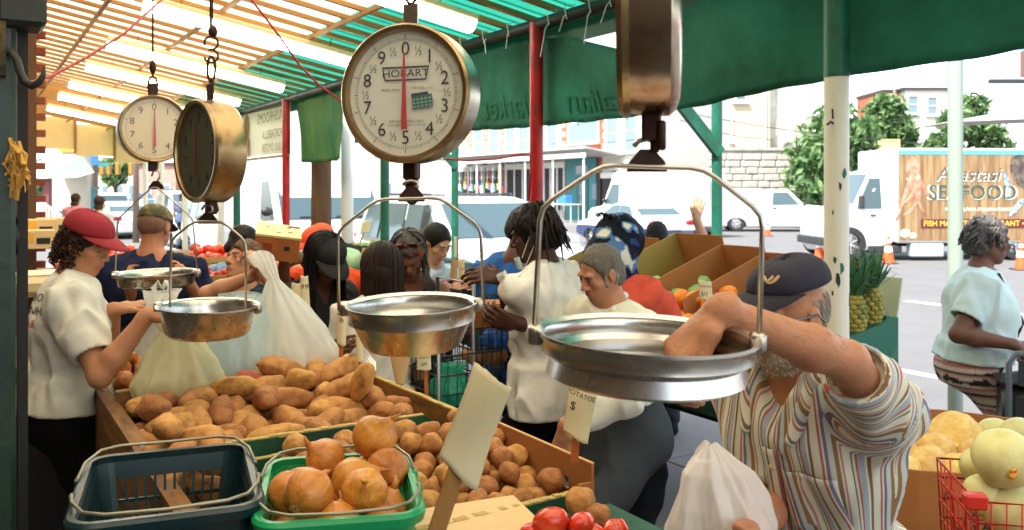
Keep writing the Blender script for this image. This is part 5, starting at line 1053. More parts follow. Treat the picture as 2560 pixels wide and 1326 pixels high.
# ------------------------------------------------------------------ hand baskets
def rrect(w, l, r, n=5):
    P = []
    for cx_, cy_, a0 in ((w/2-r, l/2-r, 0), (-w/2+r, l/2-r, 90), (-w/2+r, -l/2+r, 180), (w/2-r, -l/2+r, 270)): P += [(cx_+r*math.cos(R(a0+90*k/n)), cy_+r*math.sin(R(a0+90*k/n))) for k in range(n+1)]
    return P
def basket(name, loc, rz, w, l, h, m, mh, label, tilt=0.0):
    o = empty(name, loc, rz, label, 'basket'); top = rrect(w, l, .045); n = len(top); k = .82
    def lv(z, g=0.0): s = k+(1-k)*(1+z/h); return [Vector((x*s+(g if x > 0 else -g), y*s+(g if y > 0 else -g), z)) for x, y in top]
    b = MB(); b.cs = True
    P = lv(0, .0); cs_ = [(-.001, -.02), (.012, -.022), (.016, -.004), (.010, .004), (-.004, .003)]; vs = []
    for i, p in enumerate(P):
        nx = Vector((p.x/w, p.y/l, 0)).normalized()
        q = Vector(((top[i][0]-max(-w/2+.045, min(w/2-.045, top[i][0]))), (top[i][1]-max(-l/2+.045, min(l/2-.045, top[i][1]))), 0)).normalized()
        vs += [p+q*a+ZD*z for a, z in cs_]
    m5 = len(cs_); b.add(vs, [(i*m5+j, ((i+1) % n)*m5+j, ((i+1) % n)*m5+(j+1) % m5, i*m5+(j+1) % m5) for i in range(n) for j in range(m5)]); b.build('rim', m, o, smooth='auto')
    b = MB(); T = .004
    def strip(L0, L1, keep=None):
        for i in range(n):
            j = (i+1) % n
            if keep is not None and not keep(i): continue
            a, c_, d, e = L0[i], L0[j], L1[j], L1[i]; q = (c_-a).cross(d-a).normalized()*T; b.add([a, c_, d, e, a+q, c_+q, d+q, e+q], [(0, 1, 2, 3), (7, 6, 5, 4), (0, 4, 5, 1), (1, 5, 6, 2), (2, 6, 7, 3), (3, 7, 4, 0)])
    strip(lv(-.012), lv(-.05)); strip(lv(-h+.03), lv(-h)); strip(lv(-.05), lv(-h+.03), lambda i: i % 6 != 5)
    b.build('corner_wall', m, o)
    rib = MB(); A, B = lv(-.05), lv(-h+.03)
    for i in (5, 11, 17, 23):
        j = (i+1) % n; L = (A[j]-A[i]).length; nr = int(L/.021)
        dr = (A[j]-A[i]).normalized()
        for t in range(nr+1): f = t/nr; rib.bar(A[i].lerp(A[j], f), B[i].lerp(B[j], f), .006, .005, up=dr.cross(ZD))
        for f in (.33, .66): rib.bar(A[i].lerp(B[i], f), A[j].lerp(B[j], f), .005, .008)
    q = rib.build('slot_rib', m, o); q['kind'] = 'stuff'
    fl = lv(-h); b = MB(); b.add([p for p in fl], [tuple(range(n))]); b.add([p+ZD*.004 for p in fl], [tuple(range(n))[::-1]])
    b.build('floor', m, o)
    for s in (-1, 1):                                # wire handles folded down on the rim
        hb = MB(); hb.cs = True; y0 = s*l*.12; P = [Vector((-w/2-.016, y0, -.012)), Vector((-w/2-.014, y0, .006)), Vector((-w/2-.006, s*l*.3, .016)), Vector((-w/2+.02, s*(l/2-.01), .02)), Vector((-w/2+.06, s*(l/2+.016), .02)), Vector((0, s*(l/2+.02), .018)), Vector((w/2-.06, s*(l/2+.016), .02)), Vector((w/2-.02, s*(l/2-.01), .02)), Vector((w/2+.006, s*l*.3, .016)), Vector((w/2+.014, y0, .006)), Vector((w/2+.016, y0, -.012))]
        hb.pipe(P, .0035, 7); ho = hb.build('handle', mh, o, smooth=True)
        cl_ = MB()
        for sx in (-1, 1): cl_.box((sx*(w/2+.013), y0, -.004), (.012, .03, .022), bev=.003)
        q = cl_.build('handle_clip', m, ho)
    return o
M_nav = mat('navy_plastic', '#0b292c', .35, var=.15, spec=.5, scale=6); M_gpl = mat('green_plastic', '#129a5c', .35, var=.1, spec=.5, scale=6, trans=.12); M_wire = mat('grey_wire', '#8f8c74', .4, metal=.6, var=.2)
bk1 = basket('hand_basket', uv(1.985, .365, 1.085), UA-R(11), .335, .44, .23, M_nav, M_wire, 'empty dark blue hand basket with folded wire handles at the lower left')
bk2 = basket('hand_basket', uv(1.82, .685, 1.065), UA-R(20), .31, .41, .23, M_gpl, M_wire, 'bright green hand basket full of yellow onions')
rnd = random.Random(2); ca, sa = math.cos(-R(20)), math.sin(-R(20))
def in_b2(q):
    x, y = q.uniform(-.105, .105), q.uniform(-.15, .15); return 1.82+(x*sa+y*ca), .685+(x*ca-y*sa)
for (u, v, z, r) in pack(31, rnd, in_b2, lambda u, v: .845, .046, 22):
    o = put(rnd.choice(ONI), 'onion', uv(u, v, z), (rnd.uniform(-1.9, 1.9), rnd.uniform(-1.2, 1.2), rnd.uniform(0, 6)), 'golden papery onion heaped in the green basket', 'onion', 'onions in the green basket', r/.046*1.03)
    b = MB(); b.cs = True
    for k in range(9): a = k*.7; b.pipe([(0, 0, -.04), (.006*math.cos(a), .006*math.sin(a), -.047), (.012*math.cos(a), .012*math.sin(a), -.048)], .0008, 3)
    b.build('root', M_rawe, o)
    b = MB(); b.cs = True; b.pipe([(0, 0, .05), (.002, .001, .062), (.008, .004, .075)], [.009, .005, .002], 6); b.build('neck', M_on, o)
for i, (px, py, Y, kind) in enumerate(((452, 1228, 2.32, 0), (470, 1265, 2.28, 0), (395, 1255, 2.3, 1), (430, 1300, 1.95, 1), (530, 1310, 1.9, 1))):
    o = put(SPOT[1] if kind == 0 else ONI[0], 'sweet_potato' if kind == 0 else 'onion', at(px, py, Y)-ZD*.04, (.3*i, .5, i), ('pinkish sweet potato seen through the slots of the blue basket', 'lower pinkish sweet potato behind the blue basket', 'onion behind the slots of the blue basket', 'onion at the lower edge under the blue basket', 'second onion at the lower edge under the blue basket')[i], 'sweet potato' if kind == 0 else 'onion', None, .9)
# onions and black tray at the left back
heap(SON, 'onion', 34, (3.5, 3.95), (.46, .8), lambda u, v: .93+.12*(u-3.5), .034, 'small pale onion in the heap under the boy\'s forearm', 'onion', 'onions in the left rear box', 21, 1.2)
tr_ = empty('black_tray', uv(3.35, .6, .9), UA, 'black plastic tray leaning between the onions and the bags', 'tray'); MB().box((0, -.06, .05), (.34, .012, .12), Matrix.Rotation(R(-20), 3, 'Y')).build('tray_wall', M_trim, tr_); MB().box((0, .1, 0), (.34, .32, .012)).build('tray_floor', M_trim, tr_)
M_rad = mat('radish_red', '#a3243c', .45, var=.25); RAD = lump('radish', M_rad, (.02, .018, .018), 33, .1)
for i in range(9): put(RAD, 'radish', at(300+rnd.uniform(0, 35), 985+rnd.uniform(0, 20), 3.15+rnd.uniform(-.05, .05)), (i, i, 0), 'dark red radish piece below the black tray', 'radish', 'radishes by the left rail', rnd.uniform(.7, 1.3))
# ------------------------------------------------------------------ plastic bags, price cards
def plastic(name, col, a=.82, rough=.32):
    m = mat(name, col, rough, var=.04, scale=6, trans=.42, bump=.35, bscale=26, coords='Object', stretch=(1, 1, .3)); nt = m.node_tree; N = nt.nodes; L = nt.links
    out = N['Material Output']; src = out.inputs[0].links[0].from_socket; tp_ = N.new('ShaderNodeBsdfTransparent'); ms = N.new('ShaderNodeMixShader'); lw = N.new('ShaderNodeLayerWeight'); lw.inputs[0].default_value = .35
    mr = N.new('ShaderNodeMapRange'); mr.inputs[3].default_value = a-.12; mr.inputs[4].default_value = 1.0; L.new(lw.outputs['Facing'], mr.inputs[0]); L.new(mr.outputs[0], ms.inputs[0]); L.new(tp_.outputs[0], ms.inputs[1]); L.new(src, ms.inputs[2]); L.new(ms.outputs[0], out.inputs[0]); return m
M_bagw = plastic('white_plastic_film', '#e9e9e0', .72, .22); M_bagy = plastic('cream_plastic_film', '#e6e5bc', .8, .22); M_bagb = plastic('bluish_plastic_film', '#c8dcdc', .66, .22); M_bagg = plastic('green_plastic_film', '#2fa98a', .9); M_bago = plastic('old_man_bag_film', '#f1ebe6', .85, .22)
def bag(name, base, rx, ry, h, m, label, seed, yaw=0, neck=.14, neckh=.72, lean=(0, 0), flare=.3, handles=True, cat='bag', belly=.3):
    nu, nv = 110, 60; rr = random.Random(seed); ph = [rr.uniform(0, 6.28) for _ in range(8)]; b = MB()
    def f(a, t):
        th = 2*math.pi*a
        if t < .08: q = t/.08; k = .35+.55*math.sin(q*math.pi/2)
        elif t < neckh: q = (t-.08)/(neckh-.08); k = .9+.12*math.sin(math.pi*min(1, q/belly*.5)) if q < belly else .9+.12-(1.02-neck)*((q-belly)/(1-belly))**1.25
        else: q = (t-neckh)/(1-neckh); k = neck+flare*q
        g = min(1, max(0, (t-.1)/.5)); fold = 0
        for j in range(6): fold += math.sin(th*(3+2*j)+ph[j]+t*(j-2)*1.5)*(.055/(1+j*.35))*(.25+g)
        cr = mnoise.noise(Vector((math.cos(th)*2.2+seed, math.sin(th)*2.2, t*4)))*.09+mnoise.noise(Vector((math.cos(th)*5+seed, math.sin(th)*5, t*8)))*.05-abs(mnoise.noise(Vector((math.cos(th)*4+seed, math.sin(th)*4, t*3+th*.4))))*.11-abs(mnoise.noise(Vector((math.cos(th)*9+seed, math.sin(th)*9, t*7))))*.05
        k *= 1+fold*1.3+cr; zz = h*t-(.02*h*(math.cos(th*2+ph[6])) if t > .9 else 0)
        return Vector((rx*k*math.cos(th)+lean[0]*t*t, ry*k*math.sin(th)+lean[1]*t*t, zz))
    b.grid(f, nu, nv); o = b.build(name, m, smooth=True, loc=base); o.rotation_euler = (0, 0, yaw); tag(o, label, cat)
    if handles:
        for s in (-1, 1):
            hb = MB(); hb.cs = True; hb.pipe([Vector((lean[0]+s*rx*.15, -.01, h*.9)), Vector((lean[0]+s*rx*.35, 0, h*1.04)), Vector((lean[0]+s*rx*.2, .01, h*1.14)), Vector((lean[0]+s*rx*.02, .01, h*1.02))], [.008, .012, .012, .008], 8, flat=.35); hb.build('handle', m, o, smooth=True)
    return o
bag('plastic_bag', at(446, 1030, 3.0), .155, .12, .31, M_bagy, 'cream plastic bag standing left of the others behind the potatoes', 3, .2, .35, .9, (.0, 0), .1, True)
bag('plastic_bag', at(592, 985, 3.2), .14, .11, .36, M_bagb, 'bluish plastic bag between the cream bag and the big white bag', 5, .6, .5, .92, (.02, 0), .1, False)
bag('plastic_bag', at(742, 965, 3.3), .165, .12, .5, M_bagw, 'big white plastic bag held up by the neck in the older woman\'s hands', 8, .3, .13, .8, (-.13, .0), .15, False, belly=.22)
for i, (px, py, Y, r) in enumerate(((770, 925, 3.35, .045), (700, 935, 3.35, .04), (725, 930, 3.33, .035))): put(RAP[0] if i else ORA[0], 'apple' if i else 'orange', at(px, py, Y), (0, 0, 0), ('orange fruit showing through the big white bag', 'red apple showing through the left of the big white bag', 'red apple lower in the big white bag')[i], 'orange' if i == 0 else 'apple', None, r/.04)
bag('plastic_bag', at(392, 895, 3.08), .075, .065, .235, M_bagw, 'white plastic bag the boy in the red cap holds open', 12, 0, .55, .8, (.015, 0), .3, True)
bag('plastic_bag', at(1812, 1440, 1.74), .105, .09, .265, M_bago, 'pale plastic bag bulging in front of the old man at the lower edge', 15, .4, .62, .8, (-.035, 0), -.5, False, belly=.4)
bag('plastic_bag', at(1128, 1010, 3.75), .1, .09, .17, M_bagg, 'green plastic bag crumpled in the wire trolley', 18, .4, .5, .85, (0, 0), .2, False)
b = MB(); b.grid(lambda a, t: at(815+125*a, 890+55*t+25*math.sin(a*7+t*3)*(1-t), 3.3+.08*math.sin(a*9+t*5)), 24, 10); o = b.build('paper_sheet', M_white); tag(o, 'crumpled white paper lying behind the potatoes right of the big bag', 'paper')
M_paper = mat('price_paper', '#e4d9b0', .8, var=.08, scale=4, trans=.18, bump=.1, bscale=12); M_pap2 = mat('tan_paper', '#c7a877', .8, var=.12, trans=.15); M_stick = mat('stick_wood', '#9a7038', .7, var=.25, stretch=(4, 4, .6), bump=.2); M_stick2 = mat('reddish_stick', '#b5652c', .7, var=.2)
def card(corners, Y, label, m=None, stick=None, text=(), sw=.03, curl=.012, stick_m=None, dz=.0, roll=0.0, torn=True):
    """price card: px corners top-left, top-right, bottom-right, bottom-left; stick = two px points"""
    P = [at(x, y, Y+((dz if k in (1, 2) else 0))) for k, (x, y) in enumerate(corners)]; c0 = sum(P, Vector())/4; o = empty('price_card', c0, 0, label, 'price card'); n = (P[1]-P[0]).cross(P[3]-P[0]).normalized()
    if n.y > 0: n = -n
    def f(a, t):
        p = P[0].lerp(P[1], a).lerp(P[3].lerp(P[2], a), t); return p-c0+n*(curl*math.sin(math.pi*a)+roll*max(0, t-.7)**2+.3*curl*math.sin(t*5+a*2))+(P[0]-P[3]).normalized()*((.002*math.sin(a*7)+.001*math.sin(a*29)) if torn and t in (0, 1) else 0)
    b = MB(); b.grid(f, 12, 16); q = b.build('paper', m or M_paper, o, smooth=True); md = q.modifiers.new('thickness', 'SOLIDIFY'); md.thickness = .0012
    if stick:
        a, d = [at(x, y, Y)-c0-n*.012 for x, y in stick]; b = MB(); b.bar(a, d, sw, sw*.35, up=n, bev=.001); b.build('stick', stick_m or M_stick, o)
    if text:
        b = MB(); rx = (P[1]-P[0]).normalized(); ux = (P[0]-P[3]).normalized(); h = (P[0]-P[3]).length; w = (P[1]-P[0]).length
        for txt, fx, fy, s in text:
            vs, fs = text_verts(txt, s, 'CENTER', .1); out = []
            for x, y, _ in vs: a = fx+x/w; t = fy-y/h; out.append(f(min(1, max(0, a)), min(.999, max(.001, t)))+n*.0022)
            b.add(out, fs)
        q = b.build('handwriting', M_ink, o); q['kind'] = 'stuff'
    return o
card([(1186, 905), (1276, 968), (1190, 1228), (1098, 1146)], 1.72, 'large blank cream price card on a tilted stick before the potatoes', stick=((1210, 985), (1092, 1345)), curl=.018, dz=.03, sw=.034)
card([(1424, 958), (1492, 984), (1468, 1112), (1408, 1078)], 2.2, 'white price card reading POTATOES below the nearest scale pan', stick=((1446, 1040), (1436, 1160)), text=(('POTATOES', .5, .14, .017), ('$', .2, .4, .03)), stick_m=M_stick2, sw=.02)
for c4, Y, lb, m, st, tx in (
    ([(752, 690), (770, 690), (776, 782), (750, 782)], 3.75, 'narrow cream price card left of the woman in the black cap', M_paper, ((764, 700), (766, 830)), (('99', .5, .3, .03),)),
    ([(729, 708), (752, 708), (752, 770), (731, 776)], 3.9, 'pale price card behind the narrow one, on an orange stick', M_paper, ((740, 720), (738, 800)), ()),
    ([(845, 765), (866, 768), (864, 866), (842, 860)], 3.0, 'cream price card with black figures just left of the middle pan', M_paper, ((856, 800), (850, 895)), (('30', .5, .14, .035), ('lb', .5, .35, .022))),
    ([(1044, 878), (1076, 876), (1078, 925), (1042, 926)], 3.3, 'small price card with faint writing on a red stick under the middle pan', M_paper, ((1062, 900), (1066, 995)), (('ONION', .5, .35, .012), ('69', .5, .7, .02))),
    ([(974, 880), (1030, 876), (1012, 962), (990, 962)], 3.1, 'tan folded paper cone standing behind the potatoes', M_pap2, None, ()),
    ([(890, 834), (908, 836), (908, 905), (892, 905)], 3.2, 'white blank card standing beside the middle pan', M_paper, ((900, 880), (900, 940)), ()),
    ([(1745, 700), (1778, 704), (1782, 748), (1750, 752)], 4.05, 'torn price card reading ORANGE among the oranges', M_paper, ((1765, 745), (1766, 790)), (('ORANGE', .5, .3, .014), ('3/1', .35, .7, .03))),
    ([(1626, 698), (1645, 698), (1644, 738), (1624, 734)], 4.3, 'small price card before the green apples', M_paper, ((1635, 735), (1636, 770)), (('50', .5, .4, .02),)),
    ([(1128, 648), (1145, 650), (1142, 702), (1126, 700)], 5.1, 'tan price card behind the middle scale pan', M_pap2, ((1135, 690), (1135, 740)), ()),
    ([(1146, 652), (1160, 648), (1164, 705), (1146, 712)], 5.0, 'white price card beside the tan one', M_paper, ((1154, 700), (1154, 740)), (('1.50', .5, .4, .02),)),
    ([(1135, 592), (1142, 592), (1142, 645), (1135, 645)], 6.2, 'thin price card on a tall stick before the parked car', M_paper, ((1138, 640), (1138, 720)), ()),
    ([(905, 556), (930, 552), (924, 580), (900, 584)], 8.5, 'white plastic price flag on a long stick before the delivery van', M_paper, ((910, 580), (884, 650)), ())):
    card(c4, Y, lb, m, st, tx, sw=.014, curl=.006, stick_m=M_stick2)
# ------------------------------------------------------------------ right hand fruit stall
fs_ = empty('fruit_stall', uv(4.1, 3.28, 0), UA, 'dark green wooden fruit stall on crossed black legs, full of leaning boxes', 'stall')
M_gst = mat('worn_green_stall', '#1d5f4c', .6, col2='#6f8f6a', thr=(.6, .78), scale=6, bump=.2); M_gdk = mat('dark_green_board', '#123c2c', .6, var=.3)
v0, v1, u0, u1 = 2.8, 3.78, 2.62, 5.6
b = MB(); b.prism([(-.48, .72), (.5, .68), (.5, 1.10), (-.48, .93)], -.015, .015, Matrix.Translation((0, u0-4.1, 0)) @ Matrix.Rotation(R(90), 4, 'X')); b.build('end_board', M_gst, fs_)
MB().box((-.48, .03, .82), (.03, 2.94, .22)).build('front_board', M_gdk, fs_); MB().box((.5, .03, .88), (.03, 2.94, .44)).build('back_board', M_gst, fs_); MB().box((-.485, u0-4.1-.005, .83), (.05, .05, .24)).build('corner_post', mat('bare_wood', '#8d5a2a', .8, var=.4, bump=.3), fs_)
b = MB(); b.box((.01, .03, .76), (.95, 2.9, .03), Matrix.Rotation(R(-8), 3, 'Y')); b.build('shelf', M_gdk, fs_)
for u in (2.75, 4.2, 5.5):
    for s, d in ((-.3, 1), (.3, -1)): MB().bar((s*1.1, u-4.1+.03*d, .02), (-s*1.1, u-4.1+.03*d, .72), .07, .04).build('leg', M_trim, fs_)
    MB().box((-.42, u-4.1, .36), (.06, .06, .7)).build('leg', M_trim, fs_)
def leanbox(u, v, z, w, d, h, label, m=M_card, tilt=22, m2=None, ajar=.5):
    o = empty('cardboard_box', uv(u, v, z), UA, label, 'box', 'leaning boxes on the fruit stall'); RM = Matrix.Rotation(R(-tilt), 4, 'Y')
    b = MB(); b.box((0, 0, 0), (d, w, .008), M=RM); b.build('base', m, o)
    for s, hh in ((-1, h*.3), (1, h)): b = MB(); b.box((0, s*w/2, hh/2), (d, .007, hh), M=RM); b.build('side_wall', m2 or m, o)
    b = MB(); b.box((d/2, 0, h/2), (.007, w, h), M=RM); b.build('end_wall', m, o); b = MB(); b.box((-d/2, 0, h*.22), (.007, w, h*.44), M=RM); b.build('end_wall', m, o)
    return o
M_olive = mat('olive_cardboard', '#9a8340', .85, var=.12, scale=3)
for u, v, z, w, d, h, lb, m2 in ((4.15, 3.25, 1.08, .42, .6, .26, 'olive brown box farthest along the fruit stall', M_olive), (3.62, 3.25, 1.06, .36, .66, .31, 'large box with an olive inner side holding green apples', M_olive), (3.27, 3.24, 1.03, .3, .62, .3, 'brown box with a tall side beside the ORANGE card', None), (2.97, 3.24, 1.02, .28, .6, .29, 'brown box right of the oranges', None), (2.76, 3.45, 1.02, .2, .5, .28, 'dark brown box behind the old man\'s cap', None), (4.75, 3.2, 1.0, .5, .55, .12, 'shallow box of red apples behind the man in the white shirt', M_olive), (5.25, 3.25, 1.0, .45, .55, .12, 'shallow box at the far end of the fruit stall', None)): leanbox(u, v, z, w, d, h, lb, M_card, 20, m2)
def slope(u, v): return 1.05+.34*(v-3.0)
heap(APP, 'apple', 46, (3.3, 3.75), (2.93, 3.3), slope, .036, 'pale green apple in the olive sided box', 'apple', 'green apples on the fruit stall', 31, .6)
heap(ORA, 'orange', 44, (2.85, 3.28), (2.86, 3.15), lambda u, v: slope(u, v)-.03, .041, 'bright orange piled before the ORANGE card', 'orange', 'oranges on the fruit stall', 32, 1, 1.05)
heap(RAP, 'apple', 34, (4.4, 4.95), (2.9, 3.3), slope, .037, 'dark red apple beside the dreadlocked shopper', 'apple', 'red apples on the fruit stall', 33, .6); heap(APP, 'apple', 16, (4.9, 5.4), (2.95, 3.3), lambda u, v: slope(u, v)+.03, .036, 'green apple at the far end of the fruit stall', 'apple', 'far green apples', 34, .6)
# pineapples
M_pin = mat('pineapple_rind', '#9a8a36', .6, col2='#5f6a2c', thr=(.4, .6), scale=16, bump=.4, bscale=30); M_pleaf = mat('pineapple_leaf', '#3f6a44', .5, col2='#7d9a72', thr=(.5, .75), scale=8, trans=.15)
for i, (px, py, Y, lb) in enumerate(((2132, 788, 4.12, 'pineapple half hidden behind the thick white post'), (2172, 768, 4.2, 'pineapple with a tall spiky crown at the end of the green stall'), (2100, 800, 4.22, 'pineapple mostly behind the thick white post'))):
    o = empty('pineapple', at(px, py, Y), i, lb, 'pineapple'); b = MB(); b.cs = True
    for r_ in range(9):
        z = -.085+.021*r_; rad = .058*math.sqrt(max(.1, 1-(z/.105)**2))
        for k in range(10): a = (k+.5*(r_ % 2))*.628; b.ell((rad*math.cos(a), rad*math.sin(a), z), (.013, .021, .015), 6, 5, Matrix.Rotation(a, 3, 'Z'))
    b.ell((0, 0, 0), (.056, .056, .1), 14, 8); q = b.build('fruit', M_pin, o, smooth=True); q['kind'] = 'stuff'; rr = random.Random(i)
    for k in range(34):
        a = k*2.4; t = k/34; L = .09+.13*t; out = .10*(1-t)+.02; b = MB(); b.cs = True; D = Vector((math.cos(a), math.sin(a), 0)); z0 = .08
        P = [D*.022+ZD*z0, D*(.025+out*.45)+ZD*(z0+L*.5), D*(.025+out*.8)+ZD*(z0+L*.85), D*(.03+out*1.25)+ZD*(z0+L*(.98 if t > .3 else .8))]; S_ = Vector((-D.y, D.x, 0)); W_ = [.013, .014, .009, .0008]
        b.add([p+S_*s*w-ZD*0.0+D*(.004*abs(s)) for p, w in zip(P, W_) for s in (-1, 0, 1)], [(j*3+e, j*3+e+1, j*3+e+4, j*3+e+3) for j in range(3) for e in (0, 1)]); b.build('leaf', M_pleaf, o, smooth=True)
o = MB().box((0, 0, 0), (.012, .16, .24), Matrix.Rotation(R(12), 3, 'Y'), bev=.002).build('pale_card', mat('pale_green_card', '#b9bfa0', .8), loc=at(2212, 752, 4.35)); o.rotation_euler = (0, 0, UA); tag(o, 'pale greenish card leaning behind the pineapples', 'card')
# melon bin, red wire basket
mb_ = empty('melon_box', Vector((1.55, 3.0, 0)), 0, 'large cardboard melon bin printed Produce of U.S.A at the lower right', 'box')
oc = [(.93, 2.80), (1.24, 2.68), (1.78, 2.55), (2.15, 2.75), (2.1, 3.15), (1.72, 3.42), (1.47, 3.5), (1.05, 3.35)]; oc = [(x-1.55, y-3.0) for x, y in oc]
for i in range(8):
    a, d = Vector((*oc[i], 0)), Vector((*oc[(i+1) % 8], 0)); t = (d-a).normalized(); n = Vector((-t.y, t.x, 0)); b = MB(); b.add([a, d, d+ZD*.85, a+ZD*.85, a+n*.01, d+n*.01, d+n*.01+ZD*.85, a+n*.01+ZD*.85], [(0, 1, 2, 3), (7, 6, 5, 4), (0, 4, 5, 1), (1, 5, 6, 2), (2, 6, 7, 3), (3, 7, 4, 0)]); b.build('side_panel', M_card, mb_)
b = MB(); b.add([Vector((x*.98, y*.98, .45)) for x, y in oc], [tuple(range(8))]); b.build('false_floor', M_card, mb_)
a, d = Vector((*oc[1], 0)), Vector((*oc[2], 0)); t = (d-a).normalized(); b = MB()
for txt, z in (('Produce', .775), ('of', .735), ('U.S.A', .695)): add_text(b, txt, .042, a+t*.15+ZD*z, t, ZD, off=.003, sx=1.15)
b.build('print', M_ink, mb_)
for i, (px, py, Y, r, k, lb) in enumerate(((2285, 1090, 3.2, 46, 0, 'cantaloupe at the left rear corner of the melon bin'), (2392, 1105, 3.1, 62, 1, 'large ribbed cantaloupe in the middle of the melon bin'), (2338, 1132, 2.95, 45, 0, 'cantaloupe between the large ribbed one and the front edge'), (2318, 1172, 2.85, 52, 1, 'cantaloupe lying at the front edge of the melon bin'), (2448, 1145, 2.9, 44, 0, 'cantaloupe behind the red wire basket'), (2488, 1098, 3.1, 50, 2, 'pale melon right of the large ribbed cantaloupe'), (2548, 1090, 2.95, 44, 2, 'pale melon at the right edge behind the honeydew'), (2235, 1125, 2.95, 50, 0, 'cantaloupe half hidden behind the old man\'s sleeve'), (2400, 1190, 2.8, 48, 1, 'low cantaloupe in the front of the melon bin'), (2250, 1190, 2.8, 50, 1, 'low cantaloupe behind the striped shirt'), (2480, 1170, 2.95, 46, 1, 'low cantaloupe in the rear of the melon bin'))):
    put((MEL+HON)[k], 'melon', at(px, py, Y), (.6*i, .4*i, i*1.3), lb, 'melon', None, r/F*Y/.085)
rnd = random.Random(41)
def in_bin(q): x, y = q.uniform(1.16, 2.02), q.uniform(2.82, 3.3); p = Vector((x, y, 0)); return p.dot(UD), p.dot(VD)
for i, (u, v, z, r) in enumerate(pack(24, rnd, in_bin, lambda u, v: .46, .093, 20)): put(rnd.choice(MEL), 'melon', uv(u, v, z), (rnd.uniform(0, 3), rnd.uniform(0, 3), 0), 'cantaloupe in the lower layers of the cardboard melon bin', 'melon', 'lower melons in the bin', .95)
M_rw = mat('red_wire', '#c2281c', .4, var=.1)
wb = empty('wire_basket', at(2530, 1215, 2.17)-ZD*.02, UA*0+R(-12), 'red wire basket of honeydew melons at the lower right corner', 'basket')
def wrect(w, l, z): return [Vector((-w/2, -l/2, z)), Vector((w/2, -l/2, z)), Vector((w/2, l/2, z)), Vector((-w/2, l/2, z))]
b = MB(); b.cs = True
for z, k in ((.03, 1), (-.02, .99), (-.075, .97), (-.125, .95), (-.175, .93)): b.pipe(wrect(.26*k, .34*k, z), .0032, 6, closed=True)
for i in range(9):
    f = -.5+i/8
    for s in (-1, 1): b.pipe([Vector((.26*f, s*.17, .03)), Vector((.26*.93*f, s*.17*.93, -.175))], .0022, 5)
for i in range(10):
    f = -.5+i/9
    for s in (-1, 1): b.pipe([Vector((s*.13, .34*f, .03)), Vector((s*.13*.93, .34*.93*f, -.175))], .0022, 5); b.pipe([Vector((-.12, .32*f, -.175)), Vector((.12, .32*f, -.175))], .002, 4)
q = b.build('wire_mesh', M_rw, wb); q['kind'] = 'stuff'; MB().box((-.13, -.165, .03), (.05, .035, .035), bev=.005).build('corner_clip', M_rw, wb)
MB().box((0, 0, 0), (.3, .36, .7)).build('stand', M_card, wb).location = (0, 0, -.53)
for i, (px, py, Y, r, lb) in enumerate(((2510, 1146, 2.2, 74, 'honeydew with a sticker on top of the red wire basket'), (2575, 1170, 2.3, 50, 'honeydew at the right edge of the red wire basket'), (2592, 1225, 2.27, 56, 'honeydew in the middle of the red wire basket'), (2520, 1268, 2.22, 66, 'lowest honeydew in the red wire basket'))):
    o = put(HON[i % 2], 'honeydew', at(px, py, Y), (.2, .3, i*2), lb, 'melon', None, r/F*Y/.086)
    if i == 0:
        for q_, (x_, y_, Y_, r_, l_) in enumerate(((2462, 1238, 2.24, 52, 'honeydew at the left front of the red wire basket'), (2448, 1165, 2.34, 46, 'honeydew at the left rear of the red wire basket'))): put(HON[q_ % 2], 'honeydew', at(x_, y_, Y_), (q_, .4, q_*2.2), l_, 'melon', None, r_/F*Y_/.086)
        b = MB(); b.ell((0, 0, 0), (.012, .016, .002), 12, 4); s_ = b.build('sticker', mat('fruit_sticker', '#c8401f', .4, col2='#e8b13a', thr=(.45, .5), scale=60), o, smooth=True); d = (Vector((0, 0, HC))-o.location).normalized(); d = Vector((d.x*.9+.22, d.y, d.z*.3-.28)).normalized()
        Mi = o.rotation_euler.to_matrix().inverted(); dl = Mi @ d; s_.location = dl*.0868; s_.rotation_euler = frot(dl).to_euler()
# ------------------------------------------------------------------ stalls along the middle and the left
M_crate = mat('black_crate', (.02, .022, .024), .5, var=.2)
def crate(name, p, w, l, h, m, label, slats=3, rz=None, cat='crate'):
    o = empty(name, p, UA if rz is None else rz, label, cat)
    for s in (-1, 1):
        for k in range(slats): MB().box((s*w/2, 0, h*(k+.5)/slats), (.012, l, h/slats*.72)).build('slat', m, o); MB().box((0, s*l/2, h*(k+.5)/slats), (w, .012, h/slats*.72)).build('slat', m, o)
        for t in (-1, 1): MB().box((s*(w/2-.012), t*(l/2-.012), h/2), (.022, .022, h)).build('corner_post', m, o)
    MB().box((0, 0, .01), (w-.02, l-.02, .012)).build('base', m, o); return o
def trestle(name, u0, u1, v0, v1, z, m, label):
    o = empty(name, uv((u0+u1)/2, (v0+v1)/2, 0), UA, label, 'table'); MB().box((0, 0, z-.02), (v1-v0, u1-u0, .04)).build('table_top', m, o); MB().box((-(v1-v0)/2+.02, 0, z-.22), (.02, u1-u0-.05, .36)).build('apron', m, o)
    for s in (-1, 1):
        for t in (-1, 1): MB().box((s*((v1-v0)/2-.06), t*((u1-u0)/2-.1), z/2-.02), (.06, .06, z-.04)).build('leg', M_trim, o)
trestle('produce_table', 5.9, 9.2, 2.55, 3.15, .82, M_gdk, 'green produce table in the middle distance under the watermelons'); trestle('produce_table', 9.4, 13.5, 2.45, 3.1, .85, M_wornw, 'wooden produce table far along the posts')
trestle('produce_table', 4.6, 8.6, 1.15, 1.75, .78, M_wornw, 'wooden produce table in the middle, behind the shoppers'); trestle('produce_table', 5.6, 11, .5, .95, .86, M_wornw, 'wooden produce table along the brick wall at the left')
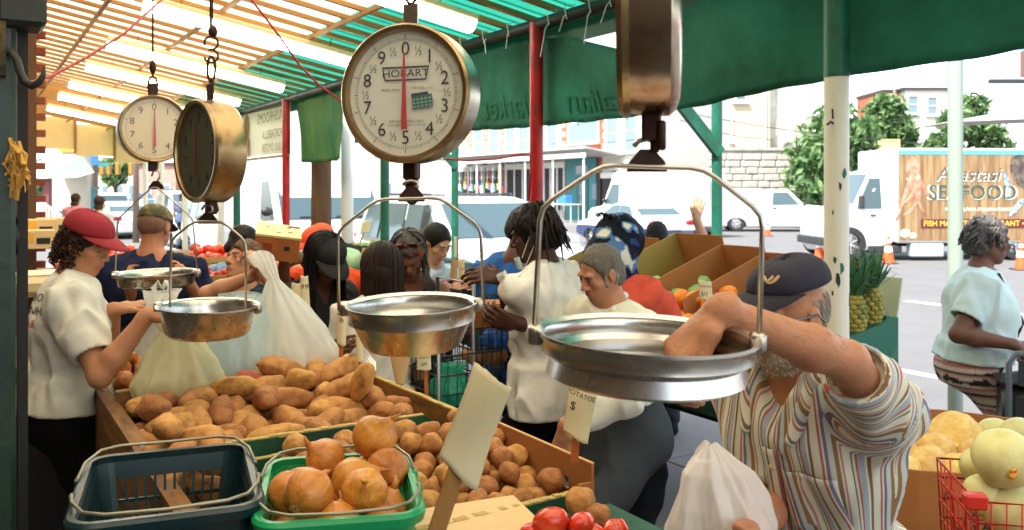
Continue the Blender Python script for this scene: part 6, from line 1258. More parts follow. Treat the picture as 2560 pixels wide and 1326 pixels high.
for i, (px, py, Y) in enumerate(((880, 728, 6.6), (905, 715, 7.0), (868, 700, 7.2), (890, 690, 7.6), (925, 735, 6.5), (850, 735, 6.8))): put(WAT[0], 'watermelon', at(px, py, Y), (.5*i, 1.2, i), ('striped watermelon lowest between the black cap and the bob hair', 'watermelon behind the bob haired woman', 'watermelon left, half behind the black cap', 'upper watermelon of the heap', 'watermelon hidden behind the brown bob', 'watermelon behind the shoulder of the black cap woman')[i], 'watermelon', None, .85)
gw = lump('cabbage', mat('cabbage_green', '#8fb58a', .6, col2='#b9cfa4', scale=9, bump=.4, bscale=20), (.13, .13, .12), 98, .12)
put(gw, 'cabbage', at(872, 655, 7.5), (0, 0, 0), 'pale green cabbage behind the woman in the black cap', 'cabbage', None)
cols = {'strawberry': ('#b3211f', .022), 'cherry': ('#7d1a22', .016), 'peach': ('#d98a5a', .035), 'lime': ('#7da03a', .03), 'tomato': ('#d8401f', .036), 'plum': ('#4a2030', .026), 'lemon': ('#dcbf3a', .03), 'radish': ('#d66a7a', .02)}
FR = {k: lump(k, mat(k+'_skin', v[0], .35, var=.2, objvar=.15), (v[1], v[1]*.95, v[1]*.92), 100+i, .08, n=10, mm=7) for i, (k, v) in enumerate(cols.items())}
def crateful(px, py, Y, kind, m, label, n=26, w=.36, l=.5, h=.16, zdrop=.1):
    p = at(px, py, Y); p.z -= zdrop; crate('produce_crate', p, w, l, h, m, label); r = cols[kind][1]; rnd = random.Random(px)
    vv, uu = p.dot(VD), p.dot(UD); heap([FR[kind]], kind, n, (uu-l*.42, uu+l*.42), (vv-w*.42, vv+w*.42), lambda u, v: p.z+h*.62, r, kind+' heaped in the '+label, kind, kind+' in the '+label, px, 1.5, 1.1, K=10)
M_wcr = mat('pale_crate_wood', '#b08d58', .8, var=.25)
for a in ((560, 700, 5.4, 'strawberry', M_wcr, 'pale wooden crate left of the older woman', 60), (545, 655, 6.3, 'tomato', M_wcr, 'pale crate behind the navy tee', 30), (705, 700, 5.6, 'peach', M_wcr, 'pale crate behind the big white bag', 30), (1175, 735, 4.9, 'radish', M_crate, 'black slatted crate right of the woman in pale blue', 60), (1110, 715, 5.4, 'lime', M_crate, 'black crate before the woman in pale blue', 30), (660, 650, 7.2, 'strawberry', M_wcr, 'crate beneath the carried carton', 40), (620, 640, 7.9, 'cherry', M_crate, 'black crate beyond the dark haired shopper', 40), (930, 625, 8.2, 'lime', M_crate, 'black ribbed crate before the delivery van', 30), (985, 640, 7.4, 'lemon', M_wcr, 'pale crate between the green post and the sunglasses woman', 26), (275, 655, 6.4, 'tomato', M_wcr, 'crate between the boy and the navy tee', 30), (1225, 720, 5.3, 'peach', M_wcr, 'crate between the pan and the blue tee', 20)): crateful(*a[:6], a[6])
heap([FR['tomato']], 'tomato', 70, (6.2, 7.3), (.52, .92), lambda u, v: 1.12+.08*(u-6.2), .036, 'red tomato in the tall heap at the left behind the boy', 'tomato', 'tomatoes at the left stall', 77, 1, 1.1, K=12)
o = empty('slanted_tray', uv(6.7, .72, 1.08), UA, 'beige slanted display tray under the heap of tomatoes at the left', 'tray')
M_beige = mat('beige_plastic', '#c9b78c', .5, var=.1)
MB().box((0, 0, -.02), (.5, 1.3, .03)).build('tray_floor', M_beige, o); MB().box((0, -.64, .04), (.5, .03, .15)).build('tray_lip', M_beige, o); MB().box((.24, 0, .04), (.02, 1.3, .15)).build('tray_side', M_beige, o); MB().box((0, -.2, -.12), (.4, .8, .18)).build('tray_support', M_wornw, o)
for i, (px, py, Y, lb) in enumerate(((92, 570, 7.6, 'lower carton with yellow labels behind the tomatoes at the left'), (140, 566, 7.8, 'right hand carton with yellow labels behind the tomatoes'), (85, 598, 7.3, 'front carton behind the tomatoes, half covered'))):
    o = empty('carton', at(px, py, Y), UA, lb, 'carton'); MB().box((0, 0, 0), (.3, .3, .15), bev=.005).build('carton_body', mat('pale_carton', '#c9ad7d', .85, var=.15), o)
    MB().box((-.05, -.152, .02), (.08, .004, .08)).build('label', mat('yellow_label', '#d59a2e', .6), o); MB().box((.06, -.152, -.01), (.1, .004, .05)).build('label', M_ink, o)
lc = empty('counter', uv(4.75, .32, 0), UA, 'old wooden counter with a shelf of glass jars at the left edge', 'counter')
MB().box((0, 0, .93), (.5, .9, .04), bev=.005).build('counter_top', M_wornw, lc); MB().box((0, 0, .55), (.46, .85, .03)).build('shelf', M_wornw, lc); MB().box((.05, .3, .45), (.4, .03, .9)).build('back_panel', M_trim, lc); MB().box((0, 0, .2), (.48, .86, .38)).build('dark_base', M_trim, lc)
for s in (-1, 1): MB().box((.22, s*.42, .55), (.05, .05, .74)).build('upright', M_wornw, lc)
for i in range(3):
    o = empty('glass_jar', uv(4.45+.14*i, .44, .567), 0, ('nearest clear glass jar on the counter shelf', 'middle glass jar on the counter shelf', 'rear glass jar on the counter shelf')[i], 'jar'); b = MB(); b.cs = True; b.lathe([(.001, 0), (.04, 0), (.042, .02), (.042, .12), (.03, .15), (.03, .165)], 16); b.build('glass_body', glass('jar_glass', '#cfd8d2', .05, .35), o, smooth='auto'); b = MB(); b.lathe([(.032, .165), (.032, .185), (.001, .187)], 16); b.build('lid', M_steel, o)
sm_ = empty('beige_machine', at(75, 712, 4.4), UA, 'beige rounded price scale housing on the counter at the left', 'scale'); MB().box((0, 0, 0), (.3, .34, .1), bev=.03).build('housing', M_beige, sm_); MB().box((0, 0, .055), (.26, .28, .012), bev=.004).build('plate', mat('beige_light', '#ddd0ab', .4), sm_)
MB().box((-.04, -.12, -.052), (.1, .02, .006)).build('foot_strip', M_trim, sm_)
o = MB().box((0, 0, .38), (.06, 1.4, .76)).build('unlit_interior_cloth', mat('black_cloth', (.012, .011, .01), .9), loc=uv(4.2, .1, 0)); o.rotation_euler = (0, 0, UA+R(80)); tag(o, 'black cloth standing in for the unlit stall interior at the left edge behind the boy', 'cloth')  # black sheet put in for the darkness inside the stall
sn = empty('sneaker', at(15, 1310, 3.9)*1, R(50), 'blue laced sneaker on the dark floor at the lower left corner', 'shoe'); sn.location.z = .02
b = MB(); b.cs = True; b.ell((0, 0, .05), (.05, .13, .045), 14, 8); b.ell((0, .08, .075), (.042, .06, .05), 12, 8); b.build('upper', mat('teal_knit', '#1c4a58', .8, var=.3, scale=40), sn, smooth=True); b = MB(); b.cs = True; b.ell((0, 0, .02), (.055, .138, .02), 16, 6); b.build('sole', M_white, sn, smooth=True)
# wire trolleys and boxes
def wirecart(name, p, w, l, h, m, label, rz=UA):
    o = empty(name, p, rz, label, 'trolley'); b = MB(); b.cs = True
    for z in (0, h*.33, h*.66, h): b.pipe(wrect(w, l, z), .004, 5, closed=True)
    for i in range(8):
        f = -.5+i/7
        for s in (-1, 1): b.pipe([Vector((w*f, s*l/2, 0)), Vector((w*f, s*l/2, h))], .0025, 4); b.pipe([Vector((s*w/2, l*f, 0)), Vector((s*w/2, l*f, h))], .0025, 4)
    q = b.build('wire_cage', m, o); q['kind'] = 'stuff'
    b = MB(); b.cs = True; b.pipe([Vector((-w/2, -l/2, -.45)), Vector((-w/2, -l/2, h+.1)), Vector((-w/2, l/2, h+.1)), Vector((-w/2, l/2, -.45))], .009, 7); b.build('handle_frame', mat('grey_tube', '#8b9092', .35, metal=.7), o)
    for s in (-1, 1):
        b = MB(); b.cs = True; b.lathe([(.03, -.012), (.06, -.012), (.06, .012), (.03, .012)], 16, Matrix.Translation((w*.3, s*(l/2+.03), -.5)) @ Matrix.Rotation(R(90), 4, 'X'), closed=True); b.build('wheel', M_tyre, o)
        MB().bar((w*.3, s*l/2, 0), (w*.3, s*(l/2+.01), -.5), .015).build('strut', M_trim, o)
    return o
wirecart('wire_trolley', at(1215, 905, 4.0), .32, .34, .28, M_crate, 'black wire shopping trolley between the pan and the blue tee'); wirecart('wire_trolley', at(1135, 1010, 3.8), .3, .3, .24, M_crate, 'low wire trolley holding the green plastic bag')
o = empty('printed_carton', at(1218, 785, 4.0), UA*.3, 'printed brown carton with a dark red band riding on the wire trolley', 'carton'); MB().box((0, 0, 0), (.26, .24, .1)).build('carton_body', M_card, o); MB().box((.04, -.122, .01), (.15, .003, .055)).build('red_band', mat('carton_red', '#6e2420', .7), o); b = MB(); add_text(b, 'MUZZ', .05, (.045, -.124, .01), (1, 0, 0), (0, 0, 1)); b.build('lettering', M_paper, o)
for i in range(4): put(POT[i], 'potato', at(1190+18*i, 895, 4.0), (i, .3, i), 'brown root lying in the black wire trolley', 'potato', 'roots in the wire trolley')
b = MB(); b.box((0, 0, 0), (.2, .18, .1), bev=.004); o = b.build('small_carton', M_card, loc=at(1200, 715, 4.9)); tag(o, 'small open carton behind the trolley carton', 'carton')
# shopping trolley of the woman at the right
st_ = empty('shopping_trolley', at(2585, 1015, 4.25), R(-20), 'black fabric shopping trolley with a grey tube handle at the right edge', 'trolley')
M_fab = mat('black_fabric', (.015, .02, .022), .35, var=.3, bump=.2, bscale=12)
MB().box((0.02, 0, -.14), (.34, .24, .5), bev=.05).build('bag_body', M_fab, st_, smooth='auto'); b = MB(); b.grid(lambda a, t: Vector((-.165+.37*a, -.13+.26*t, .11+.05*math.sin(math.pi*a)*math.sin(math.pi*t)+.02*(1-a))), 12, 8); q = b.build('flap', M_fab, st_, smooth=True); q.modifiers.new('thickness', 'SOLIDIFY').thickness = .01
b = MB(); b.cs = True; b.pipe([Vector((-.13, -.14, -.45)), Vector((-.13, -.14, .22)), Vector((-.1, -.14, .27)), Vector((.02, -.14, .28)), Vector((.06, -.1, .26)), Vector((.06, .1, .26)), Vector((.02, .14, .28)), Vector((-.1, .14, .27)), Vector((-.13, .14, .22)), Vector((-.13, .14, -.45))], .014, 9); b.build('handle', mat('grey_plastic', '#5f666b', .4), st_, smooth=True); MB().box((-.05, -.14, .18), (.08, .02, .12)).build('strap', M_trim, st_)
for s in (-1, 1): b = MB(); b.cs = True; b.lathe([(.04, -.015), (.075, -.015), (.08, 0), (.075, .015), (.04, .015)], 18, Matrix.Translation((-.1, s*.15, -.58)) @ Matrix.Rotation(R(90), 4, 'X'), closed=True); b.build('wheel', M_tyre, st_)
# carton carried on the shoulder
cc = empty('carried_carton', at(694, 600, 4.75), R(14), 'tan fruit carton with a cream lid held up by the man in orange', 'carton')
RM = Matrix.Rotation(R(14), 4, 'X') @ Matrix.Rotation(R(8), 4, 'Y')
b = MB(); b.box((0, 0, -.02), (.23, .22, .13), M=RM, bev=.003); b.build('carton_body', mat('carton_orange', '#b9713a', .8, col2='#a35f2e', scale=4), cc); b = MB(); b.box((0, 0, .05), (.236, .226, .012), M=RM); b.build('lid', mat('carton_lid', '#d9c08c', .8, var=.1), cc)
for x, y, sx, sy in ((-.06, .03, .02, .012), (.05, .05, .02, .012), (0, -.05, .02, .012), (.06, -.03, .025, .014), (.08, .08, .06, .03)): b = MB(); b.box((x, y, .0565), (sx, sy, .002), M=RM); b.build('vent_hole', M_shopd, cc)
b = MB(); b.box((-.05, -.1115, -.02), (.05, .002, .06), M=RM); b.build('printed_crest', mat('carton_print', '#9a3f26', .8), cc); b = MB(); b.box((.05, -.1115, -.01), (.03, .002, .025), M=RM); b.build('vent_hole', M_shopd, cc)
# ------------------------------------------------------------------ people
def mskin(): return mat('skin', '#b07a58', .5, attr=True, var=.17, scale=34, bump=.16, bscale=130, sss=.06, spec=.35)
def mcloth(): return mat('cloth_dyed', '#888888', .85, attr=True, var=.14, scale=18, bump=.55, bscale=15, spec=.15)
def mhair(): return mat('hair', '#222222', .62, attr=True, var=.35, scale=40, bump=.4, bscale=120, stretch=(1, 1, .25), spec=.22)
M_eyew = mat('eye_white', '#d8d2c8', .2, var=.02); M_iris = mat('iris', '#20140e', .15, var=.05)
def dirv(yaw, pitch=0): return Vector((math.sin(R(yaw))*math.cos(R(pitch)), -math.cos(R(yaw))*math.cos(R(pitch)), math.sin(R(pitch))))
class HF:                                            # head frame: f forward, l left, u up
    def __init__(s, c0, yaw, pitch, roll, k):
        s.c = Vector(c0); s.f = dirv(yaw, pitch); l0 = ZD.cross(dirv(yaw)).normalized(); u0 = s.f.cross(l0).normalized(); cr, sr = math.cos(R(roll)), math.sin(R(roll))
        s.l = l0*cr+u0*sr; s.u = u0*cr-l0*sr; s.k = k
    def p(s, f, l, u): return s.c+(s.f*f+s.l*l+s.u*u)*s.k
    def ax(s): return (s.f, s.l, s.u)
    def M(s): m = Matrix((s.f, s.l, s.u)).transposed().to_4x4(); m.translation = s.c; return m @ Matrix.Scale(s.k, 4)
def head_sdf(S, H, sk, lip, brow=None, beard=None, ears=True, fem=False, old=0.0):
    k = H.k; A = H.ax(); e = lambda f, l, u, rf, rl, ru, col=sk, kk=.014, op='+': S.ell(H.p(f, l, u), (rf*k, rl*k, ru*k), A, col, kk*k, op); cp = lambda a, b, r0, r1, col=sk, kk=.012, op='+': S.cap(H.p(*a), H.p(*b), r0*k, r1*k, col, kk*k, op)
    j = .92 if fem else 1.0
    e(-.012, 0, .03, .096, .075, .088); e(.03, 0, -.04, .060, .058*j, .072, kk=.03); e(.062, 0, -.062, .032, .034, .034, kk=.02)
    cp((.068, 0, -.100), (.070, 0, -.101), .019*j, .019*j, kk=.02)
    for s in (-1, 1):
        cp((-.004, s*.054*j, -.05), (.056, s*.020, -.098), .019, .016, kk=.025); e(.060, s*.042, -.022, .022, .019, .016, kk=.02)
    cp((.080, -.036, .024), (.080, .036, .024), .0125, .0125, kk=.012); cp((.083, 0, .014), (.109, 0, -.028), .009, .0125, kk=.009)
    for s in (-1, 1):
        e(.098, s*.0125, -.034, .012, .009, .0085, kk=.006); e(.096, s*.032, .004, .014, .015, .0095, kk=.010, op='-'); e(.074, s*.031, .003, .0165, .0155, .0125, kk=.004)
        cp((.0895, s*.0445, -.0005), (.0925, s*.021, -.001), .0022, .0022, tuple(x*.25 for x in sk), .002)
        if brow: cp((.086, s*.05, .022), (.096, s*.017, .0235), .0036, .0052, brow, .003)
        if ears and True:
            e(-.006, s*.077, -.004, .0195, .0085, .032, kk=.008); e(-.001, s*.087, .000, .010, .006, .017, kk=.006, op='-')
    cp((.0915, -.021, -.0612), (.0915, .021, -.0612), .0042, .0042, lip, .004); cp((.097, -.007, -.0595), (.097, .007, -.0595), .0055, .0055, lip, .005); cp((.0905, -.017, -.0712), (.0905, .017, -.0712), .0055, .0055, lip, .005)
    cp((.100, -.02, -.0655), (.100, .02, -.0655), .0022, .0022, sk, .002, '-')
    if old:
        for s in (-1, 1): cp((.100, s*.024, -.028), (.082, s*.036, -.068), .0035*old, .0035*old, sk, .006, '-')
    if beard:
        e(.052, 0, -.083, .042, .05, .038, beard, .01); cp((.100, -.03, -.053), (.100, .03, -.053), .006, .006, beard, .006)
        for s in (-1, 1): cp((.005, s*.062, -.03), (.045, s*.05, -.085), .018, .018, beard, .01)
def hand_sdf(S, wr, d, n, side, sk, k=1.0, curl=(20, 30, 25), spread=6, thumb=30, nail=None, per=None):
    """wrist, finger direction d, back-of-hand normal n, side=+1 when the thumb is on the left of d seen along -n"""
    d = Vector(d).normalized(); n = Vector(n); n = (n-d*n.dot(d)).normalized(); x = n.cross(d)*side
    S.cap(wr-d*.02*k, wr+d*.03*k, .024*k, .026*k, sk, .02, flat=(tuple(n), .72))
    lens = ((.046, .028, .022), (.05, .031, .024), (.047, .029, .023), (.037, .022, .019))
    for i in range(4):
        o = (1.5-i)*.0205*k; kn = wr+d*(.088-.004*abs(i-1.2))*k+x*o; S.cap(wr+d*.02*k+x*o*.55, kn, .0125*k, .0115*k, sk, .012*k)
        a = 0; dd = d; p = kn; sp = R(spread)*(1.5-i)/1.5; r = (.0098, .0092, .0082, .0066); cu = per[i] if per else curl
        base = (d*math.cos(sp)+x*math.sin(sp)).normalized()
        for j in range(3):
            a += R(cu[j]); v = base*math.cos(a)-n*math.sin(a); q = p+v*lens[i][j]*k*(1 if i else .95); S.cap(p, q, r[j]*k*(.9 if i == 3 else 1), r[j+1]*k*(.9 if i == 3 else 1), sk, .0035*k)
            if j == 2 and nail: S.ell(q-v*.004*k+n*.0045*k*math.cos(a), (.0042*k,)*3, None, nail, .001)
            p = q
    b = wr+d*.025*k+x*.028*k; t = R(thumb); v = (d*math.cos(t)+x*math.sin(t)-n*.35).normalized(); m_ = b+v*.038*k; S.cap(wr+d*.02*k+x*.016*k, b, .016*k, .015*k, sk, .012*k); S.cap(b, m_, .0135*k, .0105*k, sk, .008*k); v2 = (d*.95+x*.2*math.sin(t)-n*.25).normalized(); S.cap(m_, m_+v2*.03*k, .0102*k, .0075*k, sk, .004*k)
def ik(a, c_, l1, l2, hint):
    a, c_ = Vector(a), Vector(c_); v = c_-a; D = v.length; s = max(1.0, D/(l1+l2)*1.002); l1 *= s; l2 *= s; x = max(-1, min(1, (l1*l1+D*D-l2*l2)/(2*l1*D))); v.normalize(); h = Vector(hint)-v*Vector(hint).dot(v); h.normalize(); return a+v*l1*x+h*l1*math.sqrt(max(0, 1-x*x))
GREY = (.25, .25, .25)
def person(label, head, yaw, hp=(0, 0, 0), k=1.0, sk='#b07a58', lip='#9a5a4a', fem=False, fat=1.0, sh=1.0, lean=0, side=0, arms=(None, None), hints=((0, 0, 0), (0, 0, 0)), hands=(None, None), shirt=None, pants=None, brow=None, beard=None, old=0, ears=True, eyes=True, face=True, neck=.165, h=.009, skirt=False, legs=True, barelegs=False, gaze=None, stride=0.0, bust=0.0, tlen=.50, hk=.92, nail=None, els=(None, None)):
    """head = centre of the head in the place; yaw = body heading (0 faces the viewer); hp = head yaw, pitch, roll"""
    sk, lip = c(sk), c(lip); lip = tuple(a*.55+d*.45 for a, d in zip(sk, lip)); brow = c(brow) if brow else None; beard = c(beard) if beard else None
    root = empty('person', (0, 0, 0), 0, label, 'person'); H = HF(head, hp[0], hp[1], hp[2], k*hk); f = dirv(yaw); l = ZD.cross(f)
    t = (ZD*math.cos(R(lean))+f*math.sin(R(lean))); t = (t*math.cos(R(side))+l*math.sin(R(side))).normalized(); tf = l.cross(t).normalized(); l2 = t.cross(tf).normalized()
    nb = H.c-H.u*.10*H.k-ZD*.0+Vector((0, 0, -(neck-.10)*k))-H.f*.015*k-tf*.012*k; pel = nb-t*tlen*k
    sw = (.155 if fem else .178)*sh*k; Sh = [nb-t*.065*k+l2*sw*s for s in (1, -1)]; Hip = [pel+l*.088*k*fat**.5*s-ZD*.02*k for s in (1, -1)]
    B = SDF(); w = fat
    if face: head_sdf(B, H, sk, lip, brow, beard, ears, fem, old)
    else: B.ell(H.p(-.012, 0, .03), (.096*k, .075*k, .088*k), H.ax(), sk); B.ell(H.p(.03, 0, -.04), (.06*k, .058*k, .07*k), H.ax(), sk)
    B.cap(H.p(-.022, 0, -.05), nb+t*.0*k, .052*k*(.88 if fem else 1), .058*k*(.88 if fem else 1), sk, .025)
    B.cap(nb+l2*.02*k, Sh[0]-t*.0, .045*k, .05*k*sh, sk, .05); B.cap(nb-l2*.02*k, Sh[1], .045*k, .05*k*sh, sk, .05)
    def torso(S, g, col, kk=.05):
        ch = nb-t*.17*k; wa = nb-t*.36*k
        S.ell(ch, ((.112*w**.6)*k+g, (.165 if fem else .182)*sh*k*w**.4+g, .17*k+g), (tf, l2, t), col, kk); S.ell(wa+tf*.015*k*w, ((.1*w)*k+g, (.135*w)*k+g, .16*k+g), (tf, l2, t), col, kk); S.ell(pel-t*.01*k-tf*.012*k*w, ((.115*w**.8)*k+g, (.16*w**.7)*k+g, .13*k+g), (tf, l2, t), col, kk)
        if bust:
            for s in (-1, 1): S.ell(ch-t*.04*k+tf*.085*k+l2*s*.07*k, (.06*bust*k+g, .065*bust*k+g, .065*bust*k+g), (tf, l2, t), col, .05)
    torso(B, -.004, sk); El = []; Wr = []
    a_up, a_lo = .285*k, .245*k
    for i, s in enumerate((1, -1)):
        W0 = arms[i] if arms[i] is not None else Sh[i]-ZD*.5*k+f*.10*k+l*s*.05*k; W0 = Vector(W0); hint = Vector(hints[i]) if Vector(hints[i]).length > 0 else (-f*.6+l*s*.5-ZD*.6); E = Vector(els[i]) if els[i] is not None else ik(Sh[i], W0, a_up, a_lo, hint); El.append(E); Wr.append(W0); q = (w**.5)*(.86 if fem else 1)
        B.cap(Sh[i], E, .052*k*q, .040*k*q, sk, .03); m_ = E.lerp(W0, .3); B.cap(E, m_, .039*k*q, .042*k*q, sk, .02); B.cap(m_, W0, .042*k*q, .026*k, sk, .02)
        hd = hands[i]
        if hd != 'none':
            hd = hd or {}; d = Vector(hd.get('d', (W0-E).normalized())); hand_sdf(B, W0+d.normalized()*.012*k, d, hd.get('n', l*s), hd.get('side', s if not hd.get('flip') else -s), sk, k*(.92 if fem else 1.0)*hd.get('k', 1), hd.get('curl', (25, 35, 25)), hd.get('spread', 4), hd.get('thumb', 30), nail, hd.get('per'))
    Kn = []; An = []
    for i, s in enumerate((1, -1)):
        A_ = Vector((pel.x, pel.y, .09*k))+l*s*.1*k+f*(stride*s-.0); Z = (Hip[i]-A_).length; K_ = ik(Hip[i], A_, max(.44*k, Z*.502), max(.42*k, Z*.502), f); Kn.append(K_); An.append(A_); q = w**.5
        B.cap(Hip[i], K_, .082*k*q, .055*k*q, sk, .04); B.cap(K_, K_.lerp(A_, .35)-f*.012*k, .052*k*q, .055*k*q, sk, .03); B.cap(K_.lerp(A_, .35)-f*.012*k, A_, .054*k*q, .036*k, sk, .03); B.cap(A_-ZD*.045*k-f*.03*k, A_-ZD*.05*k+f*.15*k, .038*k, .03*k, sk, .03)
    fine = [(np.array(H.c)-.14*k, np.array(H.c)+.14*k)]+[(np.array(W0)-.13*k, np.array(W0)+.13*k) for i, W0 in enumerate(Wr) if hands[i] not in ('none', None)]
    body = sdf_obj('body', B, mskin(), root, .016, fine, .0065 if H.c.y > 3.6 else (.0048 if H.c.y > 2.5 else .0036))
    if face and eyes:
        for s in (-1, 1):
            b = MB(); b.cs = True; b.ell(H.p(.0775, s*.031, .002), (.0122*H.k,)*3, 12, 8); q = b.build('eye', M_eyew, root, smooth=True); g = (H.f+(Vector(gaze) if gaze else Vector((0, 0, -.25)))).normalized(); b = MB(); b.ell(H.p(.0775, s*.031, .002)+g*.0085*H.k, (.0062*H.k,)*3, 8, 6); b.build('iris', M_iris, q, smooth=True)
    P_ = dict(root=root, H=H, nb=nb, pel=pel, t=t, tf=tf, l=l2, f=f, Sh=Sh, El=El, Wr=Wr, Hip=Hip, Kn=Kn, An=An, k=k, torso=torso, body=body, w=w)
    if shirt: P_['shirt'] = make_shirt(P_, **shirt)
    if pants: make_pants(P_, **pants)
    return P_
def make_shirt(P, col='#cccccc', sleeve=.62, hem=.05, g=.016, fold=.017, neck=.062, tank=False, seed=1, colfn=None, flare=.05, name='t_shirt', collar=None, cuff=1.12, h=.0085, m=None, vneck=0, longs=False, scol=None, trim=None, ffreq=(11, 11, 5)):
    col = c(col); k, t, tf, l, nb, pel = P['k'], P['t'], P['tf'], P['l'], P['nb'], P['pel']; S = SDF(); P['torso'](S, g*k, col, .06); sc_ = c(scol) if scol else col; wq = P['w']
    S.cap(nb-t*.03*k+l*.03*k, P['Sh'][0], .052*k+g*.7, .058*k+g*.8, col, .05); S.cap(nb-t*.03*k-l*.03*k, P['Sh'][1], .052*k+g*.7, .058*k+g*.8, col, .05)
    he = pel-t*(.05+hem)*k; S.cone(pel+t*.12*k, he, .105*k*wq**.7+g, (.108+flare*.5)*k*wq**.7+g, col, .06, flat=(tuple(l), 1.42))
    if not tank:
        for i in range(2):
            sh, e, w_ = P['Sh'][i], P['El'][i], P['Wr'][i]; q = wq**.4
            if not longs: x = sh.lerp(e, sleeve); S.cone(sh-(e-sh).normalized()*.03*k, x, .062*k*q+g*.5, .052*k*q*cuff+g*.5, sc_, .035)
            else: S.cap(sh, e, .062*k*q+g*.5, .05*k*q+g*.5, sc_, .03); S.cone(e-(w_-e).normalized()*.02, e.lerp(w_, sleeve), .05*k*q+g*.5, .036*k*q*cuff+g*.5, sc_, .03)
    for i in range(2):                                # openings
        sh, e, w_ = P['Sh'][i], P['El'][i], P['Wr'][i]
        if not tank and not longs: x = sh.lerp(e, sleeve); d = (e-sh).normalized(); S.cone(x-d*.025*k, x+d*.03*k, (.05*wq**.4*cuff+g*.4)*k*.86, (.054*wq**.4*cuff+g*.4)*k*.86, None, .004, '-')
        if tank: S.cap(sh+l*(.03 if i == 0 else -.03)*k-t*.03*k, sh+l*(.05 if i == 0 else -.05)*k+t*.1*k, .075*k, .09*k, None, .01, '-')
    S.cap(nb+tf*.005*k+t*.0*k, nb+tf*.03*k+t*.12*k, neck*k, neck*1.15*k, None, .008, '-')
    if vneck: S.cap(nb+tf*.09*k, nb+tf*(.13)*k-t*vneck*k, .05*k, .012*k, None, .01, '-')
    S.cone(he, he-t*.5*k, .6*k, .6*k, None, .004, '-')
    S.cone(he+t*.025*k, he-t*.1*k, .095*k*wq**.7+g*.8, (.11+flare*.5)*k*wq**.7+g*.8, None, .006, '-', flat=(tuple(l), 1.42))
    calm = [] if tank else [((P['Sh'][i].lerp(P['El'][i], sleeve), (P['El'][i]-P['Sh'][i]).normalized()) if not longs else (P['El'][i].lerp(P['Wr'][i], sleeve), (P['Wr'][i]-P['El'][i]).normalized())) for i in range(2)]+[(he+l*a*k, -t) for a in (-.14, 0, .14)]
    o = sdf_obj(name, S, m or mcloth(), P['root'], h, (), h, fold*k, ffreq, seed, colfn=colfn, calm=calm); return o
def make_pants(P, col='#222222', length=1.0, g=.014, fold=.006, seed=2, name='trousers', colfn=None, wide=1.0, h=.0105, skirt=False, top=.04, m=None):
    col = c(col); k, t, tf, l, pel = P['k'], P['t'], P['tf'], P['l'], P['pel']; S = SDF(); w = P['w']
    S.ell(pel-t*.0*k-tf*.012*k, (.118*w**.8*k+g, .158*w**.7*k+g, .125*k+g), (tf, l, t), col, .05); S.cone(pel+t*top*k, pel-t*.08*k, .1*w**.7*k+g, .105*w**.7*k+g, col, .05, flat=(tuple(l), 1.4))
    for i in range(2):
        hp_, kn, an = P['Hip'][i], P['Kn'][i], P['An'][i]; q = w**.5*wide; S.cap(hp_, kn, (.085-.008*(q > 1))*k*q+g*.8, .06*k*q+g, col, .05)
        if length > .6: e = kn.lerp(an, (length-.5)*2); S.cap(kn, kn.lerp(e, .3), .06*k*q+g, .064*k*q+g, col, .03); S.cone(kn, e, .06*k*q+g, .05*k*wide+g, col, .03)
        else: pass
    o = sdf_obj(name, S, m or mcloth(), P['root'], h, (), h, fold*k, (9, 9, 4), seed, colfn=colfn)
    for i in range(2):
        an = P['An'][i]; f = P['f']; b = SDF(); b.cap(an-ZD*.035*k-f*.05*k, an-ZD*.045*k+f*.15*k, .048*k, .04*k, c('#1b1d22'), .02); b.cap(an+ZD*.02*k-f*.02*k, an-ZD*.03*k, .045*k, .045*k, c('#1b1d22'), .02); sdf_obj('shoe', b, mcloth(), P['root'], .01)
    return o
def hair_shell(P, col, g=.010, top=.0, fr=.055, low=-.05, noise=.004, freq=26, seed=1, earhole=True, extra=None, name='hair', h=.0045):
    H = P['H']; k = H.k; A = H.ax(); S = SDF(); col = c(col); S.ell(H.p(-.014, 0, .032+top), ((.097+g)*k, (.077+g)*k, (.09+g)*k), A, col, .02); S.ell(H.p(-.05, 0, low*.5), ((.062+g)*k, (.068+g)*k, .07*k), A, col, .03)
    if extra: extra(S, H, col)
    S.ell(H.p(.10, 0, -.04), (.085*k, .09*k, (.04+fr+.02)*k), A, None, .01, '-'); S.ell(H.p(.0, 0, -.15+low*.2), (.2*k, .2*k, .085*k), A, None, .015, '-')
    if earhole:
        for s in (-1, 1): S.ell(H.p(.012, s*.09, -.02), (.03*k, .03*k, .042*k), A, None, .008, '-')
    def ex(Vt, Q): N = vnormals(Vt, Q); return Vt+N*((noise*k*(fbm(Vt*np.array([1, 1, .6]), freq, seed, 3)))[:, None])
    return sdf_obj(name, S, mhair(), P['root'], h, (), h, extra=ex)
def strands(P, paths, r, cols, name='hair_strands', n=4, flat=.6):
    b = MB(); b.cs = True; cc = []
    for i, p in enumerate(paths): v0 = len(b.v); L = len(p); b.pipe(p, [r*(1 if j < L*.6 else 1-.75*(j-L*.6)/(L*.4)) for j in range(L)], n, flat=flat); cc += [cols[i % len(cols)]]*(len(b.v)-v0)
    me = np_mesh(name, b.v, b.f, np.array([c(x) for x in cc]), True, [mhair()]); o = bpy.data.objects.new(name, me); o['kind'] = 'stuff'; return link(o, P['root'])
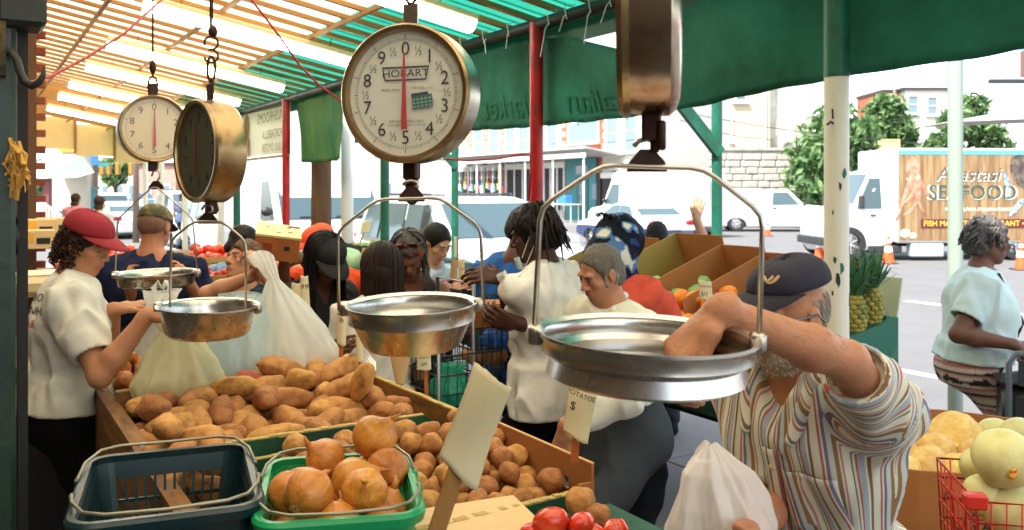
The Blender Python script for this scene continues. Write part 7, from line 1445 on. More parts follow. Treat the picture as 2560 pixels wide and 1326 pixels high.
def cap_hat(P, col, bill=None, yaw=0.0, tilt=0.0, lift=.0, dh=1.0, m_=None, blen=.085, back=False, gap=False, deco=None, sz=1.0, name='cap'):
    H = P['H']; k = H.k*sz; f2 = (H.f*math.cos(R(yaw))+H.l*math.sin(R(yaw))).normalized(); l2 = H.u.cross(f2).normalized(); u = (H.u*math.cos(R(tilt))+f2*math.sin(R(tilt))).normalized(); f2 = l2.cross(u).normalized()
    M = Matrix((f2, l2, u)).transposed().to_4x4(); M.translation = H.p(-.008, 0, .045+lift); m = m_ or mat('cap_'+col.strip('#'), col, .85, var=.12, bump=.15, bscale=200, scale=20); mb = mat('capbill_'+(bill or col).strip('#'), bill or col, .8, var=.12, bump=.1, bscale=200)
    b = MB(); b.cs = True; nu, nv = 36, 12; b.grid(lambda a, t: M @ Vector(((.108*math.cos(6.2832*a)*math.sin(1.5708*min(1, t*1.0)+.0)**.8)*k, (.087*math.sin(6.2832*a)*math.sin(1.5708*t)**.8)*k, (.085*dh*max(0, math.cos(1.5708*t))**.85-.006*math.cos(6.2832*a))*k)), nu, nv)
    o = b.build(name, m, P['root'], smooth=True); md = o.modifiers.new('thickness', 'SOLIDIFY'); md.thickness = .003
    def bf(a, t, dz=0):
        an = -1.25+2.5*a; x0, y0 = .104*math.cos(an), .085*math.sin(an); q = (1-(an/1.25)**2)**.5 if abs(an) < 1.25 else 0; return M @ Vector(((x0+blen*q*t)*k, y0*(1+.06*t*q)*k, (-.004-.55*y0*y0*10*.16-.030*t*t*q+dz)*k))
    b = MB(); b.cs = True; b.grid(lambda a, t: bf(a, t), 24, 8); q = b.build('bill', mb, o, smooth=True); md = q.modifiers.new('thickness', 'SOLIDIFY'); md.thickness = .004
    b = MB(); b.ell((0, 0, 0), (.007*k, .007*k, .005*k), 8, 6, M=M @ Matrix.Translation((0, 0, .085*dh*k))); b.build('button', mb, o, smooth=True); b = MB()
    for a in (0, 60, 120, 180, 240, 300): b.pipe([M @ Vector((.1085*math.cos(R(a))*math.sin(1.5708*t)**.8*k, .0875*math.sin(R(a))*math.sin(1.5708*t)**.8*k, (.0855*dh*max(0, math.cos(1.5708*t))**.85-.006*math.cos(R(a)))*k)) for t in (.12, .3, .5, .7, .85, 1)], .0013*k, 4)
    q = b.build('seam', mb, o); q['kind'] = 'stuff'
    if gap: b = MB(); b.add([M @ Vector(((-.1095*math.cos(R(a)))*k, .0885*math.sin(R(a))*k, z*k)) for a in (-30, -15, 0, 15, 30) for z in (.004, .03 if abs(a) < 20 else .016)], [(i*2, i*2+2, i*2+3, i*2+1) for i in range(4)]); b.build('rear_opening', P.get('gapm') or mat('cap_gap', (.03, .02, .015), .9), o)
    return o, M, k
def lit(m, p0, p1): pass
# ---- 1 the boy
def A(px, py, Y): return at(px, py, Y)
Yb = 3.2
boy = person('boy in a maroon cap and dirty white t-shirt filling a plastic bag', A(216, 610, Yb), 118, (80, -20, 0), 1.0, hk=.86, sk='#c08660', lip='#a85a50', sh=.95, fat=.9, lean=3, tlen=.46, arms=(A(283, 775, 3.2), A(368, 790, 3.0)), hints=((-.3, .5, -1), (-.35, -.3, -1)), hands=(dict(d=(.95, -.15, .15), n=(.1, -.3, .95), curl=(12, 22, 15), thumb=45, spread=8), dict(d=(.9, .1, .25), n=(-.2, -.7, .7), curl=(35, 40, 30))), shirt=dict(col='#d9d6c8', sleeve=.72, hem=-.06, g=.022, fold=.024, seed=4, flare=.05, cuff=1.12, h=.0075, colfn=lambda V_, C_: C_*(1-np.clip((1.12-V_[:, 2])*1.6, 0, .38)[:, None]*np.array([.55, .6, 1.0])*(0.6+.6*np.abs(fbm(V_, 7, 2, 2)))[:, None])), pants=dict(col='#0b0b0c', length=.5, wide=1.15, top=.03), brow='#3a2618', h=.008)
def curls(P, n, col, seed, zone, r=.011, hl=.0):
    H = P['H']; rr = random.Random(seed); S = []
    for i in range(n):
        a = zone(rr); p = Vector(a); path = []; ph = rr.uniform(0, 6.28); R_ = rr.uniform(.006, .012); d = Vector((rr.uniform(-.3, .3), rr.uniform(-.3, .3), -1)).normalized(); L = rr.uniform(.02, .045)
        for j in range(12): q = j/11; path.append(H.p(p.x+d.x*L*q+R_*math.cos(ph+q*9), p.y+d.y*L*q+R_*math.sin(ph+q*9), p.z+d.z*L*q))
        S.append(path)
    return strands(P, S, .0035*H.k, col, 'hair_curls', 5, 1)
hair_shell(boy, '#2e1c12', .008, top=-.022, fr=.03, low=-.09, noise=.008, freq=34, seed=3, earhole=True)
def zb(rr): an = rr.uniform(1.15, 5.13); return (-.012+.108*math.cos(an), .088*math.sin(an), rr.uniform(-.085, .03))
curls(boy, 190, ['#2e1c12', '#3c2617', '#4a2f1c', '#241509'], 5, zb)
cap_hat(boy, '#8e1f2c', yaw=0, lift=.008, tilt=-4)
tree_ = BVHTree.FromPolygons([tuple(v.co) for v in boy['shirt'].data.vertices], [tuple(p.vertices) for p in boy['shirt'].data.polygons])
M_tee = mat('tee_print', '#1a1a1c', .8, var=.15); M_teer = mat('tee_print_red', '#a8271f', .8)
ray = Vector((.62, .78, 0)); rt = Vector((.78, -.62, 0))
for i, (txt, m) in enumerate((('ABOUT', M_tee), ('TONIGHT', M_tee), ('FAIR', M_teer))):
    b = MB(); press_text(b, tree_, txt, .037, A(216, 735+30*i, Yb), rt, ZD, ray, .0025, spacing=.9, res=2); b.build('shirt_lettering', m, boy['shirt'])
# ---- 2 man in navy from behind
p = person('man in a navy t-shirt and camouflage cap seen from behind', A(388, 572, 4.75), 176, (172, -12, 0), 1.04, '#b87a58', '#9a5a4a', sh=1.2, fat=1.18, lean=4, shirt=dict(col='#1b2340', sleeve=.75, hem=.02, g=.02, seed=7), pants=dict(col='#15171f'), face=False, ears=True, arms=(A(325, 720, 4.5), A(480, 720, 4.5)), hints=((.3, .5, -1), (.3, .5, -1)))
p['H']; S = SDF()
for s in (-1, 1): S.ell(p['H'].p(-.006, s*.078, -.004), (.02, .009, .032), p['H'].ax(), c('#b87a58'))
sdf_obj('ear', S, mskin(), p['root'], .004); hair_shell(p, '#8a6650', .001, fr=.03, low=.04, noise=.001); p['gapm'] = mat('skin_gap', '#7a5a48', .8)
cap_hat(p, '#6b6242', bill='#5b5236', m_=mat('camouflage', '#7a7048', .85, col2='#4a4630', thr=(.45, .52), scale=22), gap=True)
# ---- 3 older woman with the white bag
p = person('older woman with short brown hair hoisting a white plastic bag, looking up', A(610, 655, 4.5), -8, (-38, 20, 12), .98, '#c28a66', '#a5534a', fem=True, fat=1.25, old=1, lean=8, arms=(A(654, 680, 4.2), A(632, 690, 4.25)), hints=((1, -.2, -.9), (-1, -.2, -.35)), hands=(dict(curl=(55, 60, 40), d=(-.3, -.3, .9)), dict(curl=(55, 60, 40), d=(.5, -.3, .8))), shirt=dict(col='#273848', sleeve=.5, hem=.1, seed=9), pants=dict(col='#2a2d35'), brow='#6a4a35', gaze=(-.2, 0, .2))
hair_shell(p, '#6b4a33', .012, fr=.045, low=-.07, noise=.008, freq=30)
# ---- 4 dark haired shopper behind
p = person('dark haired shopper in light blue seen from behind the older woman', A(610, 612, 5.6), 165, (150, -25, 0), 1.0, '#b5825e', face=False, shirt=dict(col='#7fa6c4', seed=11), pants=dict(col='#30343c')); hair_shell(p, '#17110e', .016, fr=.02, low=-.1, noise=.006)
# ---- 5 man in orange cap with the carton
p = person('man in an orange cap and orange shirt carrying a carton on his shoulder', A(795, 615, 5.05), -25, (-50, -12, 0), 1.0, '#8f5f40', '#7d4238', shirt=dict(col='#d9481f', seed=13, sleeve=.7), pants=dict(col='#2b2f3a'), arms=(A(760, 650, 4.85), A(712, 648, 4.72)), hints=((.6, -.6, -.7), (-.5, -.6, -1)), hands=(dict(d=(-.6, -.5, .4), n=(.3, -.8, .3), curl=(8, 12, 10), spread=12, thumb=55), dict(d=(-.5, .2, .7), n=(.2, -.8, .3), curl=(15, 15, 10), spread=8)), brow='#241811'); hair_shell(p, '#1c130e', .004, fr=.03); cap_hat(p, '#e2502a', blen=.075)
# ---- 6 woman in the black cap
p = person('woman in a black cap with very long black hair and a hoop earring', A(812, 650, 4.15), 45, (42, -34, 0), 1.0, '#5f3826', '#6d332e', fem=True, lean=10, fat=1.0, bust=1, shirt=dict(col='#2d2b2c', sleeve=.55, hem=.08, seed=15, vneck=.1, neck=.07), pants=dict(col='#20242c'), arms=(A(880, 862, 3.85), A(822, 870, 3.8)), hints=((.6, .3, -.8), (-.6, 0, -.8)), hands=(dict(curl=(30, 30, 20)), dict(curl=(30, 30, 20))), brow='#15100d', ears=False)
hair_shell(p, '#0d0b0b', .014, fr=.03, low=-.1, noise=.004, earhole=False); cap_hat(p, '#171718', sz=1.05, lift=.004)
def long_hair(P, n, seed, cols, L, spread=.10, back=.05, ang=(1.2, 5.1), r=.0042, wave=.008, z0=.02, turn=0):
    H = P['H']; rr = random.Random(seed); S = []
    for i in range(n):
        an = rr.uniform(*ang); q = []; l_ = L*rr.uniform(.8, 1.08); k = rr.uniform(.95, 1.12); ph = rr.uniform(0, 6)
        p0 = rr.uniform(.08, .8)
        for j in range(5): ph_ = p0+(1.5-p0)*j/5; q.append(H.p(-.016+.113*k*math.cos(an)*math.sin(ph_), .094*k*math.sin(an)*math.sin(ph_), z0+.012+.106*k*math.cos(ph_)))
        b0 = H.p(-.016+.113*k*math.cos(an), .094*k*math.sin(an), z0)
        for j in range(7): tt = j/6; q.append(b0-ZD*l_*tt-H.f*back*tt*tt+(H.l*math.sin(ph+tt*5)+H.f*math.cos(ph+tt*4))*wave*tt+P['tf']*.02*tt)
        S.append(q)
    return strands(P, S, r, cols, flat=.5)
long_hair(p, 340, 6, ['#0d0b0b', '#151213', '#1c1718'], .5, back=.03, ang=(1.0, 5.28), r=.0038)
b = MB(); b.cs = True; e = p['H'].p(-.005, -.083, -.05); b.pipe([e+p['H'].f*.028*math.cos(a*.4)+p['H'].u*.028*math.sin(a*.4) for a in range(16)], .0022, 6, closed=True); b.build('hoop_earring', M_rim, p['root'], smooth=True)
b = MB(); b.cs = True; b.pipe([p['Sh'][1]+p['tf']*.06+ZD*.05, p['nb']-p['t']*.2+p['tf']*.14, p['pel']+p['l']*.17], .012, 6, flat=.3); b.build('bag_strap', M_crate, p['root'])
# ---- 7 bob haired woman from behind
p = person('woman with a straight dark brown bob and pale top seen from behind', A(957, 678, 3.95), 172, (165, -14, 0), .97, '#b98a66', face=False, fem=True, ears=False, lean=7, shirt=dict(col='#dad8ca', sleeve=.6, hem=.1, seed=17), pants=dict(col='#3a3d45'), arms=(A(905, 840, 4.0), A(1010, 850, 4.1)))
hair_shell(p, '#2a1c14', .018, fr=.0, low=-.04, noise=.003, earhole=False); long_hair(p, 620, 8, ['#241711', '#33231a', '#3d2a1f', '#2b1c15'], .2, back=-.0, ang=(.3, 5.98), r=.0034, wave=.003)
# ---- 8 woman with sunglasses on her head
p = person('grey haired woman in a charcoal tank top with red sunglasses pushed up on her headband', A(1022, 640, 4.4), 20, (5, -30, 6), 1.0, '#83543c', '#7a443a', fem=True, fat=1.05, old=1, lean=14, bust=1, shirt=dict(col='#37363c', tank=True, neck=.085, hem=.1, seed=19, vneck=.03, fold=.004), pants=dict(col='#3a3a42'), arms=(A(1090, 790, 4.2), A(985, 800, 4.1)), hints=((.7, .3, -.8), (-.7, .3, -.8)), brow='#3a2a22')
hair_shell(p, '#5b5754', .014, fr=.035, low=-.07, noise=.01, freq=40, earhole=False); long_hair(p, 150, 9, ['#8a8683', '#5e5a58', '#3a3635', '#a5a19d'], .17, back=-.01, ang=(1.25, 5.03), r=.0036, wave=.014)
H = p['H']; S = SDF(); S.cap(H.p(.07, -.055, .068), H.p(.07, .055, .068), .016, .016, c('#6b4436')); S.ell(H.p(-.01, 0, .055), (.109, .092, .03), (H.f, H.l, (H.u*.93+H.f*.36).normalized()), c('#6b4436'), .02); sdf_obj('headband', S, mcloth(), p['root'], .006)
b = MB(); b.cs = True
for s in (-1, 1): b.pipe([H.p(.068+.018*math.sin(a*.52)*.4, s*.033+.027*math.cos(a*.52), .105+.02*math.sin(a*.52)) for a in range(12)], .0045, 6, closed=True); b.pipe([H.p(.068, s*.062, .108), H.p(.02, s*.082, .095), H.p(-.03, s*.085, .07)], .0035, 5)
b.pipe([H.p(.072, -.008, .105), H.p(.074, 0, .108), H.p(.072, .008, .105)], .003, 5); sg_ = b.build('sunglasses', mat('tortoise', '#8a2a1c', .25, col2='#2a120d', scale=60), p['root'], smooth=True)
b = MB()
for s in (-1, 1): b.ell(H.p(.066, s*.033, .105), (.003, .026, .019), 12, 6, Matrix((H.f, H.l, H.u)).transposed())
b.build('lens', glass('brown_lens', '#3a2418', .05, .8), sg_, smooth=True)
# ---- 9 woman in pale blue
p = person('woman with pulled back black hair in a pale blue top looking down', A(1090, 608, 5.1), 45, (50, -28, 0), .98, '#c49a76', '#a86058', fem=True, lean=8, shirt=dict(col='#b9cdd6', sleeve=.45, hem=.1, seed=21), pants=dict(col='#30343c'), arms=(A(1150, 735, 4.85), A(1120, 745, 4.8)), hints=((.6, .5, -.8), (-.6, .2, -.8)), hands=(dict(curl=(25, 25, 20)), dict(curl=(25, 25, 20))), brow='#1c1512')
hair_shell(p, '#14100f', .008, fr=.045, low=-.06, noise=.003, earhole=True, extra=lambda S, H, col: S.ell(H.p(-.12, 0, -.02), (.035, .035, .035), None, col, .015))
# ---- 10 blue tee behind
p = person('person in a royal blue t-shirt hidden behind the dreadlocked shopper', A(1312, 575, 4.45), 150, (140, -20, 0), 1.0, '#5a3626', face=False, fat=1.1, shirt=dict(col='#2a5aa0', sleeve=.7, hem=.16, seed=23, scol='#2a5aa0'), pants=dict(col='#151a28'), arms=(A(1345, 760, 4.5), A(1260, 705, 4.3))); hair_shell(p, '#15100e', .01, fr=.02)
# ---- 11 dreadlocked shopper
dr = person('tall shopper with black dreadlocks, lowered face mask and white t-shirt holding a bag', A(1335, 585, 3.75), -125, (-98, -14, 0), 1.03, '#4a2a1c', '#5a2c28', sh=.95, fat=.92, lean=3, arms=(A(1300, 810, 3.55), A(1258, 700, 3.7)), hints=((.5, .2, -1), (.3, .8, -1)), hands=(dict(d=(-.6, -.3, .2), curl=(40, 45, 30)), dict(d=(-.9, -.3, .25), n=(.1, -.7, .7), curl=(30, 35, 20), thumb=40)), shirt=dict(col='#dedbd2', sleeve=.85, hem=.03, g=.028, fold=.022, seed=25, cuff=1.5), pants=dict(col='#0f1014', wide=1.15), brow='#0d0a09', h=.008)
hair_shell(dr, '#120d0b', .02, fr=.04, low=-.08, noise=.014, freq=22, earhole=True)
rr = random.Random(4); S = []; H = dr['H']
for i in range(72):
    an = rr.uniform(1.35, 4.93); q = []; L = rr.uniform(.07, .17); z = rr.uniform(.0, .11); cz_ = math.sqrt(max(.05, 1-(z/.125)**2)); ph = rr.uniform(0, 6); o_ = rr.uniform(.3, 1.1)
    for j in range(9): t = j/8; q.append(H.p((.105+.045*o_*t)*math.cos(an)*cz_+.012*math.sin(ph+t*7)*t-.01, (.09+.045*o_*t)*math.sin(an)*cz_+.012*math.cos(ph+t*6)*t, z+.03+.02*t-L*t*t*1.3))
    S.append(q)
strands(dr, S, .0062, ['#120d0b', '#1d1512', '#2c1e17', '#0c0908'], 'dreadlocks', 6, 1)
b = MB(); b.cs = True; b.grid(lambda a, t: H.p(.062+.05*math.cos((a-.5)*2.4)*(1-.15*t), .064*math.sin((a-.5)*2.6), -.085-.055*t+.0*a), 14, 6); mk_ = b.build('face_mask', mat('mask_paper', '#b6cfd0', .8, var=.06), dr['root'], smooth=True); mk_.modifiers.new('thickness', 'SOLIDIFY').thickness = .003
for s in (-1, 1): b = MB(); b.pipe([H.p(.07, s*.06, -.09), H.p(.03, s*.075, -.03), H.p(-.01, s*.088, .02), H.p(-.02, s*.085, -.02), H.p(.06, s*.062, -.125)], .0016, 5); b.build('ear_loop', M_white, mk_)
b = MB(); b.cs = True; b.ell(H.p(-.12, -.03, -.01), (.022, .022, .018), 8, 6); b.build('hair_tie', mat('lilac', '#8d7fb5', .7), dr['root'], smooth=True)
b = MB(); b.cs = True; b.grid(lambda a, t: A(1240+60*t+22*a, 690+130*t-15*a, 3.62)+Vector((0, .03*math.sin(a*6+t*5), 0)), 8, 14); o = b.build('held_bag', M_bagw, smooth=True); tag(o, 'empty white plastic bag strip in the dreadlocked shopper\'s hand', 'bag'); o.modifiers.new('thickness', 'SOLIDIFY').thickness = .002
bag('plastic_bag', A(1298, 885, 3.75), .05, .045, .15, M_bagw, 'small white bag with a peach inside at the dreadlocked shopper\'s hip', 44, 0, .3, .85); put(FR['peach'], 'peach', A(1296, 862, 3.74), (0, 0, 0), 'peach in the small white bag', 'peach', None, 1.35)
# ---- 12 man in the white shirt and grey trousers
p = person('older man with grey hair, white shirt and charcoal trousers leaning forward', A(1500, 682, 3.35), -55, (-58, -22, -4), .97, '#b37c5a', '#96584c', old=1.2, fat=.95, lean=11, sh=.97, hk=.88, arms=(A(1415, 1065, 3.1), A(1520, 880, 3.55)), hints=((-.2, -.6, -.8), (.5, .5, -.6)), hands=(dict(d=(-.2, 0, -1), n=(-.3, -.9, 0), curl=(15, 30, 20)), 'none'), shirt=dict(col='#dedcc9', longs=True, sleeve=.8, hem=-.2, g=.026, fold=.016, seed=27, name='shirt', flare=-.06, ffreq=(8, 8, 5)), pants=dict(col='#41464a', wide=1.0, fold=.009, g=.018, top=.17), brow='#5a4a40', stride=.1, h=.008, tlen=.52)
hair_shell(p, '#6f675c', .006, fr=.062, low=-.07, noise=.004, freq=60, extra=lambda S, H, col: S.ell(H.p(.0, .0, -.02), (.05, .081, .05), H.ax(), c('#8d867c'), .01)); S = SDF(); nb, tf, t, l = p['nb'], p['tf'], p['t'], p['l']
for s in (-1, 1): S.cap(nb-tf*.06+t*.03+l*.02*s, nb+tf*.05+l*.075*s+t*.005, .016, .014, c('#dedcc9'), .02); S.cap(nb+tf*.05+l*.075*s+t*.005, nb+tf*.095+l*.03*s-t*.05, .016, .012, c('#dedcc9'), .01)
sdf_obj('collar', S, mcloth(), p['root'], .006)
S = SDF(); S.cone(p['pel']+t*.185, p['pel']+t*.15, .112, .112, c('#1a1a1c'), .01, flat=(tuple(l), 1.42)); sdf_obj('belt', S, mcloth(), p['root'], .008)
# ---- 13 woman in the headscarf
p = person('woman in a dark blue floral headscarf and coral top seen from behind', A(1555, 615, 3.95), 150, (140, -22, 0), 1.0, '#7a4a34', face=False, fem=True, ears=False, fat=1.1, lean=8, shirt=dict(col='#d0543f', sleeve=.6, hem=.1, seed=29), pants=dict(col='#1b1d24'), arms=(A(1470, 790, 3.6), A(1600, 800, 4.1)), hints=((-.9, -.2, -.5), (.8, 0, -.6)))
H = p['H']; S = SDF(); cb_ = c('#10131f'); S.ell(H.p(-.015, 0, .03), (.118, .1, .11), H.ax(), cb_, .03); S.cap(H.p(-.06, 0, .02), H.p(-.09, 0, -.1), .095, .1, cb_, .05); S.cap(H.p(-.09, 0, -.1), H.c-ZD*.28+Vector((.07, -.02, 0)), .09, .06, cb_, .06); S.ell(H.p(.10, 0, -.03), (.075, .075, .09), H.ax(), None, .01, '-')
def scarf(V_, C_): n_ = fbm(V_, 13, 3, 2); m_ = vnoise(V_, 22, 9); q = np.where((n_ > .28)[:, None], np.array(c('#4d6f9c')), C_); q = np.where(((n_ > .5) & (m_ > .0))[:, None], np.array(c('#c9c9b8')), q); return np.where(((n_ < -.55))[:, None], np.array(c('#2b3f78')), q)
sdf_obj('headscarf', S, mcloth(), p['root'], .0065, (), .0065, .007, (12, 12, 5), 4, colfn=scarf); b = MB(); b.cs = True
for i in range(5): b.pipe([H.p(-.12, -.02, .08), H.p(-.15-.01*i, -.05+.02*i, .10), H.p(-.16, -.06+.03*i, .06+.01*i)], .006, 5)
b.build('scarf_knot', mat('scarf_dark', '#10131f', .8), p['root'], smooth=True)
# ---- 14 man raising a hand
p = person('black haired man behind the boxes raising one hand to the green post', A(1641, 595, 6.2), 175, (178, -6, 0), .98, '#b98a6a', face=False, shirt=dict(col='#8fa59a', seed=31), pants=dict(col='#2b3038'), arms=(A(1600, 800, 6.3), A(1741, 548, 6.3)), hints=((-.5, 0, -1), (.8, .2, -.9)), hands=(None, dict(d=(.18, .1, 1), n=(0, -1, .1), curl=(10, 14, 10), spread=12, thumb=35, flip=True))); S = SDF()
for s in (-1, 1): S.ell(p['H'].p(-.006, s*.078, -.004), (.02, .009, .032), p['H'].ax(), c('#b98a6a'))
sdf_obj('ear', S, mskin(), p['root'], .005); hair_shell(p, '#17130f', .010, fr=.02, low=-.06, noise=.004, freq=50)
# ---- 15 the old man in the striped shirt
STR = [('#c9c8b4', 3), ('#a9605a', 1), ('#c9c8b4', .7), ('#6e6a80', 1.3), ('#b9bdb4', 2), ('#8a6a45', 1.6), ('#c9c8b4', .6), ('#b5807a', .8), ('#d5d3bf', 2.4), ('#55705a', .6), ('#c9c8b4', .8), ('#b05a55', .7), ('#9fa9b0', 2.2), ('#d5d3bf', .7), ('#7d5e43', 1.2)]
_tot = sum(w for _, w in STR); _edges = np.cumsum([w for _, w in STR])/_tot; _cols = np.array([c(x) for x, _ in STR])
def stripe_mat():
    m = mat('striped_cotton', '#cccccc', .85, bump=.1, bscale=300); nt = m.node_tree; N = nt.nodes; L = nt.links; at_ = N.new('ShaderNodeAttribute'); at_.attribute_name = 'stripe'; mm = N.new('ShaderNodeMath'); mm.operation = 'FRACT'; cr = N.new('ShaderNodeValToRGB'); cr.color_ramp.interpolation = 'CONSTANT'; L.new(at_.outputs['Fac'], mm.inputs[0]); L.new(mm.outputs[0], cr.inputs[0]); el = cr.color_ramp.elements
    while len(el) > 1: el.remove(el[0])
    el[0].position = 0; el[0].color = (*_cols[0], 1)
    for i in range(1, len(STR)): e = el.new(float(_edges[i-1])); e.color = (*_cols[i], 1)
    L.new(cr.outputs[0], N['Principled BSDF'].inputs['Base Color']); return m
M_str2 = stripe_mat()
def add_stripe(o, fn):
    me = o.data; n = len(me.vertices); co = np.empty(n*3); me.vertices.foreach_get('co', co); s = fn(co.reshape(-1, 3)); a = me.attributes.new('stripe', 'FLOAT', 'POINT'); a.data.foreach_set('value', s.astype(np.float32))
Yo = 1.85
om = person('old man in a striped shirt and dark cap reaching into the nearest scale pan', A(1972, 790, Yo), -58, (-62, -6, 0), .97, '#b77c58', '#96584c', old=1, fat=.88, lean=14, sh=1.04, neck=.13, hk=.89, els=(A(2118, 905, 1.58), None), arms=(A(1800, 778, 1.45), A(1870, 1330, 1.68)), hints=((1, -.35, .0), (.6, .4, -1)), hands=(dict(d=(-.72, .0, -.70), n=(-.55, -.3, .75), curl=(40, 45, 30), thumb=20, k=1.08), dict(curl=(50, 50, 30))), shirt=dict(col='#cccccc', sleeve=.8, hem=.1, g=.028, fold=.013, seed=33, cuff=1.02, name='striped_shirt', h=.007, m=M_str2, neck=.066, vneck=.1, ffreq=(8, 8, 3.2)), pants=dict(col='#3a3d44'), brow='#8d8378', beard='#b8aa98', h=.006, nail=c('#c9a088'))
nb, t, tf, l = om['nb'], om['t'], om['tf'], om['l']; PER = .095
def stripes_om(V_):
    q = V_-np.array(nb); x = q@np.array(l); y = q@np.array(tf); s = np.arctan2(x, np.abs(y)+.06)*.19/PER; sh, e = np.array(om['Sh'][0]), np.array(om['El'][0]); d = (e-sh); L_ = np.linalg.norm(d); d /= L_; ta = (V_-sh)@d; rad = np.linalg.norm(V_-sh-ta[:, None]*d, axis=1); w_ = np.clip((.1-rad)/.02, 0, 1)*np.clip((ta-.0)/.03, 0, 1)*(ta < L_*1.1); return s*(1-w_)+w_*((ta*1.1+x*.2)/PER+.3)+.004*vnoise(V_, 40, 2)
add_stripe(om['shirt'], stripes_om)
S = SDF()
for s in (-1, 1): S.cap(nb-tf*.07+t*.035+l*.02*s, nb+tf*.05+l*.085*s+t*.01, .024, .02, (1, 1, 1), .02); S.cap(nb+tf*.05+l*.085*s+t*.01, nb+tf*.13+l*.06*s-t*.1, .026, .012, (1, 1, 1), .015)
o = sdf_obj('collar', S, M_str2, om['root'], .005); add_stripe(o, lambda V_: (V_-np.array(nb))@np.array((l*.8+t*.6))/PER*1.0)
tr2 = BVHTree.FromPolygons([tuple(v.co) for v in om['shirt'].data.vertices], [tuple(p.vertices) for p in om['shirt'].data.polygons])
def onshirt(p, off=.004): h = tr2.ray_cast(p+tf*.4, -tf); return (h[0] if h[0] is not None else p)+tf*off
b = MB(); b.cs = True; pc = nb-t*.17+l*.085; b.grid(lambda a, u: onshirt(pc+l*(-.055+.11*a)-t*(.13*u+(.02*(1-abs(2*a-1)) if u == 1 else 0)), .006), 10, 12); o = b.build('breast_pocket', M_str2, om['root'], smooth=True); o.modifiers.new('thickness', 'SOLIDIFY').thickness = .003; add_stripe(o, lambda V_: ((V_-np.array(nb))@np.array(l)*1.0+(V_-np.array(nb))@np.array(t)*.12)/PER+.12)
b = MB(); b.cs = True; b.grid(lambda a, u: onshirt(nb+l*(-.016+.032*a)-t*(.13+.36*u), .005), 4, 24); o = b.build('button_placket', M_str2, om['root'], smooth=True); o.modifiers.new('thickness', 'SOLIDIFY').thickness = .003; add_stripe(o, lambda V_: ((V_-np.array(nb))@np.array(l))/PER*1.0+.02)
for i in range(4): b = MB(); b.cs = True; pp = onshirt(nb-t*(.17+.1*i), .008); b.lathe([(.0005, .003), (.004, .003), (.006, .002), (.006, 0)], 14, TR(pp, frot(tf))); b.build('button', mat('shirt_button', '#b9a77a', .3), om['root'], smooth=True)
H = om['H']; rr = random.Random(12); S = []
for i in range(900):
    an = rr.uniform(1.45, 4.83); z = rr.uniform(-.05, .06) if abs(an-3.14) < 1.2 else rr.uniform(-.005, .05); cz_ = math.sqrt(max(.05, 1-((z-.03)/.092)**2)); p0 = H.p(-.012+.096*math.cos(an)*cz_, .075*math.sin(an)*cz_, z); d = (H.f*math.cos(an)+H.l*math.sin(an)); S.append([p0-d*.001, p0+d*.0025-H.u*.006, p0+d*.003-H.u*.013-H.f*.003])
strands(om, S, .0006, ['#b5ada2', '#8f877c', '#d0c8bc'], 'short_hair', 3, 1)
co_, cM, ck = cap_hat(om, '#231f30', bill='#12101a', sz=1.0, lift=.03, tilt=3, blen=.095, dh=.78)
b = MB()
for j, rr_ in enumerate((.026, .017)): b.pipe([cM @ Vector((.109*math.cos(R(a))*math.sin(1.5708*tt)**.8*ck, .0885*math.sin(R(a))*math.sin(1.5708*tt)**.8*ck, .0865*.78*max(0, math.cos(1.5708*tt))**.85*ck)) for a, tt in [(12+q*26*(1-j*.35), .62+.16*math.sin(q*3.14)*(1-.3*j)) for q in [i/8 for i in range(9)]]], .0035, 5)
b.build('cap_emblem', mat('emblem_cream', '#b39a6a', .8), co_)
H = om['H']; b = MB(); b.cs = True
for s in (-1, 1): b.pipe([H.p(.10, s*.062, .008), H.p(.05, s*.078, .008), H.p(-.01, s*.084, .012), H.p(-.03, s*.083, -.01)], .0024, 6)
for s in (-1, 1): b.pipe([H.p(.108, s*.034+.026*math.cos(a*.524), .0+.018*math.sin(a*.524)) for a in range(12)], .0016, 5, closed=True)
b.pipe([H.p(.109, -.008, .004), H.p(.113, 0, .007), H.p(.109, .008, .004)], .0016, 5); b.build('spectacles', mat('steel_frame', '#6d7078', .25, metal=.8), om['root'], smooth=True)
rr = random.Random(9); S = []                        # stubble beard and arm hair as fine strands
for i in range(420):
    a = rr.uniform(-1.5, 1.5); z = rr.uniform(-.125, -.05); x = .035+.062*math.cos(a); y = .060*math.sin(a); p0 = H.p(x, y, z); S.append([p0, p0+(H.f*math.cos(a)+H.l*math.sin(a))*rr.uniform(.001, .004)-H.u*rr.uniform(.002, .006)])
strands(om, S, .0006, ['#e0dacd', '#cfc5b6', '#b5aa9c'], 'beard_strands', 3, 1)
S = []; E, W0 = om['El'][0], om['Wr'][0]; ax = (W0-E).normalized(); xx, yy, _ = frame(ax)
tb3 = BVHTree.FromPolygons([tuple(v.co) for v in om['body'].data.vertices], [tuple(p.vertices) for p in om['body'].data.polygons])
for i in range(260):
    q = rr.uniform(.12, 1.1); a = rr.uniform(0, 6.28); d = xx*math.cos(a)+yy*math.sin(a); h_ = tb3.ray_cast(E.lerp(W0, q)+d*.08, -d)
    if h_[0] is not None: S.append([h_[0], h_[0]+d*.0025+ax*.006, h_[0]+d*.003+ax*.013+ZD*rr.uniform(-.003, .003)])
strands(om, S, .00022, ['#4a3628', '#6a5240'], 'arm_hair', 3, 1)
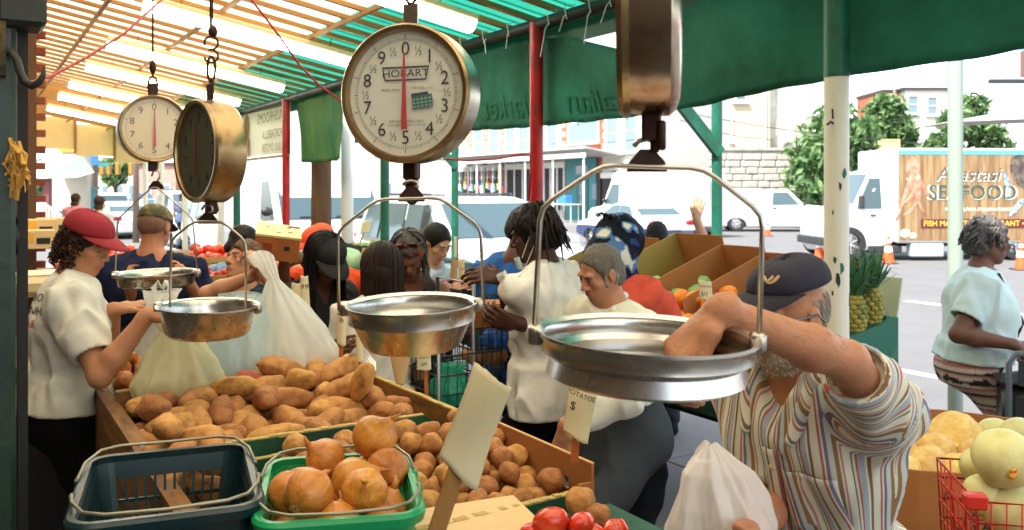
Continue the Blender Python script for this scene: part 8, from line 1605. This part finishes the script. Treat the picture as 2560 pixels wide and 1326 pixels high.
# ---- 16 woman at the right
p = person('grey haired woman in a pale blue t-shirt and patterned leggings pushing a shopping trolley', A(2470, 602, 4.6), 68, (84, -8, 0), 1.0, '#6d4634', '#7a4a42', fem=True, fat=1.55, old=1, lean=4, sh=1.02, bust=1.5, hk=.97, arms=(A(2520, 870, 4.75), A(2535, 862, 4.28)), hints=((-.4, .4, -1), (-.5, -.3, -1)), hands=(None, dict(d=(.7, .1, -.25), n=(.3, -.9, .3), curl=(45, 50, 40))), shirt=dict(col='#c3d6d2', sleeve=.68, hem=-.09, g=.02, fold=.01, seed=35, flare=.0), pants=dict(col='#cfc3b4', name='leggings', colfn=None, g=.006, fold=.002), brow='#4a3a34', h=.008)
lg = [o for o in p['root'].children if o.name.startswith('leggings')][0]; co = np.empty(len(lg.data.vertices)*3); lg.data.vertices.foreach_get('co', co); V_ = co.reshape(-1, 3); z = V_[:, 2]; xq = (V_[:, 0]*1.0+V_[:, 1])*60; C_ = np.tile(np.array(c('#c9b9a8')), (len(V_), 1)); zz = (z*9) % 1
C_[(zz < .12)] = c('#2a2526'); C_[(zz > .3) & (zz < .42)] = c('#b56a64'); C_[(zz > .55) & (np.abs(np.sin(xq*.5))*.3+.55 > zz)] = c('#3a2d30'); C_[(zz > .9)] = c('#b9837a'); cc = np.ones((len(V_), 4), dtype=np.float32); cc[:, :3] = C_; lg.data.color_attributes['col'].data.foreach_set('color', cc.ravel())
hair_shell(p, '#5b5856', .014, fr=.045, low=-.06, noise=.009, freq=45); rr = random.Random(2); H = p['H']; S = []
for i in range(190):
    an = rr.uniform(1.2, 5.08); z = rr.uniform(-.02, .1); cz_ = math.sqrt(max(.1, 1-(z/.13)**2)); S.append([H.p((.105+.006*j)*math.cos(an)*cz_-.012+.004*math.sin(j*1.8+i), .092*math.sin(an)*cz_+.004*math.cos(j*1.8+i), z+.03-.012*j) for j in range(6)])
strands(p, S, .0036, ['#6f6b68', '#55514f', '#3a3736', '#86827e', '#47423f'], 'hair_curls', 5, 1)
b = MB(); b.cs = True
for s in (-1, 1): b.pipe([H.p(.115, s*.058, -.012), H.p(.05, s*.076, .004), H.p(-.01, s*.082, .008)], .003, 5); b.pipe([H.p(.115, s*.033+.026*math.cos(a*.524), -.014+.013*math.sin(a*.524)) for a in range(12)], .0022, 5, closed=True)
b.build('spectacles', M_crate, p['root'], smooth=True); b = MB(); b.cs = True; b.pipe([p['nb']+p['tf']*.08-p['l']*.06, p['nb']-p['t']*.25+p['tf']*.22+p['l']*.02, p['pel']+p['tf']*.1-p['l']*.2], .011, 6, flat=.3); b.build('bag_strap', M_crate, p['root'])
# ---- far pedestrians
for px, Y, sc_, shc, lb in ((250, 14.5, .98, '#c9ced2', 'long haired woman in white walking away up the pavement'), (190, 17, 1.0, '#d98a94', 'distant person in pink at the left under the canopy'), (455, 26, 1.0, '#4d5a72', 'distant pedestrian in dark blue between the two small scales')):
    q = person(lb, A(px, 0, Y)*1 if False else Vector(((px-CX)/F*Y, Y, 1.55*sc_)), 170, (170, 0, 0), sc_, '#b08060', face=False, shirt=dict(col=shc, h=.014), pants=dict(col='#3a4250', h=.016), h=.012); hair_shell(q, '#3a261a', .014, low=-.2, h=.007)
